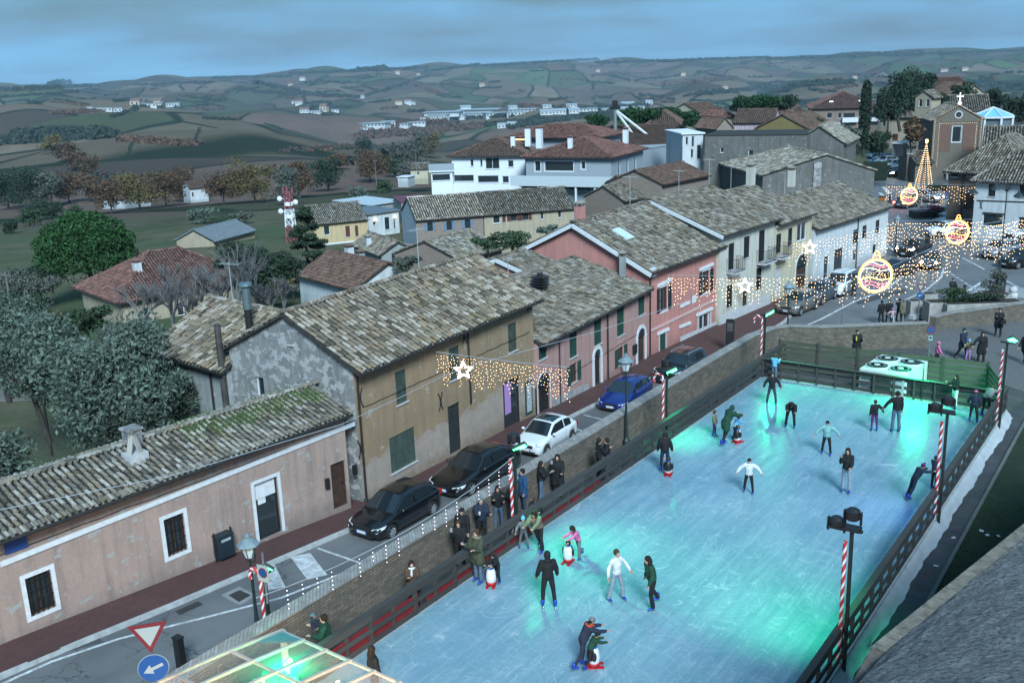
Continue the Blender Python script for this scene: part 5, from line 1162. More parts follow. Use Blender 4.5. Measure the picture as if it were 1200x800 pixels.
def tree(p, h, w, leaf, label, cat='tree', n=1600, ls=.25, nl=14, seed=1, group=None, name='tree', trunk=.35, shell=.45, flat=1.0, r0=.42, mk=True):
    """p base; h total height; w crown width"""
    r = empty(name, p, random.uniform(0, 6), label, cat, group); th = h * trunk
    trunk_mesh('trunk', h * .72, max(.08, h * .022), BARK, 6, seed, r)
    ch = (h - th * .7) / 2
    leafcloud('crown', (0, 0, h - ch), (w / 2, w / 2, ch), n, ls, leaf, r, shell, lobes(nl, seed, r0, flat)); return r
def tree_px(px, py, wpx, hpx, leaf, label, dist=None, **k):
    """tree whose base is at pixel (px, py); crown width and height in pixels"""
    p = PT(px, py) if dist is None else PR(px, py, dist)
    d = math.hypot(p.x, p.y); s_ = d / F_PX * 1.03; p = p.copy(); p.z -= .2
    return tree(p, hpx * s_, wpx * s_, leaf, label, **k)
# silvery olive trees, lower left
for i, (x, y, w_, h_, d, n) in enumerate(((140, 545, 160, 175, 45, 24000), (55, 500, 140, 135, 50, 15000), (8, 455, 120, 110, 58, 9000), (5, 600, 90, 100, 42, 8000), (205, 505, 75, 90, 47, 6000), (100, 605, 90, 70, 42, 6000))):
    tree_px(x, y, w_, h_, LF_OLIVE if i != 5 else LF_DARK, ['big silvery olive tree behind the low pink house', 'silvery olive tree left of the big one', 'olive tree at the left edge below the pine', 'dark olive bush at the left edge behind the low roof', 'olive tree touching the ivy of the grey house', 'dark bush right behind the low tiled roof'][i], dist=d, name='olive_tree', n=n, ls=.115, nl=34, seed=i + 3, trunk=.1, r0=.42, shell=.3)
# big umbrella pine
p = PR(108, 345, 120); s_ = 120 / F_PX
r = empty('stone_pine', (p.x, p.y, p.z - 1), 0, 'large round bright green stone pine on the left', 'tree'); trunk_mesh('trunk', 70 * s_, .35, BARK, 7, 2, r)
leafcloud('crown', (0, 0, 60 * s_), (60 * s_, 60 * s_, 44 * s_), 26000, .22, LF_PINE, r, .75, [((0, 0, -.1), (.86, .86, .75))] + [((.62 * math.cos(a) * math.cos(e), .62 * math.sin(a) * math.cos(e), .72 * math.sin(e) - .05), (.3, .3, .26)) for a in np.linspace(0, 6.28, 13) for e in (-.2, .35, .8, 1.3)])
# bare trees and scrub before the red hipped house
def bare_tree(p, h, label, seed, group=None, m=TWIG, spread=.5):
    rnd = random.Random(seed); r = empty('bare_tree', p, 0, label, 'tree', group); mb = MB(); tw = MB(); segs = []
    def grow(q, d, l, rad, lev):
        e = q + d * l; (mb if lev < 2 else tw).tube([q, (q + e) / 2 + Vector((rnd.uniform(-.08, .08) * l, rnd.uniform(-.08, .08) * l, 0)), e], [rad, rad * .8, rad * .6], 5 if lev < 2 else 3, False)
        if lev >= 4: return
        for _ in range(rnd.choice((4, 5))):
            nd = (d + Vector((rnd.uniform(-1, 1), rnd.uniform(-1, 1), rnd.uniform(-.3, .7))) * spread * 1.3).normalized(); grow(q.lerp(e, rnd.uniform(.55, 1)), nd, l * rnd.uniform(.55, .8), max(.014, rad * .55), lev + 1)
    grow(Vector((0, 0, 0)), Vector((rnd.uniform(-.1, .1), rnd.uniform(-.1, .1), 1)), h * .32, h * .026, 0)
    mb.build('trunk', m, r); tw.build('twigs', m, r); return r
for i, (x, y, hp, d) in enumerate(((165, 400, 95, 62), (205, 395, 105, 60), (240, 385, 110, 62), (278, 372, 110, 62), (300, 365, 75, 66), (318, 372, 60, 64), (228, 392, 80, 58), (262, 380, 90, 58), (335, 365, 60, 68))):
    p = PR(x, y, d); bare_tree((p.x, p.y, p.z - .5), hp * 1.15 * d / F_PX, ['slender bare tree before the left half of the red hipped roof', 'bare pale tree before the chimney of the red hipped roof', 'tall bare tree before the right of the red hipped roof', 'bare tree right of the red hipped house', 'bare shrub tree above the grey house ridge', 'low bare tree left of the white cottage', 'short bare tree behind the grey house flue', 'bare bushy tree behind the grey house roof', 'bare tree with a few red leaves by the white cottage'][i], 20 + i)
# conifer beside the yellow house
p = PR(362, 325, 105); s_ = 105 / F_PX; r = empty('conifer', (p.x, p.y, p.z), 0, 'ragged dark conifer with layered drooping branches before the yellow house', 'tree'); mb = MB(); H_ = 82 * s_; mb.cyl(0, 0, -1, H_, .22, .03, 7); mb.build('trunk', BARK, r)
lb = []
for k in range(34):
    z = random.uniform(.12, .97); a = random.uniform(0, 6.28); rr = (1 - z) ** .8 * .95 + .05; q = random.uniform(.4, .95)
    lb.append(((rr * q * math.cos(a), rr * q * math.sin(a), z * 2 - 1), (.16 + .22 * rr, .16 + .22 * rr, .035)))
leafcloud('crown', (0, 0, H_ / 2), (30 * s_, 30 * s_, H_ / 2), 7000, .2, LF_DARK, r, .2, lb, droop=.3)
# shrubs and trees, mid distance: (px, py base, width, height, leaf kind, label)
mid = [
 (305, 340, 60, 60, 1, 'dark evergreen mass right of the red hipped roof', 78), (335, 330, 50, 40, 1, 'dark bush under the conifer', 88), (270, 318, 50, 45, 1, 'dark evergreen bush above the red hipped roof', 96), (390, 335, 30, 30, 7, 'grey green bush beside the white cottage', 96),
 (60, 418, 90, 45, 1, 'dark shrub left of the red hipped house', 78), (20, 385, 70, 45, 1, 'dark shrub below the pine at the left edge', 88), (105, 395, 60, 40, 3, 'green shrub before the corner of the red hipped house', 82), (140, 405, 60, 30, 7, 'grey shrub under the red hipped house wall', 72), (45, 345, 60, 40, 1, 'dark thicket left of the pine', 118), (15, 355, 50, 40, 7, 'grey green thicket at the left edge', 112),
 (600, 290, 60, 20, 3, 'trimmed green roof garden before the long yellowish house', 92), (572, 291, 40, 16, 3, 'low green hedge before the long brick house', 93), (478, 316, 40, 18, 7, 'grey green bush before the white cottage annexe', 90), (505, 318, 30, 12, 7, 'low grey bush right of the white cottage', 88), (640, 272, 30, 10, 0, 'small scrubby plant on the flat roof by the long house', 100)]
LK = [LF_OLIVE, LF_DARK, LF_PINE, LF_GRN, LF_RUST, LF_YEL, LF_PINED, LF_GREY]
for i, (x, y, w_, h_, k, lb, d) in enumerate(mid): tree_px(x, y, w_, h_, LK[k], lb, dist=d, n=int(900 + w_ * h_ * .9), ls=.16, nl=14, seed=40 + i, trunk=.06, cat='bush', name='bush')
rs_ = random.Random(11)
for i in range(40):
    x = rs_.choice((rs_.uniform(-5, 75), rs_.uniform(300, 350))); y = rs_.uniform(318, 420) if x < 90 else rs_.uniform(305, 335); d = 21.3 * F_PX / (y + 12 - (HOR + SLOPE * (x - 600)))
    tree_px(x, y + 8, rs_.uniform(18, 50), rs_.uniform(12, 26), LK[rs_.choice((1, 3, 7, 0, 7, 5))], 'low scrubby bush in the yards around the red hipped house', dist=d, n=700, ls=.17, nl=10, seed=300 + i, trunk=.05, cat='bush', name='bush', group='scrub bushes in the yards', flat=.6)
far = [
 (165, 246, 60, 42, 5, 'broad olive brown tree in the middle of the tree row at left'), (195, 243, 46, 46, 4, 'rusty tree right of the broad one'), (215, 236, 34, 42, 4, 'russet tree beside the far white farmhouse'), (262, 240, 40, 40, 4, 'rusty brown tree right of the farmhouse'), (300, 238, 56, 52, 5, 'wide ochre oak in the tree row'), (335, 240, 30, 44, 7, 'grey half bare tree right of the ochre oak'), (352, 232, 30, 46, 4, 'dark russet tree by the field edge'), (384, 224, 36, 42, 1, 'dark forked tree alone on the field edge'), (435, 214, 40, 38, 4, 'round orange oak beyond the field'), (462, 208, 20, 24, 3, 'small green tree right of the orange oak'),
 (130, 250, 30, 40, 4, 'bare russet tree by the red roofed barn'), (40, 245, 40, 46, 1, 'dark blue green tree at left'), (62, 243, 30, 38, 7, 'half bare tree among the left thickets'), (90, 262, 22, 22, 3, 'round green bush on the left field'), (48, 258, 24, 24, 1, 'dark round bush on the dark field'), (62, 260, 26, 24, 1, 'twin dark round bush on the field'), (12, 274, 14, 16, 1, 'small dark round bush at the left edge of the field'), (36, 265, 24, 20, 3, 'bush beside the white greenhouse'),
 (10, 246, 30, 44, 1, 'tall dark tree at the left frame edge'), (82, 238, 30, 34, 4, 'brown half bare tree at the field corner'), (104, 237, 24, 30, 4, 'thin russet tree left of the barn'), (62, 180, 22, 20, 5, 'ochre tree at the head of the sloping hedge'), (78, 190, 24, 22, 4, 'rusty tree second down the sloping hedge'), (92, 200, 26, 22, 4, 'rusty tree third down the sloping hedge'), (104, 208, 26, 24, 4, 'russet tree at the foot of the sloping hedge'), (240, 262, 30, 18, 0, 'silvery bush on the near field'), (262, 268, 30, 16, 3, 'low green bush on the near field'), (285, 262, 26, 14, 7, 'pale scrub on the near field'),
 (500, 212, 16, 26, 7, 'slim half bare tree left of the villa'), (478, 214, 22, 24, 7, 'grey bush at the field edge before the villa'), (448, 226, 24, 14, 3, 'shrub in the hedge before the villa'), (420, 236, 18, 18, 0, 'small silvery tree on the grass bank'), (408, 240, 14, 12, 3, 'small bush on the grass bank'), (395, 200, 26, 20, 4, 'dark red tree in the far tree line'), (470, 196, 26, 30, 7, 'bare poplar left of the villa roof'), (488, 190, 24, 36, 7, 'tall bare poplar near the villa roof'), (450, 192, 24, 28, 7, 'bare poplar of the valley row'), (505, 186, 22, 30, 5, 'half bare ochre tree beside the poplar'), (428, 182, 22, 20, 1, 'dark tree beyond the orange oak')]
for i, (x, y, w_, h_, k, lb) in enumerate(far):
    p = PT(x, y); d = math.hypot(p.x, p.y); tree_px(x, y, w_ * 1.2, h_, LK[k], lb, n=int(900 + w_ * h_ * 1.3), ls=.5 * d / 400, nl=20, seed=80 + i, trunk=.05, r0=.48, shell=.2)
# pines and trees round the church and the villa
town = [
 (748, 165, 66, 42, 6, 'stone pine with broad dark crown left of the telecom pole', 210), (782, 158, 60, 36, 6, 'stone pine behind the telecom pole', 230), (816, 160, 44, 32, 6, 'stone pine right of the telecom pole', 200), (770, 168, 40, 24, 6, 'low pine before the tall hall', 200), (700, 158, 30, 26, 6, 'small pine left of the row of pines', 230), (735, 150, 30, 24, 6, 'far pine above the villa roof', 270),
 (870, 142, 44, 30, 6, 'wide stone pine behind the lilac house', 240), (892, 140, 46, 30, 6, 'wide stone pine right behind the lilac house', 240), (918, 136, 40, 24, 1, 'dark tree left of the mauve villa', 260), (905, 128, 30, 14, 6, 'far pine on the town skyline', 320), (958, 160, 26, 22, 1, 'dark tree before the apartment house garage', 190), (992, 178, 30, 30, 7, 'grey green tree left of the cypress', 185), (1030, 180, 26, 24, 1, 'dark shrub beside the pyramid house', 185),
 (1055, 150, 46, 66, 1, 'tall dark pine left of the bell turret', 230), (1075, 140, 44, 56, 1, 'tall dark pine behind the bell turret', 245), (1040, 150, 30, 44, 1, 'dark tree at the corner of the apartment house', 225), (1085, 118, 18, 26, 1, 'upright dark tree beside the orange roof', 300), (1128, 120, 28, 22, 1, 'round dark tree before the wide gabled house', 240), (1100, 130, 24, 20, 1, 'dark bush behind the bell turret', 210), (1165, 134, 34, 30, 1, 'spreading dark cedar behind the pavilion', 240), (1190, 140, 24, 24, 1, 'dark shrub right of the cedar', 230), (1198, 148, 12, 34, 1, 'slim dark conifer at the right frame edge', 210), (1068, 172, 26, 30, 4, 'russet creeper tree at the left side of the church', 158), (1130, 268, 0, 0, 1, '', 0)]
for i, (x, y, w_, h_, k, lb, d) in enumerate(town):
    if d: tree_px(x, y, w_, h_, LK[k], lb, dist=d, n=int(900 + w_ * h_ * 1.1), ls=.35, nl=12, seed=140 + i, trunk=.3 if k == 6 else .08, flat=.7 if k == 6 else 1.0, r0=.45)
p = PR(1012, 172, 200); s_ = 200 / F_PX; r = empty('cypress', (p.x, p.y, p.z - 2), 0, 'tall narrow dark cypress before the brown apartment house', 'tree'); mb = MB(); mb.cyl(0, 0, 0, 3, .2); mb.build('trunk', BARK, r)
leafcloud('crown', (0, 0, 2 + 34 * s_), (7 * s_, 7 * s_, 35 * s_), 3500, .3, LF_DARK, r, .6, [((0, 0, z), (.95 - .55 * abs(z) ** 1.5, .95 - .55 * abs(z) ** 1.5, .3)) for z in np.linspace(-.75, .75, 8)])
# clipped hedge and garden hedge by the car park
for px, w_, hgt, lb in (((1013, 181, 1041, 178), 1.5, 1.7, 'clipped dark hedge before the pyramid house'), ((960, 172, 1000, 170), 1.2, 1.2, 'low dark hedge before the apartment house')):
    a = PR(px[0], px[1], 172); b = PR(px[2], px[3], 172); a.z = b.z = -2.8; m_ = (a + b) / 2; L_ = (b - a).length
    r = empty('hedge', m_, math.atan2((b - a).y, (b - a).x), lb, 'hedge'); mb = MB(); mb.box(-L_ / 2, L_ / 2, -w_ / 2, w_ / 2, 0, hgt * 1.6); mb.build('body', mat('hedge_inner', (.012, .022, .012), 1, .4, 3, .6), r)
    leafcloud('foliage', (0, 0, hgt * .8), (L_ / 2, w_ / 2, hgt * .85), 1500, .2, LF_DARK, r, .9, [((x, 0, 0), (.12, 1, 1)) for x in np.linspace(-.9, .9, 12)])
# far woods, hedgerows and orchard lines: nobody could count them
def blob_scatter(name, pts, size, leaf, flat=.8):
    pts = np.array(pts); n = len(pts); k = 26; base = np.repeat(pts, k, 0); s_ = np.repeat(np.asarray(size), k)
    d = RNG.normal(0, 1, (n * k, 3)); d /= np.linalg.norm(d, axis=1)[:, None]; d[:, 2] = np.abs(d[:, 2]) * flat
    c = base + d * (s_ * .5)[:, None]; a = RNG.normal(0, 1, (n * k, 3)); a /= np.linalg.norm(a, axis=1)[:, None]; b = np.cross(a, d); b /= np.linalg.norm(b, axis=1)[:, None] + 1e-9; q = (s_ * .34)[:, None]
    V = np.stack([c - a * q, c - b * q * .8, c + a * q, c + b * q * .8], 1).reshape(-1, 3)
    mb = MB(); mb.addarr(V, np.arange(4 * n * k).reshape(-1, 4)); o = mb.build(name, leaf); o['kind'] = 'stuff'; return o
def hedge_pts(x0, y0, x1, y1, step_px=2.2, jit=1.0, hs=1.0):
    out = []; n = max(2, int(math.hypot(x1 - x0, y1 - y0) / step_px))
    for i in range(n):
        t = i / (n - 1); x = x0 + (x1 - x0) * t + random.uniform(-jit, jit); y = y0 + (y1 - y0) * t + random.uniform(-jit, jit) * .4
        p = PT(x, y); out.append((p.x, p.y, p.z)); 
    return out
def sizes(pts, px): return [math.hypot(p[0], p[1]) / F_PX * px * random.uniform(.6, 1.4) for p in pts]
dk, ru = [], []; dks, rus = [], []
for (x0, y0, x1, y1, px, j, kind, rep) in [
    (0, 168, 130, 160, 11, 4, 0, 4), (20, 158, 125, 154, 9, 2, 0, 2), (145, 165, 228, 170, 8, 4, 1, 3), (60, 133, 120, 131, 5, 2, 1, 2), (225, 128, 260, 128, 4, 2, 1, 2), (130, 138, 160, 128, 4, 2, 0, 2), (240, 139, 276, 141, 4, 1, 0, 1), (300, 205, 500, 178, 9, 7, 2, 3), (330, 178, 440, 172, 6, 4, 2, 2), (0, 220, 130, 215, 12, 6, 2, 2), (100, 208, 160, 212, 10, 5, 2, 1), (150, 180, 160, 160, 3, 1, 0, 1), (225, 172, 235, 150, 3, 1, 0, 1),
    (420, 160, 560, 150, 8, 5, 1, 4), (450, 148, 520, 143, 6, 3, 1, 3), (520, 152, 640, 141, 6, 3, 0, 2), (530, 140, 600, 136, 5, 2, 0, 2), (600, 150, 720, 132, 6, 4, 0, 3), (640, 132, 760, 124, 5, 3, 0, 2), (700, 140, 960, 122, 6, 5, 0, 4), (900, 125, 1060, 110, 5, 4, 0, 3), (820, 110, 1000, 96, 4, 3, 0, 3), (780, 100, 860, 92, 4, 3, 1, 2), (300, 108, 420, 114, 4, 2, 0, 2), (300, 96, 350, 108, 4, 3, 0, 2), (1060, 105, 1200, 98, 5, 3, 0, 2),
    (430, 112, 500, 90, 3, 2, 0, 2), (480, 96, 520, 112, 3.5, 2, 1, 2), (250, 92, 340, 90, 3.5, 1, 0, 2), (340, 87, 500, 80, 3.5, 1.2, 0, 3), (420, 82, 450, 80, 5, 1, 0, 2), (500, 84, 560, 76, 3, 1, 0, 2), (560, 78, 700, 70, 3, 1.2, 0, 3), (700, 74, 900, 68, 3, 1, 0, 3), (900, 70, 1200, 60, 3, 1.2, 0, 4), (980, 66, 1080, 62, 4, 1, 0, 2), (0, 106, 110, 101, 4, 1, 0, 2), (60, 99, 80, 98, 6, 1, 0, 2), (0, 114, 90, 108, 3, 1.5, 0, 1), (155, 100, 250, 96, 2.5, .8, 0, 1), (310, 145, 330, 152, 3, 1, 0, 2)]:
    for _ in range(rep):
        pp = hedge_pts(x0, y0, x1, y1, max(1.4, px * .45), j); (ru if kind == 1 else dk).extend(pp) if kind != 2 else None
        if kind == 1: rus += sizes(pp, px)
        elif kind == 0: dks += sizes(pp, px)
        else:
            h_ = len(pp) // 2; ru.extend(pp[::2]); rus += sizes(pp[::2], px); dk.extend(pp[1::2]); dks += sizes(pp[1::2], px)
# hedges and copses following the swell of the far hills
rs_ = random.Random(5)
for _ in range(170):
    x = rs_.uniform(-10, 1210); hz_ = HOR + SLOPE * (x - 600); y = hz_ + rs_.uniform(2, 48) * (1 if x > 350 else .7); a = rs_.uniform(-.4, .4); L_ = rs_.uniform(6, 42)
    pp = hedge_pts(x, y, x + L_ * math.cos(a), y + L_ * math.sin(a) * .6, 1.8, .7); px = 1.5 + (y - hz_) * .055
    if rs_.random() < .3: ru.extend(pp); rus += sizes(pp, px)
    else: dk.extend(pp); dks += sizes(pp, px)
blob_scatter('distant_woodland', dk, dks, mat('distant_evergreen', (.022, .034, .026), 1, .3, .02, island=.6)); blob_scatter('distant_russet_wood', ru, rus, mat('distant_russet', (.085, .052, .036), 1, .3, .02, island=.6))
# ------------------------------------------------------------------ far buildings
FW = mat('far_white_wall', (.42, .45, .46), .8, .1, .05); FP = mat('far_cream_wall', (.42, .36, .28), .8, .1, .05); FR = mat('far_roof', (.15, .085, .07), .9, .2, .05); FG = mat('far_grey_roof', (.24, .29, .32), .8, .1, .05)
def far_house(px, py, wpx, hpx, wall, roof, label, group, flat=False, rot=None):
    p = PT(px, py); s_ = math.hypot(p.x, p.y) / F_PX; w = wpx * s_; h = hpx * s_; d = min(w, 14 + w * .3) if not flat else w * .6
    r = empty('far_building', (p.x, p.y, p.z - h * .3), YAW + (random.uniform(-.3, .3) if rot is None else rot), label, 'building', group)
    mb = MB(); mb.box(-w / 2, w / 2, -d / 2, d / 2, -3, h * 1.0); mb.build('wall', wall, r); mb = MB(); o = w * .04; z = h
    if flat: mb.box(-w / 2 - o, w / 2 + o, -d / 2 - o, d / 2 + o, z + .01, z + h * .12)
    else: mb.add([(-w / 2 - o, -d / 2 - o, z), (w / 2 + o, -d / 2 - o, z), (w / 2 + o, d / 2 + o, z), (-w / 2 - o, d / 2 + o, z), (-w / 2 - o, 0, z + h * .45), (w / 2 + o, 0, z + h * .45)], [(0, 1, 5, 4), (2, 3, 4, 5), (0, 4, 3), (1, 2, 5), (0, 3, 2, 1)])
    mb.build('roof', roof, r); 
    mb = MB(); k = max(2, int(w / 6))
    for i in range(k): x = -w / 2 + w * (i + .5) / k; mb.box(x - w / k * .2, x + w / k * .2, -d / 2 - .06, -d / 2 - .01, h * .45, h * .8)
    mb.build('windows', mat('far_window', (.03, .04, .05), .3, 0), r); return r
g = 'white houses and sheds of the town in the far valley'
for x, y, w_, h_, f_ in [(500, 141, 14, 4, 1), (515, 139, 22, 6, 1), (536, 138, 18, 5, 1), (556, 137, 26, 6, 1), (580, 136, 24, 5, 1), (604, 135, 20, 5, 1), (520, 134, 40, 4, 1), (565, 131, 50, 4, 1), (612, 131, 30, 4, 1), (640, 134, 14, 5, 0), (655, 133, 16, 5, 0), (672, 132, 12, 5, 0), (690, 130, 20, 4, 1), (712, 130, 16, 4, 1), (730, 131, 12, 5, 0), (748, 128, 14, 4, 1), (588, 150, 9, 5, 0), (600, 147, 10, 4, 0), (486, 146, 22, 4, 1), (470, 148, 20, 4, 1), (440, 148, 30, 5, 1), (455, 146, 16, 5, 1), (430, 152, 12, 3, 1), (735, 124, 14, 4, 0), (760, 122, 8, 4, 0), (640, 126, 10, 3, 0), (670, 125, 12, 3, 0), (600, 127, 10, 3, 0), (545, 127, 12, 3, 0)]:
    far_house(x, y, w_, h_, FW, FG, 'white building in the far valley town', g, bool(f_))
for x, y, w_, h_, f_, lb in [(106, 129, 6, 4, 1, 'white shed at the left end of the nursery on the ridge'), (116, 130, 8, 4, 1, 'second white shed of the nursery on the ridge'), (127, 130, 9, 4, 1, 'third white shed of the nursery on the ridge'), (139, 131, 9, 5, 1, 'white shed of the nursery before the dark hedge'), (160, 123, 10, 6, 0, 'cream farmhouse on the ridge'), (176, 125, 14, 4, 1, 'long white barn beside the ridge farmhouse'), (186, 123, 8, 6, 0, 'cream gabled house right of the ridge barn'), (203, 125, 14, 5, 1, 'white flat building at the right end of the ridge'),
    (370, 133, 14, 4, 1, 'long white farm shed near the valley'), (357, 132, 10, 5, 0, 'white farmhouse beside the long valley shed'), (380, 130, 8, 7, 0, 'tall pale farmhouse near the valley'), (393, 131, 8, 3, 1, 'small white shed by the valley road'), (350, 122, 8, 4, 0, 'white house below the winding lane'), (345, 121, 6, 3, 1, 'small hut below the winding lane'), (467, 121, 8, 3, 0, 'pale farmhouse on the mid slope'), (478, 121, 8, 4, 0, 'white farmhouse right on the mid slope'), (484, 122, 5, 3, 1, 'tiny white shed on the mid slope'), (355, 93, 6, 3, 0, 'white house on the skyline left of the wooded knoll'), (565, 101, 6, 4, 0, 'pale house on the green hillside'), (466, 86, 5, 3, 0, 'cream house on the skyline'), (425, 115, 4, 4, 0, 'white hut at the hill foot'), (490, 88, 4, 2, 0, 'small house below the skyline'),
    (340, 101, 5, 3, 0, 'pale house high on the left slope'), (1105, 84, 8, 3, 0, 'farmhouse on the hill above the church'), (1130, 82, 6, 3, 0, 'small farmhouse further along the hill'), (1000, 92, 6, 3, 0, 'lone farmhouse on the right hillside'), (850, 104, 6, 4, 0, 'pale farmhouse above the pines'), (800, 88, 5, 3, 0, 'tiny farmhouse on the middle hillside'), (700, 84, 5, 3, 0, 'tiny pale house on the hillside above the villa')]:
    far_house(x, y, w_, h_, FW if f_ or 'white' in lb else FP, FG if f_ else FR, lb, None, bool(f_))
h = house('white_farmhouse', 'white farmhouse with grey roof among the rusty trees', (222, 221), (243, 219), -20, 8, 6, 'gable_u', 2, WALLW, TILEB, 2.2, wins=[(W_(226, 228, 3, 5), 'glass')])
h = house('barn', 'low barn with red and pale roof left of the broad tree', (118, 232), (146, 234), -22, 10, 5, 'gable_u', 2, WALLW, TILER, 2.2)
h = house('beige_hut', 'beige hut with grey roof left of the villa', (481, 198.5), (501, 198), -15, 8, 5, 'gable_u', 1.5, CREAM2, TILE2, 2.2, wins=[(W_(490, 203, 3, 3), 'glass')])
h = house('garden_shed', 'little white shed on the field beside the villa', (466, 208), (478, 208), -15, 5, 3, 'flat', 0, WALLW, WHITE)
h = house('flat_shed', 'long pale flat roofed shed between field and brick house', (434, 241), (470, 236), -7.5, 12, 4, 'flat', 0, GREYP, mat('pale_sheet_roof', (.36, .42, .45), .6, .1), ov=.4)
h = house('flat_shed', 'red sheet roofed shed beside the brick house', (470, 238), (500, 236), -6.5, 10, 4, 'flat', 0, GREYP, mat('red_sheet_roof', (.12, .03, .04), .6, .1), ov=.2)
mb = MB(); a = PR(398, 237, 190); 
# power poles on the left
for x, y, hp, d, lb in ((15, 372, 50, 95, 'grey wooden power pole at the left edge below the pine'), (52, 420, 40, 80, 'short grey pole on the left yard'), (441, 214, 26, 300, 'thin pole beyond the field'), (488, 196, 20, 300, 'thin pole left of the villa')):
    p = PR(x, y, d); r = empty('utility_pole', p, 0, lb, 'pole'); mb = MB(); hh = hp * d / F_PX; mb.cyl(0, 0, -1, hh, .14, .09, 8); mb.build('pole', mat('pole_wood', (.12, .115, .11), .9, .2), r); mb = MB(); mb.box(-.8, .8, -.05, .05, hh - .4, hh - .28)
    for k in (-.7, 0, .7): mb.cyl(k, 0, hh - .28, hh - .12, .05)
    mb.build('crossarm', mat('pole_wood', (.12, .115, .11), .9, .2), r)
# pergola on the left yard
p = PR(20, 505, 60); r = empty('pergola', p, .6, 'weathered timber pergola in the olive yard at left', 'pergola'); mb = MB()
for x in (-2.5, 2.5):
    for y in (-1.5, 1.5): mb.box(x - .06, x + .06, y - .06, y + .06, -1, 2.3)
mb.build('posts', BARK, r); mb = MB()
for k in range(9): mb.box(-2.8, 2.8, -1.6 + k * .4 - .03, -1.6 + k * .4 + .03, 2.3, 2.36)
mb.build('slats', mat('grey_slats', (.16, .17, .17), .9), r)
# haze: even density box round everything
def make_haze():
    mb = MB(); mb.box(-12500, 12500, -12500, 12500, -260, 140); o = mb.build('haze', [], None)
    m = bpy.data.materials.new('haze'); m.use_nodes = True; t = m.node_tree; t.nodes.clear()
    ou = t.nodes.new('ShaderNodeOutputMaterial'); v = t.nodes.new('ShaderNodeVolumePrincipled'); v.inputs['Color'].default_value = (.55, .82, 1.0, 1); v.inputs['Density'].default_value = .00006; v.inputs['Anisotropy'].default_value = 0.0
    t.links.new(v.outputs[0], ou.inputs['Volume']); o.data.materials.append(m); o['kind'] = 'stuff'
make_haze()
# ================================================================== CARS
TYRE = mat('tyre_rubber', (.012, .012, .013), .8, .1); RIM = mat('alloy_rim', (.38, .41, .43), .3, .1, metal=.6); CGLASS = NT('car_glass').out((.012, .018, .022), .05, 0, .9)
BLK = mat('black_plastic', (.012, .012, .013), .5, 0); HEADL = mat('headlight_lens', (.55, .6, .62), .12, 0, spec=.8); TAILR = mat('tail_light', (.35, .01, .01), .25, 0, spec=.8)
PLATE = mat('number_plate', (.5, .54, .58), .4, 0); PLB = mat('plate_band', (.02, .08, .35), .4, 0)
HEADON = emis('headlight_on', (1.0, .80, .50), 30.0); TAILON = emis('tail_light_on', (1.0, .06, .03), 12.0)
def paint(name, c, metal=.35):
    if ('p', name) in _mc: return _mc['p', name]
    t = NT(name); t.b.inputs['Coat Weight'].default_value = 1.0; t.b.inputs['Coat Roughness'].default_value = .05; _mc['p', name] = t.out(c, .35, metal, .5); return _mc['p', name]
KIND = {  # length, width, height, bonnet z, belt z, base of screen, roof front, roof rear, tail base x (from front), nose/tail z, wheelbase, front overhang, wheel r
    'hatch':  dict(L=4.03, W=1.75, H=1.47, zb=.86, zl=.98, a=1.02, b=1.82, c=3.38, d=3.95, zf=.66, wb=2.54, fo=.82, r=.31),
    'small':  dict(L=3.57, W=1.63, H=1.49, zb=.90, zl=.98, a=.82, b=1.52, c=2.80, d=3.50, zf=.72, wb=2.30, fo=.66, r=.30),
    'saloon': dict(L=4.85, W=1.86, H=1.47, zb=.86, zl=.98, a=1.35, b=2.15, c=3.55, d=4.45, zf=.66, wb=2.85, fo=.92, r=.34),
    'suv':    dict(L=4.28, W=1.81, H=1.68, zb=1.03, zl=1.12, a=1.20, b=1.80, c=3.60, d=4.10, zf=.80, wb=2.62, fo=.82, r=.35),
    'boxy':   dict(L=4.24, W=1.81, H=1.70, zb=1.10, zl=1.14, a=1.25, b=1.72, c=3.80, d=4.12, zf=.95, wb=2.57, fo=.80, r=.36),
    'van':    dict(L=4.40, W=1.83, H=1.83, zb=1.05, zl=1.14, a=1.00, b=1.75, c=4.10, d=4.34, zf=.80, wb=2.72, fo=.88, r=.32)}
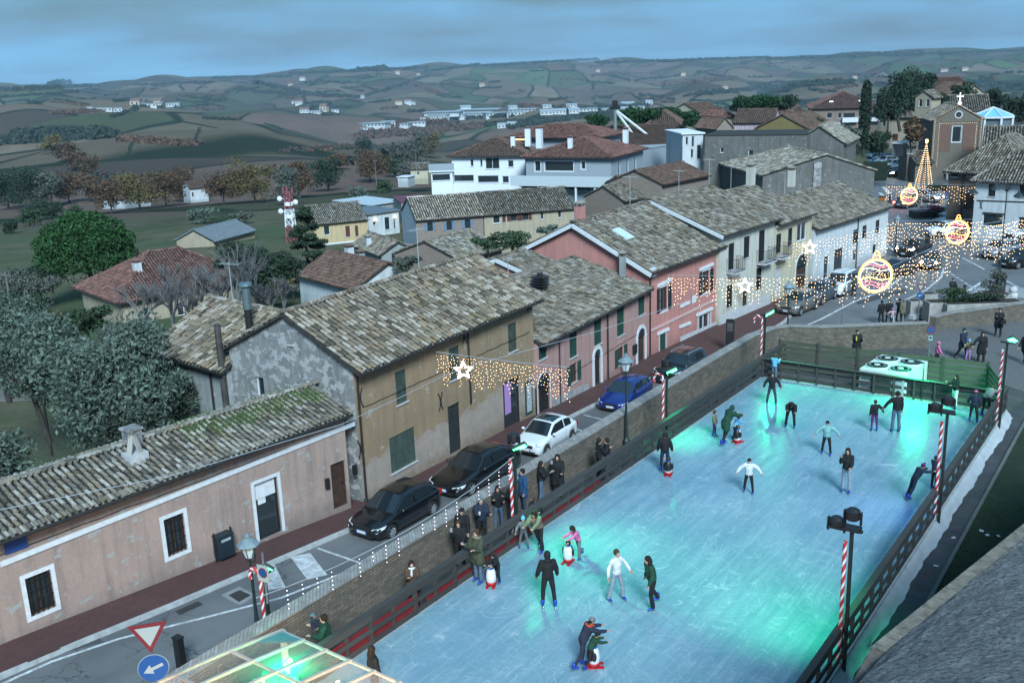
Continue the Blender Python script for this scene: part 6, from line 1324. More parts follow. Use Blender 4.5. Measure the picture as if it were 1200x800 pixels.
def car(kind, pm, label, p, yaw, group=None, roofm=None, lights=None, scale=1.0, plate=True, rails=False, name='parked_car'):
    """origin under the middle of the car; +X is forward"""
    k = KIND[kind]; Lc, Wd, H = k['L'], k['W'], k['H']; hw = Wd / 2; x_of = lambda s_: Lc / 2 - s_
    root = empty(name, p, yaw, label, 'car', group); root.scale = (scale,) * 3
    wf, wr = k['fo'], k['fo'] + k['wb']; r = k['r']; sill = .24; ra = r + .055
    ss = sorted(set(np.linspace(0, Lc, 58).tolist() + [wf - ra, wf + ra, wr - ra, wr + ra]))
    def ztop(s_):
        return float(np.interp(s_, [0, .04, .18, .45, k['a'], k['a'] + .3, k['d'] - .1, Lc - .25, Lc - .05, Lc], [k['zf'] - .10, k['zf'], k['zf'] + .06, k['zb'] - .05, k['zl'] - .03, k['zl'], k['zl'] + .04, k['zl'] - .01 if kind != 'saloon' else k['zl'], k['zl'] - .10, k['zl'] - .18]))
    def wid(s_):
        f = min(s_, Lc - s_); return hw * float(np.interp(f, [0, .05, .15, .35, .7], [.78, .86, .93, .975, 1]))
    def zlow(s_):
        z = float(np.interp(min(s_, Lc - s_), [0, .1, .4], [.34, .26, sill]))
        for c_ in (wf, wr):
            if abs(s_ - c_) < ra: z = max(z, r + math.sqrt(max(0, ra * ra - (s_ - c_) ** 2)))
        return z
    rows = []
    for s_ in ss:
        w, zt, zl_ = wid(s_), ztop(s_), zlow(s_); x = x_of(s_); zt = max(zt, zl_ + .04); m = zl_ + (zt - zl_) * .55
        half = [(w * .84, zl_), (w * .985, zl_ + .012), (w, min(m, zt - .03)), (w * .985, zt - .07 if zt - .07 > m else (m + zt) / 2), (w * .93, zt - .012), (w * .78, zt + .012), (w * .4, zt + .035), (0, zt + .045)]
        rows.append([(x, y, z) for y, z in half] + [(x, -y, z) for y, z in half[-2::-1]])
    V = np.array(rows); nr, nc = V.shape[:2]; idx = np.arange(nr * nc).reshape(nr, nc)
    mb = MB(); mb.addarr(V.reshape(-1, 3), np.stack([idx[:-1, :-1], idx[1:, :-1], idx[1:, 1:], idx[:-1, 1:]], -1).reshape(-1, 4)); mb.f += [tuple(idx[0].tolist()), tuple(idx[-1].tolist()[::-1])]; mb.m += [0, 0]
    body = mb.build('body', pm, root, True)
    mb = MB(); mb.box(-Lc / 2 + .25, Lc / 2 - .25, -hw * .72, hw * .72, .2, .62); mb.build('underbody', BLK, body)
    # cabin
    def zroof(s_): return float(np.interp(s_, [k['a'], k['b'], (k['b'] + k['c']) / 2, k['c'], k['d']], [ztop(k['a']) - .02, H - .05, H, H - .07, ztop(k['d']) + .02 if kind != 'van' else ztop(k['d']) + .3]))
    def smooth(s_):
        return sum(zroof(min(max(s_ + o_, k['a']), k['d'])) for o_ in (-.08, -.04, 0, .04, .08)) / 5 if k['a'] + .08 < s_ < k['d'] - .08 else zroof(s_)
    def cab(s_, t, off=0.0):
        """point on the cabin side: t 0 belt .. 1 roof edge"""
        zb = ztop(s_) - .03; zr = smooth(s_) - .03; tt = (zr - zb) / (H - .05 - zb) if H > zb else 0
        wb_, wt = wid(s_) * .93, wid(s_) * (.93 - .19 * max(0, min(1, tt)))
        return wb_ + (wt - wb_) * t + off, zb + (zr - zb) * t
    ssc = np.linspace(k['a'], k['d'], 30); rows = []
    for s_ in ssc:
        x = x_of(s_); q = [cab(s_, 0), cab(s_, .5), cab(s_, 1)]; zr = smooth(s_); half = q + [(q[2][0] * .93, zr), (q[2][0] * .5, zr + .025), (0, zr + .03)]
        rows.append([(x, y, z) for y, z in half] + [(x, -y, z) for y, z in half[-2::-1]])
    V = np.array(rows); nr, nc = V.shape[:2]; idx = np.arange(nr * nc).reshape(nr, nc)
    mb = MB(); mb.addarr(V.reshape(-1, 3), np.stack([idx[:-1, :-1], idx[1:, :-1], idx[1:, 1:], idx[:-1, 1:]], -1).reshape(-1, 4)); mb.f += [tuple(idx[0].tolist()), tuple(idx[-1].tolist()[::-1])]; mb.m += [0, 0]
    mb.build('roof', roofm or pm, root, True)
    def screen(nm, s0, s1, inset, e=.012):
        m = MB(); n = 7; vs = []
        for i in range(n):
            s_ = s0 + (s1 - s0) * i / (n - 1); w = cab(s_, 1)[0] * .93 - inset * .5; zr = smooth(s_)
            for j in range(7): y = -w + 2 * w * j / 6; vs.append((x_of(s_) + e * (1 if s0 < 2 and nm == 'windscreen' else -1), y, zr + .028 * (1 - (y / w) ** 2) * 1.0 + e + .002))
        m.addarr(np.array(vs), [(i * 7 + j, (i + 1) * 7 + j, (i + 1) * 7 + j + 1, i * 7 + j + 1) for i in range(n - 1) for j in range(6)]); return m.build(nm, CGLASS, root, True)
    screen('windscreen', k['a'] + .04, k['b'] - .04, .06); screen('rear_window', k['c'] + .06, k['d'] - .08, .1)
    if kind == 'small': screen('glass_roof', k['b'] + .06, k['b'] + .85, .1, .006)
    mid = k['a'] + (k['c'] - k['a']) * .55
    doors = [(k['a'] + .30, mid - .04), (mid + .04, k['c'] + .12)] if kind != 'small' else [(k['a'] + .26, mid + .35), (mid + .43, k['c'] + .1)]
    for sd_ in (1, -1):
        for s0, s1 in doors:
            m = MB(); n = 8; vs = []
            for i in range(n):
                s_ = s0 + (s1 - s0) * i / (n - 1)
                for t in (.10, .5, .90): y, z = cab(s_, t, .009); vs.append((x_of(s_), sd_ * y, z))
            m.addarr(np.array(vs), [(i * 3 + j, (i + 1) * 3 + j, (i + 1) * 3 + j + 1, i * 3 + j + 1) for i in range(n - 1) for j in range(2)]); m.build('side_window', CGLASS, root, True)
        for s_ in (doors[0][0] - .12, doors[0][1] + .04, doors[1][1] - .02):
            m = MB(); x = x_of(s_); w = wid(s_); m.add([(x - .008, sd_ * (w + .003), .36), (x + .008, sd_ * (w + .003), .36), (x + .008, sd_ * (w * .99 + .003), ztop(s_) - .08), (x - .008, sd_ * (w * .99 + .003), ztop(s_) - .08)], [(0, 1, 2, 3)]); m.build('door_seam', BLK, body)
        s_ = doors[0][0] + .04; m = MB(); m.ell((x_of(s_), sd_ * (hw + .10), k['zl'] + .06), (.09, .10, .07), 8, 6); m.build('mirror', pm, root, True)
        for s_ in (doors[0][1] - .14, doors[1][1] - .22): m = MB(); m.box(x_of(s_) - .09, x_of(s_) + .09, sd_ * hw * .985 - .02, sd_ * hw * .985 + .035 * sd_ + .0, k['zl'] - .18, k['zl'] - .15); m.build('door_handle', pm, body)
        # lights
        zf = k['zf']; m = MB(); q = [(.035, .78, zf - .02), (.05, .50, zf - .05), (.06, .52, zf - .15), (.10, .88, zf - .14), (.36, .955, zf + .05), (.42, .93, zf + .10)]
        if kind == 'small': m.ell((x_of(.11), sd_ * hw * .76, zf + .01), (.09, .13, .12), 10, 8)
        else:
            vs = [(x_of(.02), sd_ * hw * .52, zf - .13), (x_of(.04), sd_ * hw * .86, zf - .13), (x_of(.30), sd_ * hw * .99, zf - .04), (x_of(.42), sd_ * hw * .985, zf + .07), (x_of(.14), sd_ * hw * .90, zf + .045), (x_of(.035), sd_ * hw * .60, zf + .0)]
            m.extr([Vector(v) + Vector((.02, 0, 0)) for v in vs], (-.12, 0, 0))
        m.build('headlight', HEADON if lights in ('on', 'front') else HEADL, root, True if kind == 'small' else False)
        m = MB(); zt = k['zl'] - .12; m.box(x_of(Lc - .10), x_of(Lc + .012), sd_ * hw * .60, sd_ * hw * .90, zt - .14, zt + .06) if kind != 'van' else m.box(x_of(Lc - .08), x_of(Lc + .012), sd_ * hw * .76, sd_ * hw * .90, zt - .3, zt + .3)
        m.build('tail_light', TAILON if lights in ('on', 'rear') else TAILR, root)
        if rails: m = MB(); m.tube([(x_of(k['b'] + .15), sd_ * hw * .68, H - .03), (x_of(k['b'] + .3), sd_ * hw * .68, H + .05), (x_of(k['c'] - .3), sd_ * hw * .68, H + .05), (x_of(k['c'] - .1), sd_ * hw * .68, H - .04)], .02, 6); m.build('roof_rail', RIM, root)
        m = MB(); m.ell((x_of(.05), sd_ * hw * .72, .38), (.05, .07, .05), 8, 6); m.build('fog_lamp', HEADL, root, True)
    m = MB(); m.box(x_of(.12), x_of(-.012), -hw * .46, hw * .46, k['zf'] - .17, k['zf'] - .03); m.build('grille', BLK, root)
    m = MB(); m.box(x_of(.14), x_of(-.018), -hw * .62, hw * .62, .27, .40); m.build('bumper_intake', BLK, root)
    for e, nm in ((-.03, 'front'), (Lc + .03, 'rear')):
        m = MB(); x = x_of(e); zz = .46 if nm == 'front' else .62; m.box(x - .012, x + .012, -.26, .26, zz - .055, zz + .055); o = m.build('number_plate', PLATE, root)
        m = MB(); m.box(x - .014, x + .014, -.26, -.22, zz - .055, zz + .055); m.box(x - .014, x + .014, .22, .26, zz - .055, zz + .055); m.build('plate_band', PLB, o)
    m = MB()
    for c_ in (wf, wr):
        for sd_ in (1, -1):
            x = x_of(c_); y = sd_ * (hw - .12); M3 = Matrix.Rotation(R(90), 3, 'X')
            w_ = empty('wheel_mount', (x, y, r)); COL.objects.unlink(w_); bpy.data.objects.remove(w_)
            mt = MB(); prof = [(r * .62, -.1), (r * .95, -.105), (r, -.07), (r, .07), (r * .95, .105), (r * .62, .1)]; n = 22
            vs = [(x + q * math.cos(2 * math.pi * j / n), y + zz, r + q * math.sin(2 * math.pi * j / n)) for q, zz in prof for j in range(n)]
            mt.add(vs, [(i * n + j, i * n + (j + 1) % n, ((i + 1) % 6) * n + (j + 1) % n, ((i + 1) % 6) * n + j) for i in range(6) for j in range(n)]); ty = mt.build('wheel', TYRE, root, True)
            mt = MB(); yo = y + sd_ * .085
            for j in range(7):
                a = 2 * math.pi * j / 7; mt.hexa([Vector((x, yo, r)) + Vector((math.cos(a + da) * q, dy, math.sin(a + da) * q)) for dy in (0, sd_ * .02) for da, q in ((-.9, .03), (-.16, r * .6), (.16, r * .6), (.9, .03))])
            ring = [(x + q * math.cos(2 * math.pi * j / n), yo + dy, r + q * math.sin(2 * math.pi * j / n)) for q, dy in ((r * .56, .0), (r * .66, sd_ * .015), (r * .66, -sd_ * .03), (r * .56, -sd_ * .03)) for j in range(n)]
            mt.add(ring, [(i * n + j, i * n + (j + 1) % n, ((i + 1) % 4) * n + (j + 1) % n, ((i + 1) % 4) * n + j) for i in range(4) for j in range(n)]); mt.tube([(x, yo - .02, r), (x, yo + sd_ * .025, r)], .055, 10)
            mt.build('rim', RIM, ty)
            mt = MB(); mt.tube([(x, y - sd_ * .02, r), (x, y + sd_ * .05, r)], r * .63, 16); mt.build('brake_disc', BLK, ty)
    return root
BLACKP = paint('black_paint', (.006, .007, .009)); DGREY = paint('dark_grey_paint', (.035, .042, .048)); BLUEP = paint('deep_blue_paint', (.008, .025, .17)); WHITEP = paint('white_paint', (.55, .60, .62), 0)
SILV = paint('silver_paint', (.30, .33, .35), .6); BEIGEP = paint('beige_grey_paint', (.17, .165, .15), .5); GREYB = paint('steel_grey_paint', (.06, .08, .10), .5); DKGR = paint('green_black_paint', (.008, .014, .012))
def place_wheels(kind, fpx, rpx, side, **k):
    """front and rear wheel contact pixels on the visible side; side +1: its left wheels are visible"""
    kd = KIND[kind]; a = G(*fpx); b = G(*rpx); d = (a - b); d.z = 0; d.normalize(); n = Vector((-d.y, d.x, 0))
    m = (a + b) / 2; xm = kd['L'] / 2 - kd['fo'] - kd['wb'] / 2; c = m - n * side * (kd['W'] / 2 - .05) - d * xm; c.z = zs(c.y) + .003
    yaw = math.atan2(d.y, d.x); return c, yaw
# cars in the parking bays of the street (noses towards us, their left flanks to the wall)
def bay(kind, pm, label, fpx, rpx, **kw):
    c, yaw = place_wheels(kind, fpx, rpx, 1); return car(kind, pm, label, c, yaw, group='cars parked along the street', **kw)
bay('hatch', BLACKP, 'small black hatchback parked nearest, in front of the drainpipe of the ochre house', (458, 631), (510, 604))
bay('saloon', BLACKP, 'long glossy black saloon parked before the dark door of the ochre house', (551, 581), (600, 556))
bay('small', WHITEP, 'little rounded white two door car with dark glass roof', (640, 535), (672, 518.5), roofm=None)
bay('hatch', BLUEP, 'deep blue hatchback with headlights under the arched doors of the rose house', (735, 483.7), (764, 468))
bay('boxy', DKGR, 'boxy black off-roader parked behind the blue hatchback', (798.7, 451.2), (825, 439.5), rails=True)
bay('suv', BEIGEP, 'beige grey crossover with roof rails parked first in the far row', (939, 370), (955.5, 362.8), rails=True)
bay('suv', GREYB, 'dark steel grey crossover second in the far row', (965, 357), (977, 351))
bay('van', WHITEP, 'white van-like car third in the far row', (991, 346.5), (1001, 341))
def carpx(kind, pm, label, px, ang, dz=0, **kw):
    """centre pixel on the ground; ang is the heading in degrees, 0 = towards the camera, 90 = to the right of the picture"""
    c = G(*px); base = math.atan2(-c.y, -c.x); return car(kind, pm, label, (c.x, c.y, c.z + .003), base + R(ang), **kw)
carpx('hatch', DGREY, 'dark car parked by the kerb beside the end of the white house', (1050, 322), -40, group='cars parked along the street')
carpx('small', GREYB, 'little grey car driving towards us with both headlights lit', (1090.5, 313), -6, lights='front', name='car')
carpx('boxy', BLACKP, 'dark off-roader with lit lamps behind the little grey car', (1071, 299), -28, lights='front', name='car')
carpx('suv', SILV, 'silver estate rounding the planted roundabout', (1085, 236.5), 62, lights='front', name='car')
carpx('hatch', GREYB, 'grey hatchback with bright red brake lights by the roundabout', (1062.5, 243), 150, lights='rear', name='car')
g = 'cars parked on the right of the square'
carpx('suv', WHITEP, 'white off-roader parked at the near end of the row facing the corner house', (1108, 277), -58, group=g)
carpx('suv', BLACKP, 'black car parked behind the white off-roader', (1117, 266), -60, group=g); carpx('saloon', DGREY, 'dark grey saloon third in the row by the corner house', (1125, 257), -62, group=g); carpx('saloon', BLACKP, 'black saloon at the far end of the row by the corner house', (1122, 249), -62, group=g)
carpx('hatch', WHITEP, 'white hatchback parked behind the silver crossover', (1186, 290), -38, group=g); carpx('suv', SILV, 'silver crossover parked below the corner house', (1172, 301), -35, group=g); carpx('suv', BLACKP, 'black car at the right edge beside the silver crossover', (1196, 312), -40, group=g); carpx('hatch', DGREY, 'dark hatchback parked behind at the right edge', (1203, 296), -40, group=g)
g = 'cars in the small car park by the church'
for q, kd, pm, lb in (((1035, 189), 'hatch', DGREY, 'dark car at the far end of the church car park'), ((1038, 193.5), 'suv', SILV, 'silver car second from the far end of the church car park'), ((1045, 198), 'suv', WHITEP, 'white car in the middle of the church car park'), ((1058, 199), 'hatch', WHITEP, 'white hatchback nearest the church wall'), ((1053, 207), 'suv', BLACKP, 'black car with lit lamps at the near end of the church car park'), ((1026, 186), 'hatch', BLACKP, 'black car beside the blue painted bay')):
    carpx(kd, pm, lb, q, -50, group=g, lights='front' if 'lit' in lb else None)
# ================================================================== STREET FURNITURE
CR = mat('candy_red', (.42, .03, .035), .5, 0); CW = mat('candy_white', (.62, .64, .66), .5, 0)
def candy(parent, x, y, z0, z1, r=.07, hook=True, hd=1.0):
    """striped candy cane tube"""
    pts = [(x, y, z0 + (z1 - z0) * i / 20) for i in range(21)]
    if hook: pts += [(x - hd * .28 * (1 - math.cos(a)), y, z1 + .28 * math.sin(a)) for a in np.linspace(.3, math.pi, 7)] + [(x - hd * .56, y, z1 - .12)]
    mb = MB(); n = 10; q = []
    for a, b in zip(pts, pts[1:]): q += [Vector(a).lerp(Vector(b), t) for t in (0, .25, .5, .75)]
    q.append(Vector(pts[-1])); vs = []; prev = Vector((1, 0, 0)); L_ = 0; tw = []
    for i, p in enumerate(q):
        d = (q[min(i + 1, len(q) - 1)] - q[max(i - 1, 0)]).normalized(); x_ = (prev - d * prev.dot(d)).normalized() if abs(prev.dot(d)) < .99 else d.orthogonal(); prev = x_; y_ = d.cross(x_)
        if i: L_ += (q[i] - q[i - 1]).length
        for k in range(n): a = 2 * math.pi * k / n + L_ * 9.0; vs.append(p + (x_ * math.cos(a) + y_ * math.sin(a)) * r)
    mb.v.append(np.array([tuple(v) for v in vs])); mb.n = len(vs)
    for i in range(len(q) - 1):
        for k in range(n): mb.f.append((i * n + k, i * n + (k + 1) % n, (i + 1) * n + (k + 1) % n, (i + 1) * n + k)); mb.m.append(0 if (k // 2.5) % 2 < 1 else 1)
    return mb.build('candy_cane', [CR, CW], parent, True)
GREENL = emis('green_led', (.05, 1.0, .35), 5.0); GREENC = (.01, 1.0, .40)
DPOLE = mat('dark_pole', (.014, .020, .018), .5, .1)
def flood_post(p, H_, label, lit=True, head=0.0, aim=None, energy=0, cane=True, col=GREENC, cs=1, big=0, size=55, hook=False):
    r = empty('floodlight_post', p, 0, label, 'light post'); mb = MB(); mb.box(-.045, .045, -.045, .045, 0, H_); mb.build('pole', DPOLE, r)
    if cane: candy(r, -.15 * cs, -.05, .15, H_ - .3, .058, hook, cs * .8)
    mb = MB(); mb.box(-.28, .28, -.05, .05, H_, H_ + .07); mb.build('bracket', DPOLE, r)
    m3 = Matrix.Rotation(head, 3, 'Z') @ Matrix.Rotation(R(-25), 3, 'Y') @ Matrix.Rotation(R(50), 3, 'X')
    if lit:
        c = Vector((.22 * cs, 0, H_ + .2)); mb = MB(); mb.hexa([c + m3 @ Vector(v) for v in ((-.26, -.05, -.16), (.26, -.05, -.16), (.26, .05, -.16), (-.26, .05, -.16), (-.26, -.05, .16), (.26, -.05, .16), (.26, .05, .16), (-.26, .05, .16))]); h_ = mb.build('lamp_housing', DPOLE, r)
        mb = MB(); mb.hexa([c + m3 @ Vector(v) for v in ((-.23, -.068, -.13), (.23, -.068, -.13), (.23, -.052, -.13), (-.23, -.052, -.13), (-.23, -.068, .13), (.23, -.068, .13), (.23, -.052, .13), (-.23, -.052, .13))]); mb.build('lamp_face', GREENL, h_)
    if big:
        for dx, dz, hh in ((.0, .28, .32), (-.42, -.02, .25))[:big]:
            mb = MB(); mb.lathe([(.16, -hh / 2), (.2, -hh / 2 + .04), (.2, hh / 2 - .06), (.12, hh / 2)], 10, (dx, .0, H_ + .22 + dz)); h_ = mb.build('moving_head', BLK, r); mb = MB(); mb.box(dx - .24, dx - .2, -.06, .06, H_ + .05 + dz - .12, H_ + .3 + dz); mb.box(dx + .2, dx + .24, -.06, .06, H_ + .05 + dz - .12, H_ + .3 + dz); mb.box(dx - .22, dx + .22, -.16, .16, H_ + .07 + min(dz, 0) - .03, H_ + .12 + min(dz, 0)); mb.build('yoke', BLK, h_)
    if aim is not None and energy:
        ld = bpy.data.lights.new('flood_beam', 'SPOT'); ld.energy = energy; ld.color = col; ld.spot_size = R(size); ld.spot_blend = 1.0; ld.shadow_soft_size = .25
        lo = bpy.data.objects.new('flood_beam', ld); COL.objects.link(lo); lo.parent = r; src = Vector((0, 0, H_ - .1)); hd_ = Vector(aim) - Vector(p); hd_.z = 0; src = src + hd_.normalized() * .55; lo.location = src
        lo.rotation_euler = (Vector(aim) - Vector(p) - src).to_track_quat('-Z', 'Y').to_euler()
    return r
def post_h(px, y0, y1, z0):
    b = P(px, y0, z0); lo, hi = z0, z0 + 14
    for _ in range(30):
        m = (lo + hi) / 2
        if proj((b.x, b.y, m))[1] > y1: lo = m
        else: hi = m
    return b, lo - z0
I0 = lambda x, y: tuple(P(x, y, 0))
fx = XL - .32
def on_left(px, ytop):           # a post standing on the corridor against the left fence
    lo, hi = 5.0, 60.0
    for _ in range(40):
        m = (lo + hi) / 2
        if proj((fx, m, .5))[0] < px: lo = m
        else: hi = m
    y = lo; b = TER; lo, hi = 0, 14
    for _ in range(30):
        m = (lo + hi) / 2
        if proj((fx, y, m))[1] > ytop: lo = m
        else: hi = m
    return Vector((fx, y, TER)), lo - TER
def on_right(px, ytop):
    lo, hi = 5.0, 60.0; X_ = XR + .32
    for _ in range(40):
        m = (lo + hi) / 2
        if proj((X_, m, .3))[0] < px: lo = m
        else: hi = m
    y = lo; lo, hi = 0, 14
    for _ in range(30):
        m = (lo + hi) / 2
        if proj((X_, y, m))[1] > ytop: lo = m
        else: hi = m
    return Vector((X_, y, TER)), lo - TER
b_, h_ = on_left(606, 528); flood_post(b_, h_, 'striped candy cane floodlight post amid the watching crowd', big=1, aim=I0(720, 655), energy=420, head=.6, size=105)
b_, h_ = on_left(781, 438); flood_post(b_, h_, 'candy cane floodlight post in front of the boxy black off-roader', big=1, hook=True, aim=I0(800, 512), energy=260, head=.6, size=90)
b_, h_ = on_left(895, 370); flood_post(b_, h_, 'candy cane floodlight post at the far end of the left fence', hook=True, aim=I0(985, 468), energy=400, head=.8, size=105)
b_, h_ = on_right(990, 622); flood_post(b_, h_, 'candy cane post with two black moving head lamps nearest on the right fence', lit=False, big=2, aim=I0(925, 715), energy=460, cs=1, size=90)
b_, h_ = on_right(1101, 485); flood_post(b_, h_, 'candy cane post with black moving head lamps at the middle of the right fence', lit=False, big=2, aim=I0(1040, 600), energy=120, col=(.12, .18, 1.0), size=60)
b_, h_ = on_right(1172, 402); flood_post(b_, h_, 'candy cane floodlight post at the far corner of the right fence', aim=I0(1085, 452), energy=330, head=-.9, size=110)
b_, h_ = post_h(318, 750, 668, TER); r = flood_post(b_, h_, 'dark post with lit green floodlight and candy cane beside the glazed tent', head=-.5, hook=True, aim=tuple(P(370, 770, 2.5)), energy=260, size=90)
# lantern street lamps
def lantern(p, H_, label, arms=0, armspan=1.4):
    r = empty('street_lamp', p, 0, label, 'street lamp'); m = mat('lamp_iron', (.022, .035, .036), .5, .2, metal=.3)
    mb = MB(); mb.lathe([(.16, 0), (.16, .25), (.09, .4), (.06, .9), (.05, H_ * .6), (.04, H_)], 10); mb.build('post', m, r)
    def head(x, y, z, hang):
        mb = MB(); mb.lathe([(.13, .0), (.25, .42)], 6, (x, y, z)); g_ = mb.build('lantern', mat('lamp_glass', (.5, .55, .56), .15, 0, spec=.8), r)
        mb = MB(); mb.lathe([(.36, .42), (.36, .45), (.16, .62), (.1, .66), (.1, .74), (.03, .8)], 8, (x, y, z)); mb.build('lantern_cap', mat('lamp_cap', (.20, .26, .28), .4, .2, metal=.3), g_)
        mb = MB()
        for k in range(6): a = k * math.pi / 3; mb.tube([(x + .13 * math.cos(a), y + .13 * math.sin(a), z), (x + .26 * math.cos(a), y + .26 * math.sin(a), z + .43)], .014, 4)
        mb.build('lantern_bars', m, g_)
    if not arms:
        mb = MB()
        for s_ in (-1, 1): mb.tube([(0, 0, H_ - .1), (s_ * .22, 0, H_ - .02), (s_ * .3, 0, H_ + .25), (s_ * .26, 0, H_ + .52)], .02, 5)
        mb.build('yoke', m, r); head(0, 0, H_ + .08, False)
    else:
        mb = MB()
        for k in range(arms):
            a = 2 * math.pi * k / arms + .5; c, s_ = math.cos(a), math.sin(a); mb.tube([(0, 0, H_ - .9), (c * armspan * .25, s_ * armspan * .25, H_ - .2), (c * armspan * .65, s_ * armspan * .65, H_ + .1), (c * armspan * .95, s_ * armspan * .95, H_ - .15), (c * armspan, s_ * armspan, H_ - .5)], .035, 6)
            mb.lathe([(.42, 0), (.36, .1), (.12, .32), (.08, .45)], 10, (c * armspan, s_ * armspan, H_ - .95))
        mb.build('lamp_arms', m, r)
        mb = MB()
        for k in range(arms): a = 2 * math.pi * k / arms + .5; mb.lathe([(.3, 0), (.33, .06)], 10, (math.cos(a) * armspan, math.sin(a) * armspan, H_ - 1.02))
        mb.build('lamp_glasses', mat('lamp_glass', (.5, .55, .56), .15, 0, spec=.8), r)
        mb = MB(); mb.lathe([(.42, 0), (.42, .15), (.3, .3), (.26, .9), (.16, 1.1), (.1, 2.0)], 12); mb.build('lamp_base', m, r)
    return r
b_, h_ = post_h(303, 745, 655, -1.0); lantern(b_, h_, 'street lantern with glass hood before the low pink house')
b_, h_ = post_h(734, 522, 436, TER); lantern(b_, h_, 'slender street lantern in front of the blue hatchback')
b_, h_ = post_h(922, 408, 346, TER); lantern(b_, h_, 'slender street lantern in front of the beige grey crossover')
b = G(1169, 342); _, h_ = post_h(1169, 342, 212, b.z); lantern(b, h_, 'tall cast iron lamp standard with curved arms on the right of the square', arms=4, armspan=2.6)
b = G(1048.5, 285 + 14); b, h_ = post_h(1049, 296, 270, -3.0); lantern(b, h_ * 1.3, 'small street lantern by the bend in the road')
# traffic signs
def disc(m, c, rad, nrm, th=.02, n=24): nrm = Vector(nrm); m.tube([Vector(c), Vector(c) + nrm * th], rad, n)
SR, SB, SW_, SG = mat('sign_red', (.16, .015, .02), .4, 0), mat('sign_blue', (.01, .06, .20), .4, 0), mat('sign_white', (.30, .33, .31), .4, 0), mat('sign_back', (.10, .12, .13), .5, .1)  # weak light on the plates is put into the darkened white and red
def sign_post(p, H_, label, plates, yaw):
    r = empty('traffic_sign', p, yaw, label, 'traffic sign'); mb = MB(); mb.cyl(0, .04, 0, H_, .035, n=8); mb.build('post', SG, r)
    for kind, z, s_ in plates:
        N = (0, -1, 0)
        if kind == 'yield':
            tri = lambda q, y: [(-q, y, z + q * .58), (q, y, z + q * .58), (0, y, z - q * 1.15)]
            mb = MB(); mb.extr(tri(s_, 0), (0, -.02, 0)); o = mb.build('yield_plate', SR, r); mb = MB(); mb.extr(tri(s_ * .66, -.021), (0, -.004, 0)); mb.build('yield_field', SW_, o)
        elif kind == 'arrow':
            mb = MB(); disc(mb, (0, 0, z), s_, N); o = mb.build('blue_disc', SB, r); mb = MB(); disc(mb, (0, .012, z), s_ * 1.05, N, .01); mb.build('rim', SW_, o)
            a = R(200); d = Vector((math.cos(a), 0, math.sin(a))); n_ = Vector((-d.z, 0, d.x)); c = Vector((0, -.022, z)); q = s_
            mb = MB(); mb.extr([c + d * -q * .7 + n_ * q * .12, c + d * q * .1 + n_ * q * .12, c + d * q * .1 + n_ * q * .38, c + d * q * .72, c + d * q * .1 - n_ * q * .38, c + d * q * .1 - n_ * q * .12, c + d * -q * .7 - n_ * q * .12], (0, -.004, 0)); mb.build('arrow', SW_, o)
        elif kind == 'noparking':
            mb = MB(); disc(mb, (0, 0, z), s_, N); o = mb.build('red_ring', SR, r); mb = MB(); disc(mb, (0, -.021, z), s_ * .78, N, .003); mb.build('blue_disc', SB, o)
            mb = MB(); mb.bar((-s_ * .56, -.026, z + s_ * .56), (s_ * .56, -.026, z - s_ * .56), s_ * .16, .004, (0, 1, 0)); mb.build('red_bar', SR, o)
        elif kind == 'back': mb = MB(); disc(mb, (0, 0, z), s_, N); mb.build('sign_plate', SG, r)
        elif kind == 'panel': mb = MB(); mb.box(-s_ * .8, s_ * .8, -.02, 0, z - s_, z + s_); o = mb.build('panel', SW_, r); mb = MB(); disc(mb, (0, -.021, z + s_ * .1), s_ * .62, N, .003); mb.build('red_ring', SR, o); mb = MB(); disc(mb, (0, -.025, z + s_ * .1), s_ * .48, N, .003); mb.build('blue_disc', SB, o)
    return r
def sign_px(px, ytop, dist, plates_px, label, yaw, hh):
    """plates: kind, pixel y of centre, pixel radius"""
    b = PR(px, ytop, dist); s_ = (b - CAM).length / F_PX; pl = []
    for kd, y, rad in plates_px: pl.append((kd, PR(px, y, dist).z - (b.z - hh), rad * s_))
    return sign_post((b.x, b.y, b.z - hh), hh, label, pl, yaw)
face = YAW  # plates facing the camera
sign_px(172, 728, 19.5, [('yield', 742, 20), ('arrow', 784, 15.5)], 'give way triangle above a round blue arrow sign at lower left', face + .25, 2.9)
sign_px(306, 642 + 6, 27, [('panel', 672, 10)], 'small green lit parking sign plate on the post by the glazed tent', face - .5, 1.6)
b = G(1078, 367); b = P(1079, 372, -1.5); sign_px(1079, 333, 66, [('yield', 336, 4.6), ('arrow', 346, 3.6)], 'small give way and blue arrow sign by the stone planters', face, 3.0)
sign_px(1158, 313, 85, [('back', 315, 4), ('back', 324, 4.5)], 'two dark sign discs seen from behind on the traffic island', face + .2, 2.6)
sign_px(1091.5, 380, 54, [('noparking', 386, 5.0), ('panel', 396, 2.6)], 'no stopping sign at the end of the brick wall by the paved ramp', face, 2.3)
sign_px(1110, 226, 118, [('noparking', 226, 2.2), ('arrow', 231, 2.2)], 'small road signs beyond the roundabout', face, 2.2)
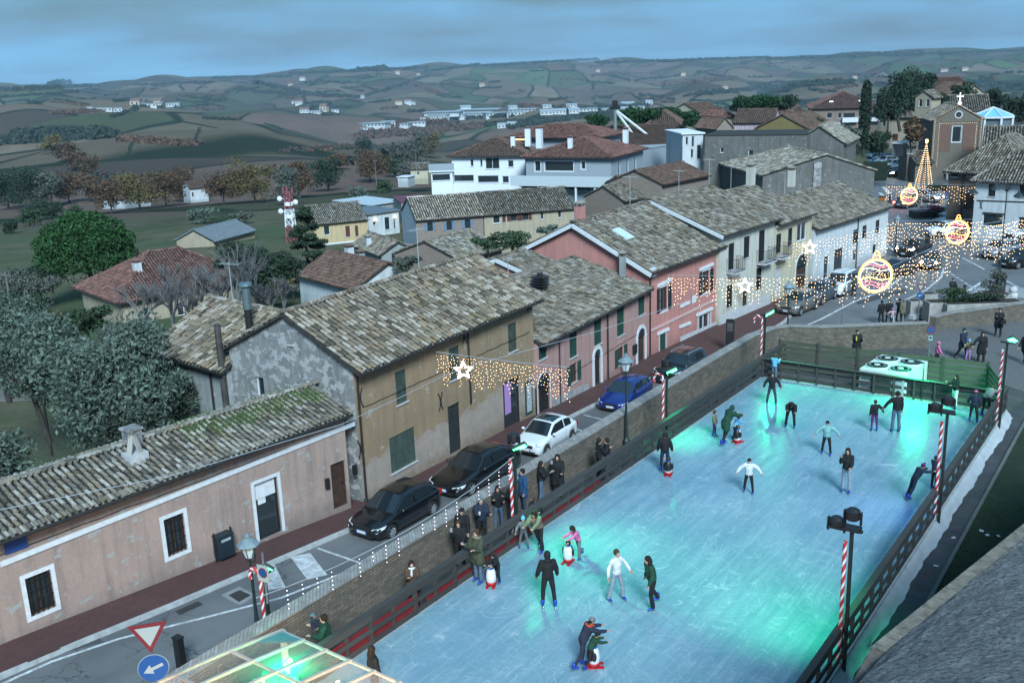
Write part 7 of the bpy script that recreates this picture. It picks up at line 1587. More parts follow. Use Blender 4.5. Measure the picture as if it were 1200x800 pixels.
# black information totem, bollards, thin pole
b = G(855, 413); r = empty('totem', b, face - .3, 'slim black information totem on the red pavement', 'totem'); mb = MB(); mb.box(-.28, .28, -.08, .08, 0, 2.3); mb.box(-.22, .22, -.08, .08, 2.3, 2.34); mb.build('slab', BLK, r)
mb = MB(); mb.box(-.2, .2, -.09, -.081, 1.5, 2.1); mb.build('panel', mat('totem_panel', (.06, .06, .06), .4, .5, 8), r)
b = G(213, 782); mb = MB(); mb.box(-.13, .13, -.1, .1, 0, 1.0); mb.box(-.15, .15, -.12, .12, 1.0, 1.05); o = mb.build('bollard', BLK); o.location = b; tag(o, 'square black bollard beside the shrub at lower left', 'bollard')
b_, h_ = post_h(985, 402, 369, TER); mb = MB(); mb.cyl(0, 0, 0, h_, .04, n=8); o = mb.build('thin_pole', SG); o.location = b_; tag(o, 'thin bare grey pole in front of the far brick wall', 'pole')
b_, h_ = post_h(1176, 352, 325, 0.0); mb = MB(); mb.cyl(0, 0, -2, h_, .05, n=8); o = mb.build('thin_pole', BLK); o.location = b_; tag(o, 'short dark pole behind the curved parapet', 'pole')
# shrub at lower left, planters
LFs = leafm('shrub_leaf', (.03, .055, .022))
for x, y, w_, h_, lb in ((250, 800, 1.1, .9, 'low green shrub beside the glazed tent'), (226, 812, .8, .7, 'shrub at the lower left edge below the bollard')):
    p = G(x, y); r = empty('shrub', p, 0, lb, 'shrub'); mb = MB(); mb.cyl(0, 0, -.2, h_ * .5, .04); mb.build('stem', BARK, r); leafcloud('foliage', (0, 0, h_ * .5), (w_, w_, h_ * .5), 2600, .07, LFs, r, .4, lobes(9, 3, .45))
def planter(px, y, z, w, d, h, label, leaf=None, lw=1.0, lh=.6, ang=0, dist=None):
    p = P(px, y, z); r = empty('planter', p, face + ang, label, 'planter'); mb = MB(); mb.box(-w / 2, w / 2, -d / 2, d / 2, -.5, h); mb.build('trough', mat('planter_stone', (.26, .255, .24), .9, .25, 3, .3), r)
    mb = MB(); mb.box(-w / 2 + .1, w / 2 - .1, -d / 2 + .1, d / 2 - .1, h + .001, h + .02); mb.build('soil', mat('soil', (.03, .025, .02), 1), r)
    if leaf: leafcloud('foliage', (0, 0, h + lh * .5), (w * .5 * lw, d * .55 * lw, lh * .6), 1500, .09, leaf, r, .3, lobes(8, int(px), .5))
planter(1070, 377, -1.2, .8, .8, 1.5, 'square stone pillar at the end of the wall'); planter(1087, 370, -1.2, .9, .8, 1.6, 'second square stone pillar beside the steps')
for k in range(4): p = P(1076 + k * 1.5, 376 - k * 1.5, -1.2 + k * .12); mb = MB(); mb.box(-1.1, 1.1, -.2, .2, 0, .3); o = mb.build('stone_step', STONEW); o.location = p; o.rotation_euler = (0, 0, face + .5); tag(o, 'stone step of the short flight between the two pillars', 'step', 'steps between the stone pillars')
planter(1113, 366, -.2, 3.2, 1.1, .8, 'long stone planter with a clipped green bush behind the curved wall', LF_GRN, .9, .9); planter(1150, 362, .1, 5.0, 1.2, .5, 'low planter bed with dark shrubs along the curved wall', LF_DARK, .95, .5); planter(1165, 353, .2, 1.6, 1.4, .6, 'planter with a spiky grey plant behind the curved wall', LF_GREY, 1.3, 1.4)
for x, y in ((1145, 350), (1187, 345)): p = P(x, y, .2); mb = MB(); mb.ell((0, 0, .3), .28, 14, 10); mb.cyl(0, 0, -.5, .12, .3); o = mb.build('stone_ball', STONEW, None, True); o.location = p; tag(o, 'pale stone ball on the curved parapet, the %s of the two' % ('left' if x < 1160 else 'right'), 'stone ball')
p = G(1093, 254); r = empty('flower_bed', p, face, 'long dark planter box full of purple flowers in the square', 'planter'); mb = MB(); mb.box(-2.6, 2.6, -.9, .9, 0, .8); mb.build('trough', BLK, r); leafcloud('flowers', (0, 0, 1.0), (2.5, .9, .5), 900, .13, mat('purple_flowers', (.11, .04, .09), .8, .4, island=.5), r, .3, lobes(10, 5, .4))
p = G(1100, 226); r = empty('roundabout_bed', p, face, 'oval planted bed of the small roundabout before the church', 'planter'); mb = MB(); mb.tube([(0, 0, 0), (0, 0, .35)], 2.3, 20); mb.build('bed', mat('bed_stone', (.15, .15, .15), .9), r); leafcloud('foliage', (0, 0, .7), (2.5, 2.0, .6), 1600, .13, LF_DARK, r, .3, lobes(10, 6, .45))
p = G(1173, 272); r = empty('potted_palm', p, 0, 'leafy potted palm below the shop window of the corner house', 'plant'); mb = MB(); mb.cyl(0, 0, 0, .7, .35, .45); mb.cyl(0, 0, .7, 1.6, .1); mb.build('pot', BLK, r); leafcloud('fronds', (0, 0, 2.0), (2.2, 1.6, .8), 1000, .22, LF_GRN, r, .2, lobes(7, 2, .45))
for x, y, lb, c in ((1138, 248, 'green wheelie bin beside the doorway of the brown house', (.02, .12, .05)), (1033.5, 240, 'orange roadside bin by the derelict hall', (.4, .12, .02))):
    p = G(x, y); r = empty('wheelie_bin', p, 0, lb, 'bin'); mb = MB(); mb.hexa([(-.28, -.3, .1), (.28, -.3, .1), (.28, .3, .1), (-.28, .3, .1), (-.34, -.38, 1.05), (.34, -.38, 1.05), (.34, .38, 1.05), (-.34, .38, 1.05)]); mb.build('bin_body', mat('bin_' + lb[:5], c, .5, .1), r); mb = MB(); mb.box(-.36, .36, -.4, .4, 1.05, 1.14); mb.build('lid', BLK, r)
p = G(1074, 190); r = empty('bus_shelter', PR(1074 - 17, 186, 160), face + .8, 'small glazed shelter left of the church annexe', 'shelter'); mb = MB(); mb.box(-2, 2, -.8, .8, 2.3, 2.45); mb.build('roof', WHITE, r); mb = MB(); mb.box(-1.9, 1.9, .7, .74, .3, 2.3); mb.build('glass', mat('dim_glass', (.10, .13, .15), .2, .2), r)
# ------------------------------------------------------------------ rink chiller
zt = 1.12; fl, fr_, bl = P(1012, 432, zt), P(1068, 441, zt), P(1029, 414.5, zt); cxm = (fl + fr_) / 2 + (bl - fl) / 2; w = (fr_ - fl).length / 2; dpt = (bl - fl).length / 2
r = empty('chiller', (cxm.x, cxm.y, TER), math.atan2((fr_ - fl).y, (fr_ - fl).x), 'white rink chiller with four round fans on top behind the far barrier', 'chiller'); CH = mat('chiller_white', (.50, .54, .55), .5, .08, 2)
mb = MB(); mb.box(-w, w, -dpt, dpt, .1, zt - TER); mb.build('casing', CH, r); ZT_ = zt - TER; fr2 = min(w, dpt) * .44
for i in (-1, 1):
    for j in (-1, 1):
        cx, cy_ = i * w * .5, j * dpt * .48; mb = MB(); mb.lathe([(fr2 + .04, ZT_ + .002), (fr2 + .04, ZT_ + .07), (fr2, ZT_ + .07), (fr2 - .02, ZT_ + .01)], 24, (cx, cy_, 0)); f = mb.build('fan_ring', CH, r); mb = MB(); mb.cyl(cx, cy_, ZT_ + .071, ZT_ + .078, fr2, n=24); mb.build('fan_well', BLK, f)
        mb = MB(); mb.cyl(cx, cy_, ZT_ + .079, ZT_ + .11, fr2 * .3, n=12); mb.build('fan_hub', CH, f); mb = MB()
        for k in range(3): mb.lathe([(fr2 * (.4 + k * .2), ZT_ + .10), (fr2 * (.415 + k * .2), ZT_ + .105)], 20, (cx, cy_, 0))
        mb.build('fan_guard', SG, f)
mb = MB()
for k in range(9): z = .25 + k * .13; mb.box(-w * .9, -w * .05, -dpt - .02, -dpt - .002, z, z + .07)
mb.build('louvres', SG, r)
mb = MB(); mb.box(w * .1, w * .9, -dpt - .02, -dpt - .002, .3, 1.3); mb.build('access_panel', mat('panel_shade', (.3, .34, .35), .5), r)
ld = bpy.data.lights.new('chiller_lamp', 'AREA'); ld.energy = 110; ld.color = GREENC; ld.size = .6; lo = bpy.data.objects.new('chiller_lamp', ld); COL.objects.link(lo); lo.parent = r; lo.location = (w + .5, -dpt, 2.3)
mb = MB(); mb.box(w + .3, w + .7, -dpt - .1, -dpt + .1, 2.32, 2.36); mb.cyl(w + .75, -dpt, .1, 2.36, .025); mb.build('lamp_bracket', DPOLE, r)
# ------------------------------------------------------------------ glazed party tent, lower left
tz = 2.5; c1 = P(331, 738, tz + .25); r = empty('glazed_tent', (c1.x, c1.y, TER), 0, 'glazed tent roof on aluminium bars lit warm and green from inside', 'tent'); ALU = mat('aluminium_bar', (.42, .38, .32), .5, .05)
lcn = P(205, 806, tz + .25); rcn = P(452, 800, tz - .1); a1 = (lcn - c1); a1.z = 0; a1.normalize(); a2 = (rcn - c1); a2.z = 0; a2.normalize()
LA, LB = 9.0, 7.0; Z = lambda s_, t: tz - TER + .25 + .38 * math.sin(math.pi * min(1, s_ / LA)) - .04 * t
def TP(s_, t, dz=0): q = a1 * s_ + a2 * t; return (q.x, q.y, Z(s_, t) + dz)
film = NT('clear_film'); _t = film.t; _o = [n for n in _t.nodes if n.type == 'OUTPUT_MATERIAL'][0]; _tl = film.n('ShaderNodeBsdfTranslucent', {'Color': (.9, .92, .92)}); _tp = film.n('ShaderNodeBsdfTransparent'); _gl = film.n('ShaderNodeBsdfGlossy', {'Color': (.8, .85, .85), 'Roughness': .12})
_m1 = film.n('ShaderNodeMixShader', {0: .2}); _t.links.new(_tp.outputs[0], _m1.inputs[1]); _t.links.new(_tl.outputs[0], _m1.inputs[2]); _m2 = film.n('ShaderNodeMixShader', {0: .14}); _t.links.new(_m1.outputs[0], _m2.inputs[1]); _t.links.new(_gl.outputs[0], _m2.inputs[2]); _t.links.new(_m2.outputs[0], _o.inputs[0])
_bp = film.n('ShaderNodeBump', {'Height': film.noise(3, 5, .6), 'Strength': .5, 'Distance': .05}); _t.links.new(_bp.outputs[0], _gl.inputs['Normal']); _t.nodes.remove(film.b)
ns, ntt = 14, 12; vs = [TP(LA * i / ns, LB * j / ntt, .03) for i in range(ns + 1) for j in range(ntt + 1)]; idx = np.arange((ns + 1) * (ntt + 1)).reshape(ns + 1, ntt + 1)
mb = MB(); mb.addarr(np.array(vs), np.stack([idx[:-1, :-1], idx[1:, :-1], idx[1:, 1:], idx[:-1, 1:]], -1).reshape(-1, 4)); mb.build('roof_film', film.m, r, True)
for k in range(10): t = LB * k / 9; mb = MB(); pp = [TP(LA * i / 10, t) for i in range(11)]; [mb.bar(a, b, .07, .07) for a, b in zip(pp, pp[1:])]; mb.build('rafter', ALU, r)
for k in range(7): s_ = LA * k / 6; mb = MB(); mb.bar(TP(s_, 0, -.04), TP(s_, LB, -.04), .06, .06); mb.build('purlin', ALU, r)
for s_, t in ((0, 0), (0, LB), (LA, 0)): q = TP(s_, t); mb = MB(); mb.box(q[0] - .06, q[0] + .06, q[1] - .06, q[1] + .06, 0, q[2]); mb.build('leg', ALU, r)
mb = MB(); q0 = Vector(TP(.1, .1, -.3)); mb.poly([TP(0, 0, -.02), TP(.9, 0, -.02), TP(0, .9, -.02)]); mb.build('corner_fabric', mat('teal_fabric', (.05, .22, .20), .7, .2), r)
pts = []
for k in range(4):
    for i in range(9): s_ = LA * (i + .5) / 9; t = LB * (k + .5) / 4.4 + .2 * math.sin(i * 2); q = TP(s_, t, -.38 - .12 * math.sin(i * 1.7)); pts.append(q)
g_ = bulbs('festoon_bulbs', pts, .055, emis('festoon_bulb', (1, .62, .30), 14.0), r)
mb = MB()
for k in range(4): mb.tube([tuple(Vector(q) + Vector((0, 0, .07))) for q in pts[k * 9:(k + 1) * 9]], .012, 4)
mb.build('festoon_wire', BLK, r)
for s_, t in ((2.2, 1.6), (4.5, 4), (2, 4.8)):
    ld = bpy.data.lights.new('tent_lamp', 'POINT'); ld.energy = 200; ld.color = (1, .55, .25); ld.shadow_soft_size = .3; lo = bpy.data.objects.new('tent_lamp', ld); COL.objects.link(lo); lo.parent = r; lo.location = TP(s_, t, -.8)
c = P(300, 800, 1.0); mb = MB(); w_ = 3.5; q = a1 * 3.6 + a2 * 3.2
mb.add([(a1 * s_ + a2 * t + Vector((0, 0, .03))) for s_, t in ((.1, .1), (LA, .1), (LA, LB), (.1, LB))], [(0, 1, 2, 3)]); mb.build('deck', mat('tent_deck', (.34, .27, .2), .7, .3, 2), r)
for s_, t, hh in ((2.0, 2.0, .9), (4.2, 2.4, .9), (2.4, 4.6, .9), (5.2, 4.8, .9)):
    q = a1 * s_ + a2 * t + Vector((c1.x, c1.y, TER + .03)); o_ = empty('bar_table', q, .3 * s_, 'pale table inside the glazed tent', 'table', 'tables inside the glazed tent'); mb = MB(); mb.box(-.7, .7, -.4, .4, .72, .78); mb.build('table_top', mat('table_top', (.5, .46, .4), .6), o_)
    for x in (-.6, .6): mb = MB(); mb.box(x - .03, x + .03, -.3, .3, 0, .72); mb.build('leg', BLK, o_)
# green crumpled foil reflecting the lamp
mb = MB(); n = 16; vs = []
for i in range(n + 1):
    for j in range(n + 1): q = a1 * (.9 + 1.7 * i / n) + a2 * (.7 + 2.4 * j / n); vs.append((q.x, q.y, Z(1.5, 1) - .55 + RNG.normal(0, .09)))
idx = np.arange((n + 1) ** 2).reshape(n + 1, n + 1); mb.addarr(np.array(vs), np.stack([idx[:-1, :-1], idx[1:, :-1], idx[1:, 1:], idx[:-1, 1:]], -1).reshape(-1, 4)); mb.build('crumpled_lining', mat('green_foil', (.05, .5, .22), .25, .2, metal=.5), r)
ld = bpy.data.lights.new('tent_green_lamp', 'POINT'); ld.energy = 45; ld.color = GREENC; ld.shadow_soft_size = .1; lo = bpy.data.objects.new('tent_green_lamp', ld); COL.objects.link(lo); lo.parent = r; q = a1 * 1.3 + a2 * 1.6; lo.location = (q.x, q.y, Z(1, 1) - .2)
# ------------------------------------------------------------------ festive curtains, stars, baubles
WBULB = emis('curtain_bulb', (1.0, .58, .27), 2.4); CBULB = emis('cold_bulb', (.92, .80, 1.0), 1.6); STARM = emis('star_tube', (1.0, .88, .78), 1.3); WIRE = mat('pale_wire', (.30, .33, .35), .6, 0)
def curtain(a, b, label, n, drop, seg=.09, r=.022, sag=.3, m=WBULB, ext=None, seed=0, dens=1.0, gaps=()):
    rnd = random.Random(seed); a = Vector(a); b = Vector(b); r0 = empty('light_curtain', a, 0, label, 'light curtain'); L_ = (b - a).length
    f = lambda t: a.lerp(b, t) - Vector((0, 0, sag * 4 * t * (1 - t))) - a
    pts = [f(i / 20) for i in range(21)]
    if ext: pts = [Vector(e) - a for e in ext[0]] + pts + [Vector(e) - a for e in ext[1]]
    mb = MB(); mb.tube(pts, .014, 4); mb.build('wire', WIRE, r0)
    for k in range(n):
        t = (k + .5) / n
        if any(g0 < t < g1 for g0, g1 in gaps): continue
        p = f(t); dl = drop * rnd.choice((.45, .65, .8, 1.0, 1.0)) * rnd.uniform(.85, 1.1); q = []; z = 0
        while z < dl:
            z += seg * rnd.uniform(.7, 1.3) / dens; q.append(p + Vector((rnd.uniform(-.05, .05), rnd.uniform(-.05, .05), -z)))
        if q: bulbs('light_strand', q, [r * rnd.uniform(.7, 1.2) for _ in q], m, r0)
    return r0
def star(p, rad, yaw, label):
    r0 = empty('light_star', p, yaw, label, 'light star'); mb = MB(); v = [Vector((math.sin(math.pi * k / 5) * rad * (1 if k % 2 == 0 else .45), 0, math.cos(math.pi * k / 5) * rad * (1 if k % 2 == 0 else .45))) for k in range(10)]
    for sc_ in (1, .8):
        for k in range(10): mb.tube([v[k] * sc_, v[(k + 1) % 10] * sc_], .022 * rad / .4, 6)
    mb.build('star_tube', STARM, r0); return r0
# nearest curtain over the street
z = 4.2; a = P(511, 412, z); b = P(667, 430, z); w0 = P(400, 499, z); w1 = P(330, 532, z); w2_ = P(770, 362, z)
curtain(a, b, 'icicle light curtain hanging in front of the ochre house', 46, 1.35, .15, .017, .05, seed=1)
mb = MB(); mb.tube([P(-20, 601, z), P(205, 556, z), P(400, 497, z), P(470, 465, z), P(520, 440, z), P(560, 426, z), P(630, 407, z), P(700, 388, z), P(830, 345, z)], .012, 4); o = mb.build('overhead_cable', WIRE); tag(o, 'thin overhead cable crossing before the ochre and rose houses', 'cable')
star(P(543, 434, z - .1), .42, face, 'white light star hanging in the nearest curtain before the ochre house')
# the three across the square
za = 4.6; a = P(782, 322, za - 1.2); b1_ = P(1026, 318 - 14, za + .6); b2_ = P(1215, 256, 5.5)
aw = b5.wp('front', 782, 322, .5); bw = P(1022, 318, 3.6); curtain(aw, bw, 'light curtain running from the salmon house to the nearest bauble', 60, 1.9, .26, .026, .15, seed=2)
bw2 = P(1030, 318, 3.6); b2_ = P(1150, 262, 4.6); b3_ = P(1225, 246, 5.0)
curtain(bw2, b2_, 'light curtain slanting up from the nearest bauble across the road', 46, 2.1, .30, .028, .1, seed=3); curtain(b2_ + Vector((.2, 0, 0)), b3_, 'dense light curtain in front of the corner house at right', 34, 2.5, .3, .03, .1, seed=4)
aw = b7.wp('front', 925, 283, .5); bw = P(1050, 262, 3.0); curtain(aw, bw, 'light curtain hung before the white house with a star at its left', 36, 1.9, .28, .027, .1, seed=5)
curtain(P(1040, 258, 3.0), P(1152, 256, 3.4), 'light curtain high across the square behind the middle bauble', 38, 2.3, .32, .03, .1, seed=6)
curtain(P(1038, 215, 2.4), P(1144, 216, 2.8), 'farthest light curtain in front of the church', 34, 1.8, .34, .034, .1, seed=7)
star(b6.wp('front', 873, 335, .9), .62, face, 'white light star before the doorway of the cream house'); star(b7.wp('front', 949, 290, .6), .62, face, 'white light star at the corner of the white house')
def bauble(px, py, rad_px, z, label, seed):
    p = P(px, py, z); s_ = (p - CAM).length / F_PX; ra = rad_px * s_; r0 = empty('light_bauble', p, face, label, 'light bauble'); q = [Vector((math.cos(t) * ra, 0, math.sin(t) * ra)) for t in np.linspace(0, 2 * math.pi, 41)]
    GO = emis('gold_tube', (1.0, .36, .07), 2.0); PK = emis('pink_tube', (1.0, .13, .20), 1.0); WT = emis('white_tube', (1.0, .80, .60), .9); tr = .038 * ra
    mb = MB(); mb.tube(q, tr, 6, False); mb.build('outer_ring', GO, r0); mb = MB(); mb.tube([Vector((math.cos(t) * ra * .9, 0, math.sin(t) * ra * .9)) for t in np.linspace(0, 2 * math.pi, 41)], tr * .5, 5, False); mb.build('inner_ring', WT, r0)
    mb = MB(); mb.tube([Vector((-.2 * ra, 0, ra)), Vector((-.2 * ra, 0, 1.2 * ra)), Vector((.2 * ra, 0, 1.2 * ra)), Vector((.2 * ra, 0, ra))], tr * .8, 5); mb.tube([Vector((.14 * ra * math.cos(t), 0, 1.33 * ra + .14 * ra * math.sin(t))) for t in np.linspace(0, 6.28, 13)], tr * .7, 5, False); mb.build('cap', GO, r0)
    for zz, mt in ((.58, PK), (.38, WT), (-.18, GO), (-.42, PK), (-.62, PK), (.72, WT)):
        mb = MB(); w = math.sqrt(max(0, 1 - zz * zz)) * .86; mb.tube([Vector((ra * w * t, 0, ra * (zz - .10 * math.sin(t * 3.1)))) for t in np.linspace(-1, 1, 17)], tr * .6, 5); mb.build('light_wave', mt, r0)
    rnd = random.Random(seed); pts = []
    for _ in range(150):
        a = rnd.uniform(0, 6.28); d = math.sqrt(rnd.random()) * .82 * ra; x, zz = d * math.cos(a), d * math.sin(a)
        if abs(zz / ra) < .28 or zz < -.7 * ra or rnd.random() < .35: pts.append((x, rnd.uniform(-.03, .03), zz))
    bulbs('filling_bulbs', pts, .020 * ra, emis('bauble_bulb', (1, .74, .45), 1.6), r0)
    return r0
bauble(1026, 323, 18.5, 3.2, 'largest round light bauble, nearest over the road', 1); bauble(1122, 272, 12.5, 3.6, 'middle round light bauble before the parked cars', 2); bauble(1065.5, 229.5, 9, 2.6, 'smallest round light bauble before the roundabout', 3)
# string of cold lights from the crowd post to the tent post
p0, h0 = on_left(606, 528); p1_ = P(300, 700, 2.6); a = Vector((p0.x, p0.y, TER + h0 - .2)); r0 = empty('string_light', a, 0, 'slack string of small cold icicle lights from the crowd post to the glazed tent', 'string light')
f = lambda t: a.lerp(p1_, t) - a - Vector((0, 0, .5 * 4 * t * (1 - t))); mb = MB(); mb.tube([f(i / 24) for i in range(25)], .012, 4); mb.build('wire', WIRE, r0)
for k in range(20):
    if k % 5 == 4: continue
    p = f((k + .6) / 20.5); bulbs('light_strand', [p - Vector((0, 0, .12 + .14 * j)) for j in range(random.choice((3, 4, 5)))], .016, CBULB, r0)
# light tree cone before the church
p = G(1082, 222); r0 = empty('light_tree', p, 0, 'tall cone shaped tree of warm light strings before the church', 'light tree'); s_ = (p - CAM).length / F_PX; H_ = 50 * s_; rb = 10 * s_; mb = MB(); mb.cyl(0, 0, 0, H_, .08); mb.build('mast', DPOLE, r0)
for k in range(10):
    a = 2 * math.pi * k / 10; bulbs('light_strand', [(rb * (1 - t) * math.cos(a), rb * (1 - t) * math.sin(a), H_ * t) for t in np.linspace(.05, 1, 22)], .045, WBULB, r0)
bulbs('tree_top', [(.1 * math.cos(k), .1 * math.sin(k), H_ + .1 * (k % 4)) for k in range(10)], .12, WBULB, r0)
# ================================================================== PEOPLE
def cloth(name, c, ro=.85):
    if ('c', name) in _mc: return _mc['c', name]
    t = NT(name); cc = t.mix(t.ramp(t.noise(7, 4, .6), [(.3, 0.), (.7, 1.)]), mul(c, .7), mul(c, 1.2)); t.bump(t.noise(14, 4, .6), .7, .03); _mc['c', name] = t.out(cc, ro, 0, .25); return _mc['c', name]
SKIN = cloth('skin', (.42, .27, .21), .6); HAIRD = cloth('dark_hair', (.018, .013, .010)); HAIRB = cloth('brown_hair', (.05, .03, .018)); EYE = mat('eye_dark', (.01, .01, .01), .3, 0); LIP = mat('lips', (.25, .09, .08), .6, 0)
BLC = cloth('black_cloth', (.013, .014, .016)); NAVY = cloth('navy_cloth', (.016, .024, .045)); JEAN = cloth('blue_jeans', (.07, .11, .17)); LJEAN = cloth('light_jeans', (.20, .26, .31)); DJEAN = cloth('dark_jeans', (.03, .045, .07)); OLIVE = cloth('olive_cloth', (.045, .055, .035)); GREENC_ = cloth('bottle_green_cloth', (.012, .05, .03))
TAN = cloth('tan_cloth', (.15, .13, .09)); WHC = cloth('white_cloth', (.52, .55, .57)); PINKC = cloth('pink_cloth', (.50, .13, .28)); LILAC = cloth('lilac_cloth', (.42, .20, .48)); PURP = cloth('purple_cloth', (.09, .02, .12)); GREYC = cloth('grey_cloth', (.14, .15, .16)); CYANC = cloth('mint_cloth', (.16, .36, .35)); ORNG = cloth('orange_cloth', (.45, .06, .02)); LBLUE = cloth('light_blue_cloth', (.12, .36, .55)); BROWNC = cloth('brown_fur', (.075, .045, .03)); REDC = cloth('red_cloth', (.35, .03, .02)); SKATEB = mat('skate_blue', (.01, .04, .30), .4, .1); SHOE = mat('dark_shoe', (.012, .012, .012), .6, .1); STEEL = mat('blade_steel', (.4, .42, .45), .25, 0, metal=.9)
def cap(mb, a, b, r1, r2, n=9):
    a = Vector(a); b = Vector(b); d = b - a; L_ = d.length
    if L_ < 1e-4: mb.ell(a, r1); return
    d.normalize(); ts = [(-r1 * .95, r1 * .25), (-r1 * .7, r1 * .72), (0, r1), (L_ * .5, (r1 + r2) / 2), (L_, r2), (L_ + r2 * .7, r2 * .72), (L_ + r2 * .95, r2 * .25)]
    mb.tube([a + d * t for t, _ in ts], [q for _, q in ts], n)
def remesh(o, v=.022, sm=4):
    m = o.modifiers.new('remesh', 'REMESH'); m.mode = 'VOXEL'; m.voxel_size = v; m.use_smooth_shade = True
    s_ = o.modifiers.new('smooth', 'SMOOTH'); s_.iterations = sm; s_.factor = .5; return o
def rotv(v, fwd, out, side):
    """down-pointing limb vector swung forward (towards +Y) and outwards"""
    v = Matrix.Rotation(R(fwd), 3, 'X') @ Vector(v); return Matrix.Rotation(R(-out * side), 3, 'Y') @ v
POSES = {
 'stand': dict(), 'walk': dict(L=(18, 3, 8), Rr=(-16, 3, 12), AL=(-15, 8, 15), AR=(18, 8, 20)), 'hold': dict(AL=(25, 6, 85), AR=(30, 8, 95)), 'phone': dict(AR=(50, 10, 105), AL=(20, 6, 60), head=8),
 'arms': dict(AL=(10, 62, 12), AR=(10, 58, 12), L=(8, 10, 12), Rr=(-6, 10, 12)), 'ease': dict(AL=(6, 18, 18), AR=(8, 18, 18), L=(5, 7, 6), Rr=(-4, 8, 6)), 'wide': dict(AL=(5, 38, 20), AR=(5, 38, 20), L=(6, 12, 10), Rr=(-4, 12, 8)), 'skate': dict(lean=12, AL=(18, 28, 30), AR=(-8, 22, 30), L=(16, 8, 24), Rr=(-12, 12, 20)),
 'bend': dict(lean=62, AL=(70, 5, 15), AR=(75, 5, 20), L=(12, 8, 18), Rr=(6, 10, 18)), 'push': dict(lean=28, AL=(62, 8, 20), AR=(62, 8, 20), L=(12, 6, 18), Rr=(-14, 6, 22)), 'glide': dict(lean=18, AL=(25, 15, 40), AR=(-15, 15, 30), L=(28, 4, 34), Rr=(-22, 10, 14)), 'lean': dict(lean=34, AL=(75, 15, 12), AR=(75, 15, 12), L=(-10, 8, 8), Rr=(-22, 8, 10)),
 'handhold_r': dict(AR=(10, 48, 6), AL=(0, 10, 10)), 'handhold_l': dict(AL=(10, 48, 6), AR=(0, 10, 10)), 'sit': dict(AL=(30, 5, 60), AR=(30, 5, 60), L=(80, 8, 80), Rr=(80, 8, 80))}
def person(p, h, ang, label, pose='stand', top=BLC, legs=BLC, hair=HAIRD, hat=None, longhair=False, coat=0.0, shoe='shoe', group=None, bulk=1.0, scarf=None, hood=None, pom=None, woman=False, mirror=False, shoemat=None, skirt=None, extra=None):
    h *= 1.04; s = h / 1.75; q = POSES[pose]; r = empty('person', p, YAW + R(ang), label, 'person', group); r.scale = (s * (1 if not mirror else 1), s, s)
    lean = q.get('lean', 0); up = Matrix.Rotation(R(-lean), 3, 'X'); kid = h < 1.35; hs = 1.28 if kid else 1.0; k = bulk * 1.15
    legs_ = [q.get('L', (3, 4, 4)), q.get('Rr', (-2, 4, 4))]; arms_ = [q.get('AL', (4, 9, 14)), q.get('AR', (6, 9, 16))]
    if mirror: legs_.reverse(); arms_.reverse()
    hz = .93; J = {}
    for i, sd_ in enumerate((-1, 1)):
        f, o, kn = legs_[i]; hip = Vector((.09 * sd_, 0, hz)); knee = hip + rotv((0, 0, -.43), f, o, sd_); ank = knee + rotv((0, 0, -.42), f - kn, o * .5, sd_); J['hip', i], J['knee', i], J['ank', i] = hip, knee, ank
    low = min(J['ank', 0].z, J['ank', 1].z); dz = (.13 if shoe == 'skate' else .085) - low
    for k_ in list(J): J[k_] = J[k_] + Vector((0, 0, dz))
    pel = Vector((0, 0, hz + dz)); U = lambda x, y, z: pel + up @ Vector((x, y, z))
    chest, neck, hd = U(0, .0, .36), U(0, 0, .55), U(0, .02 + lean * .001, .55)
    hc = U(0, .015, .70 if not kid else .72); sw = .175 if not woman else .16
    for i, sd_ in enumerate((-1, 1)):
        f, o, el = arms_[i]; sh = U(sw * sd_, 0, .49); e = sh + up @ rotv((0, 0, -.28), f, o, sd_) if pose not in ('bend', 'push', 'lean') else sh + rotv((0, 0, -.28), f, o, sd_)
        w = e + (up if pose not in ('bend', 'push', 'lean') else Matrix.Identity(3)) @ rotv((0, 0, -.25), f + el, o * .6, sd_); J['sh', i], J['el', i], J['wr', i] = sh, e, w
    # body: one continuous surface
    b = MB(); b.ell(hc, (.074 * hs, .092 * hs, .112 * hs), 14, 10, up if lean else None); cap(b, neck - up @ Vector((0, 0, .05)), hc - up @ Vector((0, 0, .06)), .052, .05)
    b.ell(hc + up @ Vector((0, .088 * hs, -.018 * hs)), (.014, .020, .022), 6, 5); b.ell(hc + up @ Vector((0, .05 * hs, -.075 * hs)), (.045 * hs, .04 * hs, .035 * hs), 8, 6)
    for sd_ in (-1, 1): b.ell(hc + up @ Vector((.076 * hs * sd_, 0, -.01)), (.012, .02, .03), 6, 5)
    b.ell(U(0, 0, .03), (.14, .10, .12)); b.ell(chest, (.155, .10, .2)); cap(b, U(0, 0, .05), chest, .12, .13); cap(b, U(-sw + .02, 0, .48), U(sw - .02, 0, .48), .06, .06)
    for i in (0, 1):
        cap(b, J['hip', i], J['knee', i], .085, .055); cap(b, J['knee', i], J['ank', i], .052, .036); cap(b, J['sh', i], J['el', i], .048, .038); cap(b, J['el', i], J['wr', i], .036, .026); b.ell(J['ank', i] + Vector((0, .05, -.04)), (.035, .09, .03))
    remesh(b.build('body', SKIN, r), .02)
    m = MB()
    for sd_ in (-1, 1): m.ell(hc + up @ Vector((.03 * hs * sd_, .082 * hs, .012 * hs)), (.013, .008, .009), 6, 4)
    m.build('eyes', EYE, r); m = MB(); m.ell(hc + up @ Vector((0, .088 * hs, -.055 * hs)), (.024, .006, .006), 6, 4); m.build('mouth', LIP, r)
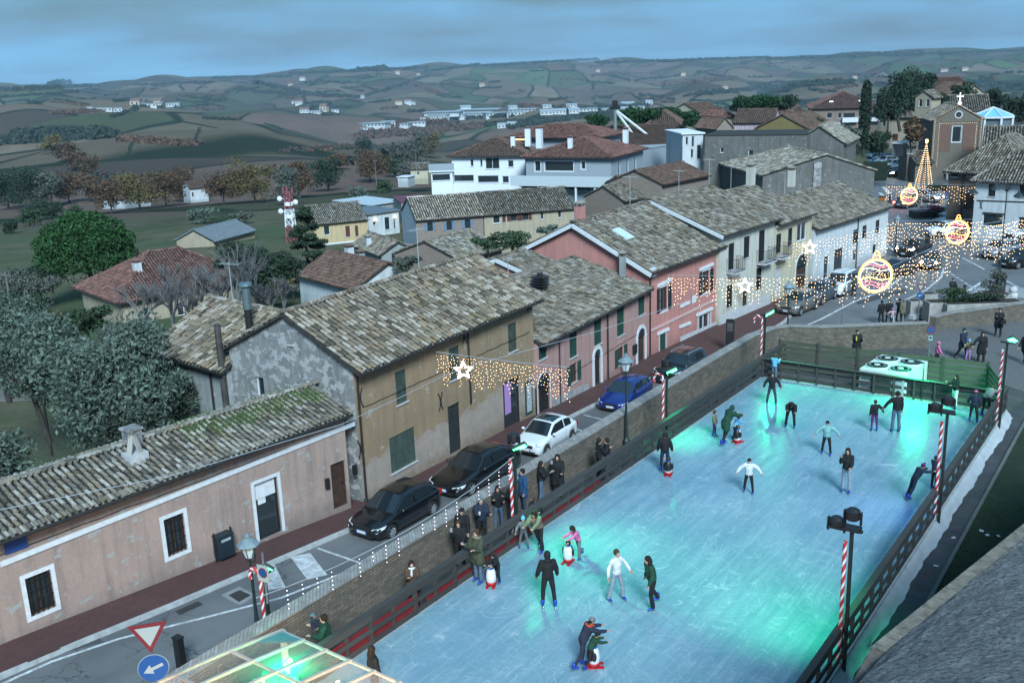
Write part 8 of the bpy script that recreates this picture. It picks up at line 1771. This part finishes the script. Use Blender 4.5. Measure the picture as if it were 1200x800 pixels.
    # coat or jumper
    m = MB(); t = .022 * k + .012; cap(m, U(0, 0, .10), U(0, 0, .36), .125 + t, .135 + t); m.ell(chest, (.165 + t, .115 + t, .2 + t * .5)); cap(m, U(-sw + .03, 0, .47), U(sw - .03, 0, .47), .065 + t * .6, .065 + t * .6); m.ell(U(0, 0, .06), (.15 + t, .12 + t, .11))
    cap(m, U(0, 0, .52), U(0, 0, .56), .068 + t * .3, .06)
    for i in (0, 1): cap(m, J['sh', i], J['el', i], .052 + t, .046 + t * .9); cap(m, J['el', i], J['wr', i] - (J['wr', i] - J['el', i]) * .06, .045 + t * .8, .036 + t * .6)
    if coat:
        for i in (0, 1): cap(m, J['hip', i] + Vector((0, 0, .05)), J['hip', i].lerp(J['knee', i], coat), .125 + t * .5, .13 + t * .5)
        m.ell(U(0, 0, -.12 * coat), (.16 + t, .13 + t, .12 + .1 * coat))
    if hood: cap(m, U(-.07, -.09, .58), U(.07, -.09, .58), .05, .05)
    remesh(m.build('jacket', top, r), .022)
    if extra == 'hoodcol': m = MB(); m.tube([U(.13 * math.cos(a), .11 * math.sin(a) - .01, .57 + .02 * math.sin(a)) for a in np.linspace(0, 6.28, 17)], .045, 8, False); m.build('hood', hood, r, True)
    if hood and extra != 'hoodcol': m = MB(); m.ell(hc + up @ Vector((0, -.012, .005)), (.104 * hs, .112 * hs, .138 * hs), 14, 10, up if lean else None); cap(m, U(0, -.03, .56), hc, .08, .09); m.build('hood', hood, r, True); 
    m = MB(); m.ell(U(0, 0, .02), (.135, .105, .11))
    for i in (0, 1): fl = .075 if woman or legs in (JEAN, LJEAN) else .06; cap(m, J['hip', i], J['knee', i], .098, .07); cap(m, J['knee', i], J['ank', i] + Vector((0, 0, .02)), .068, fl if legs is not PURP else .05)
    if skirt: m.ell(U(0, 0, -.12), (.2, .17, .16))
    remesh(m.build('trousers', legs, r), .022)
    for i, sd_ in enumerate((-1, 1)):
        a = J['ank', i]; m = MB()
        if shoe == 'skate':
            cap(m, a + Vector((0, -.01, .10)), a + Vector((0, -.01, -.02)), .062, .05); m.ell(a + Vector((0, .055, -.045)), (.048, .125, .042), 10, 7); o = m.build('skate_boot', shoemat or SKATEB, r, True)
            m = MB(); m.box(a.x - .005, a.x + .005, a.y - .11, a.y + .19, a.z - .128, a.z - .095); m.box(a.x - .012, a.x + .012, a.y - .06, a.y - .02, a.z - .10, a.z - .07); m.box(a.x - .012, a.x + .012, a.y + .08, a.y + .12, a.z - .10, a.z - .07); m.build('blade', STEEL, o)
        else: cap(m, a + Vector((0, -.02, .03)), a + Vector((0, -.02, -.04)), .05, .04); m.ell(a + Vector((0, .055, -.052)), (.044, .12, .034), 10, 7); m.build('shoe', shoemat or SHOE, r, True)
        # hand: palm, four curled fingers and a thumb off its side
        w, e = J['wr', i], J['el', i]; d = (w - e).normalized(); x_ = d.cross(Vector((0, 1, 0.2))); x_ = x_.normalized() if x_.length > .1 else Vector((1, 0, 0)); n_ = x_.cross(d).normalized(); m = MB()
        pc = w + d * .045; m.hexa([pc + d * a_ * .045 + x_ * b_ * .038 + n_ * c_ * .014 for c_ in (-1, 1) for a_, b_ in ((-1, -.7), (1, -1), (1, 1), (-1, .7))])
        for j, fl_ in enumerate((.062, .07, .066, .052)):
            q0 = pc + d * .043 + x_ * (-.029 + .0193 * j); q1 = q0 + d * fl_ * .5 + n_ * .006; m.tube([q0, q1, q1 + d * fl_ * .38 + n_ * fl_ * .45], [.0098, .009, .007], 6)
        q0 = pc - d * .02 + x_ * -.036 * sd_; q1 = q0 + d * .03 - x_ * .026 * sd_; m.tube([q0, q1, q1 + d * .032 + n_ * .006], [.012, .0105, .008], 6); m.build('hand', SKIN, r, True)
    # hair and hats
    if hat:
        m = MB(); m.ell(hc + up @ Vector((0, -.008, .045 * hs)), (.092 * hs, .108 * hs, .088 * hs), 14, 8, up if lean else None); m.tube([hc + up @ Vector((.088 * hs * math.cos(a), .104 * hs * math.sin(a) - .008, .035 * hs)) for a in np.linspace(0, 6.28, 15)], .018, 6, False); o = m.build('hat', hat, r, True)
        if pom: m = MB(); m.ell(hc + up @ Vector((0, -.01, .155 * hs)), .036, 8, 6); m.build('pompom', pom, o, True)
    if hair and (not hood or extra == 'hoodcol'):
        m = MB()
        if not hat: m.ell(hc + up @ Vector((0, -.026, .026 * hs)), (.096 * hs, .106 * hs, .114 * hs), 14, 10, up if lean else None)
        else: m.ell(hc + up @ Vector((0, -.03, -.01)), (.082 * hs, .08 * hs, .085 * hs), 12, 8)
        if longhair:
            m.ell(hc + up @ Vector((0, -.06, -.10)), (.115, .08, .18), 12, 9)
            for sd_ in (-1, 1): m.ell(hc + up @ Vector((.072 * sd_, -.01, -.10)), (.03, .05, .13), 8, 7)
        m.build('hair', hair, r, True)
    if scarf: m = MB(); m.tube([U(.085 * math.cos(a), .08 * math.sin(a), .565) for a in np.linspace(0, 6.28, 13)], .038, 8, False); cap(m, U(.03, .12, .54), U(.04, .15, .36), .035, .04); m.build('scarf', scarf, r, True)
    return r, J, s
def at_foot(px, py, z=0.0): return P(px, py, z)
def at_head(px, py, h, z=TER): q = P(px, py, z + h); return Vector((q.x, q.y, z))
SK = dict(shoe='skate')
g_sk = None
ppl = [
 (at_foot(643, 711), 1.80, 8, 'skater in black hoodie and black trousers seen from behind mid rink', dict(pose='ease', hood=BLC, **SK)),
 (at_foot(723, 704), 1.68, -150, 'woman skating in a white jumper and light jeans with arms spread', dict(pose='wide', top=WHC, legs=LJEAN, longhair=False, woman=True, bulk=.3, hair=HAIRB, **SK)),
 (at_foot(764, 712), 1.72, 110, 'long haired skater in dark green jacket and black trousers gliding left', dict(pose='skate', top=GREENC_, legs=BLC, longhair=True, woman=True, **SK)),
 (at_foot(683, 782), 1.50, -70, 'skater in dark jacket with orange hood and grey beanie bending over a child', dict(pose='push', top=NAVY, legs=NAVY, hat=GREYC, hood=ORNG, extra='hoodcol', **SK)),
 (at_foot(692, 783), 1.08, -70, 'small child in dark green skating in the arms of the orange hooded adult', dict(pose='push', top=GREENC_, legs=BLC, hat=BLC, **SK)),
 (at_foot(678, 654), 1.25, 125, 'girl in pink jacket with long dark hair pushing a penguin aid', dict(pose='push', top=PINKC, legs=GREYC, longhair=True, woman=True, **SK)),
 (at_foot(561, 682), 1.78, 140, 'adult in olive parka with fur hood holding the fence rail', dict(pose='hold', top=OLIVE, legs=JEAN, coat=.55, hood=TAN, extra='hoodcol', bulk=1.6, hair=HAIRB, **SK)),
 (at_foot(583, 682), 1.15, 150, 'small child in black holding a penguin aid by the fence', dict(pose='push', top=BLC, legs=BLC, **SK)),
 (at_foot(632, 646), 1.66, 150, 'woman in tan jacket with long hair bending towards a child by the crowd post', dict(pose='push', top=TAN, legs=BLC, longhair=True, woman=True, bulk=1.5, hair=HAIRD, **SK)),
 (at_foot(614, 642), 1.12, 190, 'little child in grey spotted jacket and light blue woolly hat', dict(pose='wide', top=GREYC, legs=GREYC, hat=LBLUE, pom=LBLUE, bulk=1.4, **SK)),
 (at_foot(779, 553), 1.62, -10, 'skater in black padded waistcoat seen from behind near the left fence', dict(pose='ease', top=BLC, legs=NAVY, bulk=1.5, hair=HAIRD, **SK)),
 (at_foot(850, 521), 1.75, -60, 'adult in bottle green coat steering a child on the ice', dict(pose='push', top=GREENC_, legs=BLC, coat=.5, hood=GREENC_, bulk=1.5, **SK)),
 (at_foot(837, 511), 1.12, -120, 'small child in tan jacket and purple leggings beside the green coat', dict(pose='stand', top=TAN, legs=PURP, hair=HAIRB, bulk=1.4, **SK)),
 (at_foot(861, 514), 1.02, -60, 'tiny child in blue jacket in front of the green coat', dict(pose='push', top=LBLUE, legs=DJEAN, hat=NAVY, **SK)),
 (at_foot(904, 474), 1.55, 170, 'child in open black jacket and jeans skating towards us with arms out', dict(pose='wide', top=BLC, legs=DJEAN, bulk=1.2, hair=HAIRD, **SK)),
 (at_foot(926, 501), 1.70, 165, 'person in black bending right down over the ice', dict(pose='bend', top=BLC, legs=BLC, hair=HAIRD, **SK)),
 (at_foot(877, 578), 1.38, 165, 'child in white padded jacket with arms stretched wide', dict(pose='arms', top=WHC, legs=BLC, hat=BLC, bulk=1.6, **SK)),
 (at_foot(968, 533), 1.45, 160, 'child in mint green padded jacket with arms stretched wide', dict(pose='arms', top=CYANC, legs=BLC, hat=BLC, bulk=1.6, **SK)),
 (at_foot(991, 577), 1.72, 150, 'person in dark jacket and light jeans filming with a phone', dict(pose='phone', top=BLC, legs=LJEAN, hair=HAIRD, longhair=True, woman=True, **SK)),
 (at_foot(1024, 505), 1.38, 0, 'child in black jacket and purple leggings holding an adult by the hand', dict(pose='handhold_r', top=BLC, legs=PURP, hair=HAIRB, **SK)),
 (at_foot(1049, 506), 1.80, 5, 'tall person in dark jacket and jeans holding the child by the hand', dict(pose='handhold_l', top=BLC, legs=JEAN, hair=HAIRD, **SK)),
 (at_foot(1070, 584), 1.42, -75, 'skater in navy with purple beanie leaning onto the right fence', dict(pose='lean', top=NAVY, legs=NAVY, hat=PURP, pom=PURP, **SK)),
 (at_foot(1094, 573), 1.30, -60, 'child in blue beanie holding the right fence behind the leaning skater', dict(pose='hold', top=NAVY, legs=BLC, hat=NAVY, **SK)),
 (at_foot(1118, 478), 1.55, 100, 'girl in black jacket and white trousers by the far barrier', dict(pose='hold', top=BLC, legs=WHC, longhair=True, woman=True, **SK)),
 (at_foot(1140, 495), 1.45, -30, 'skater with bright pink beanie at the far right corner', dict(pose='skate', top=NAVY, legs=BLC, hat=PINKC, **SK)),
 (at_foot(1154, 488), 1.65, -50, 'person in pale grey coat bending over at the far right corner', dict(pose='bend', top=GREYC, legs=BLC, bulk=1.6, hair=HAIRB, **SK)),
 (at_foot(907, 446), 1.35, -40, 'child in light blue jacket standing at the far left corner of the ice', dict(pose='hold', top=LBLUE, legs=JEAN, hair=HAIRB, **SK)),
 (at_foot(441, 826), 1.68, -60, 'dark haired person at the bottom edge beside the glazed tent', dict(pose='stand', top=BLC, legs=BLC, longhair=True, **SK)),
 # watchers between wall and fence
 (at_head(482, 659, 1.62), 1.62, 195, 'curly haired woman in brown fur coat and white scarf by the brick wall', dict(pose='hold', top=BROWNC, legs=BLC, coat=.6, scarf=WHC, longhair=True, woman=True, bulk=1.5)),
 (at_head(379, 722, 1.78), 1.78, 100, 'bearded man in dark green jacket holding a toddler by the tent', dict(pose='hold', top=GREENC_, legs=BLC, bulk=1.4, hair=HAIRD)),
 (at_head(541, 597, 1.74), 1.74, 160, 'man in black coat and black beanie leaning by the wall', dict(pose='stand', top=BLC, legs=BLC, hat=BLC, coat=.4, bulk=1.3)),
 (at_head(537, 612, 1.66), 1.66, 170, 'man in black jacket in front of the one with the beanie', dict(pose='phone', top=BLC, legs=BLC, hair=HAIRB)),
 (at_head(563, 585, 1.78), 1.78, -160, 'grey haired man in navy padded jacket holding a white cup', dict(pose='hold', top=NAVY, legs=BLC, bulk=1.6, hair=GREYC)),
 (at_head(583, 571, 1.68), 1.68, 185, 'long haired woman in black jacket and jeans at the fence', dict(pose='hold', top=BLC, legs=JEAN, longhair=True, woman=True, bulk=1.0)),
 (at_head(601, 568, 1.70), 1.70, 150, 'man in black beside the striped post', dict(pose='hold', top=BLC, legs=DJEAN, hair=HAIRB)),
 (at_head(612, 551, 1.78), 1.78, 120, 'tall man in blue coat behind the striped post', dict(pose='stand', top=cloth('mid_blue_cloth', (.02, .06, .14)), legs=DJEAN, coat=.4, hair=HAIRD)),
 (at_head(629, 575, 1.70), 1.70, 170, 'person in black jacket leaning over the fence right of the post', dict(pose='lean', top=BLC, legs=BLC, hair=HAIRB)),
 (at_head(634, 542, 1.68), 1.68, -100, 'dark haired person in black jacket and jeans facing right', dict(pose='hold', top=BLC, legs=JEAN, longhair=True, woman=True)),
 (at_head(653, 534, 1.74), 1.74, 170, 'woman in long black padded coat raising a phone', dict(pose='phone', top=BLC, legs=BLC, coat=.9, bulk=1.6, longhair=True)),
 (at_head(702, 515, 1.74), 1.74, -70, 'man in black standing with his back to the wall at mid fence', dict(pose='hold', top=BLC, legs=BLC, hair=HAIRD)),
 (at_head(711, 515, 1.68), 1.68, 90, 'second person in black facing him at mid fence', dict(pose='hold', top=BLC, legs=BLC, hair=HAIRD)),
 (at_head(1005, 388, 1.70), 1.70, 180, 'person in black with a yellow bottle beyond the plank fence', dict(pose='hold', top=BLC, legs=BLC, coat=.5, hair=HAIRD, bulk=1.6)),
 # paved ramp
 (at_foot(1098, 427, TER), 1.25, -100, 'little girl in pink coat and pink hat walking with a red bag', dict(pose='walk', top=PINKC, legs=BLC, hat=PINKC, bulk=1.5)),
 (at_foot(1127, 421, TER), 1.78, -150, 'man in navy jacket and blue hat leading a child on the paved ramp', dict(pose='walk', top=NAVY, legs=BLC, hat=NAVY, bulk=1.4, coat=.3)),
 (at_foot(1134, 422, TER), 1.15, 180, 'small child in beige coat between two adults on the ramp', dict(pose='handhold_r', top=TAN, legs=LILAC, hat=LBLUE, bulk=1.5)),
 (at_foot(1149, 425, TER), 1.70, 170, 'woman in long black coat holding the child on the ramp', dict(pose='handhold_r', top=BLC, legs=BLC, coat=.8, longhair=True, woman=True, bulk=1.3)),
 (at_foot(1169, 395, TER), 1.72, 160, 'person in dark coat with a handbag walking down the ramp', dict(pose='hold', top=BLC, legs=BLC, coat=.6, bulk=1.4)),
 (at_foot(1200, 426, TER), 1.72, 120, 'dark dressed person cut by the right frame edge on the ramp', dict(pose='walk', top=BLC, legs=BLC, coat=.5)),
 # street
 (G(1032, 380), 1.75, 10, 'man in black at the left of the group behind the far wall', dict(pose='stand', top=BLC, legs=BLC)),
 (G(1041, 379), 1.75, -10, 'second dark figure of the group behind the far wall', dict(pose='walk', top=BLC, legs=BLC)),
 (G(1045, 379.5), 1.15, 15, 'child in pale pink padded coat between the adults behind the far wall', dict(pose='arms', top=cloth('pale_pink_cloth', (.42, .28, .33)), legs=WHC, hat=LILAC, bulk=1.6)),
 (G(1053, 377), 1.72, -20, 'dark figure leaning towards the khaki coat behind the far wall', dict(pose='push', top=BLC, legs=BLC)),
 (G(1058, 379), 1.78, 0, 'man in khaki coat at the right of the group behind the far wall', dict(pose='stand', top=cloth('khaki_cloth', (.13, .13, .085)), legs=BLC, coat=.3, bulk=1.4, hair=GREYC)),
 (G(1115, 352), 1.75, 175, 'man in dark jacket standing alone on the road', dict(pose='hold', top=BLC, legs=BLC, bulk=1.3)),
 (P(1123, 366, -.6), 1.30, 60, 'child in light blue jacket by the planters', dict(pose='stand', top=LBLUE, legs=BLC, bulk=1.4)),
 (P(1128, 364, -.6), 1.70, 70, 'dark figure beside the child at the planters', dict(pose='stand', top=BLC, legs=BLC)),
 (G(1000, 347), 1.75, 20, 'person in dark waistcoat with green trim behind the white van-like car', dict(pose='stand', top=OLIVE, legs=BLC)),
 (G(1137, 238), 1.72, 40, 'dark figure walking near the corner house doorway', dict(pose='walk', top=BLC, legs=BLC)),
 (G(1042, 243), 1.7, 40, 'pedestrian in black near the derelict hall corner', dict(pose='walk', top=BLC, legs=BLC))]
PP = {}
for p, h, a, lb, kw in ppl: PP[lb] = person(p, h, a, lb, **kw)
# toddler on the man's arm
q = P(367, 724, TER + 1.66); person(Vector((q.x, q.y, TER + 1.02)), .92, -60, 'toddler in navy with grey blue woolly hat carried by the bearded man', pose='sit', top=NAVY, legs=TAN, hat=cloth('greyblue_cloth', (.08, .14, .18)), pom=None, bulk=1.5, shoemat=mat('pale_shoe', (.5, .48, .42), .6, 0))
# things held
def held(lb, i, name, mb, m, label, cat, off=(0, 0, 0)):
    r, J, s = PP[lb]; w = J['wr', i] + (J['wr', i] - J['el', i]).normalized() * .10; q = Matrix.Rotation(r.rotation_euler.z, 3, 'Z') @ (Vector(w) * s + Vector(off)) + r.location; o = mb.build(name, m); o.location = q; o.rotation_euler = r.rotation_euler; tag(o, label, cat)
mb = MB(); mb.lathe([(.03, -.06), (.042, .06)], 12); held('grey haired man in navy padded jacket holding a white cup', 1, 'paper_cup', mb, WHITE, 'white paper cup in the hand of the grey haired man', 'cup')
for lb, t in (('person in dark jacket and light jeans filming with a phone', 'phone held up by the skater in light jeans'), ('woman in long black padded coat raising a phone', 'pale phone raised by the woman in the long padded coat'), ('man in black jacket in front of the one with the beanie', 'phone held by the man in front of the beanie')):
    mb = MB(); mb.box(-.038, .038, -.006, .006, -.075, .075); held(lb, 1, 'phone', mb, mat('phone_case', (.25, .3, .32), .3, 0), t, 'phone')
mb = MB(); mb.lathe([(.035, -.12), (.04, .05), (.015, .1), (.015, .14)], 10); held('person in black with a yellow bottle beyond the plank fence', 1, 'bottle', mb, mat('yellow_plastic', (.55, .5, .05), .5), 'yellow bottle in the hand of the person beyond the plank fence', 'bottle')
mb = MB(); mb.hexa([(-.16, -.06, -.34), (.16, -.06, -.34), (.16, .06, -.34), (-.16, .06, -.34), (-.12, -.03, -.06), (.12, -.03, -.06), (.12, .03, -.06), (-.12, .03, -.06)]); mb.tube([(-.07, 0, -.07), (-.05, 0, .03), (.05, 0, .03), (.07, 0, -.07)], .01, 5); held('little girl in pink coat and pink hat walking with a red bag', 0, 'shopping_bag', mb, mat('red_bag', (.35, .06, .03), .6), 'red shopping bag carried by the little girl in pink', 'bag')
mb = MB(); mb.box(-.14, .14, -.06, .06, -.36, -.14); mb.tube([(-.1, 0, -.15), (0, 0, .0), (.1, 0, -.15)], .01, 5); held('person in dark coat with a handbag walking down the ramp', 0, 'handbag', mb, BLK, 'black handbag of the person walking down the ramp', 'bag')
# penguin skating aids
def penguin(p, ang, label):
    r = empty('penguin_aid', p, YAW + R(ang), label, 'skating aid', 'penguin skating aids on the ice'); r.scale = (.88,) * 3; PW = mat('penguin_white', (.55, .58, .6), .4, .05); PB = mat('penguin_black', (.012, .012, .015), .4, 0)
    m = MB(); m.lathe([(.13, .10), (.19, .2), (.20, .38), (.17, .56), (.12, .68), (.08, .72)], 18); m.build('body', PW, r, True)
    m = MB(); m.ell((0, -.05, .42), (.20, .17, .33), 16, 10); m.build('back', PB, r, True); m = MB(); m.ell((0, 0, .80), (.11, .115, .12), 14, 9); h_ = m.build('head', PB, r, True); m = MB(); m.tube([(0, .09, .79), (0, .19, .77)], [.035, .005], 8); m.build('beak', mat('beak_yellow', (.5, .25, .02), .5), h_)
    for s_ in (-1, 1):
        m = MB(); m.ell((.045 * s_, .095, .83), (.026, .015, .03), 8, 6); m.build('eye', PW, h_, True); m = MB(); m.ell((.21 * s_, 0, .45), (.035, .08, .17), 10, 7); m.build('wing', PB, r, True)
        m = MB(); m.tube([(.11 * s_, -.05, .80), (.2 * s_, -.12, .86)], .018, 6); m.build('handle', mat('beak_yellow', (.5, .25, .02), .5), r)
        m = MB(); m.box(.12 * s_ - .05, .12 * s_ + .05, -.26, .32, .0, .05); m.build('ski', cloth('red_plastic', (.35, .015, .02), .4), r)
    m = MB(); m.lathe([(.19, .05), (.2, .14), (.15, .17)], 16); m.build('base', cloth('red_plastic', (.35, .015, .02), .4), r, True); m = MB(); m.tube([(.1 * math.cos(a), .1 * math.sin(a), .70) for a in np.linspace(0, 6.28, 13)], .03, 6, False); m.build('scarf', mat('penguin_scarf', (.02, .12, .4), .7), r, True)
penguin(at_foot(666, 658), 150, 'penguin skating aid in front of the girl in pink'); penguin(at_foot(576, 685), 170, 'penguin skating aid between the olive parka and the small child'); penguin(at_foot(864, 518), -60, 'dark penguin skating aid before the green coat'); penguin(at_foot(696, 780), -90, 'penguin skating aid pushed by the orange hooded pair'); penguin(at_foot(783, 556), -20, 'small red penguin aid before the skater in the waistcoat')
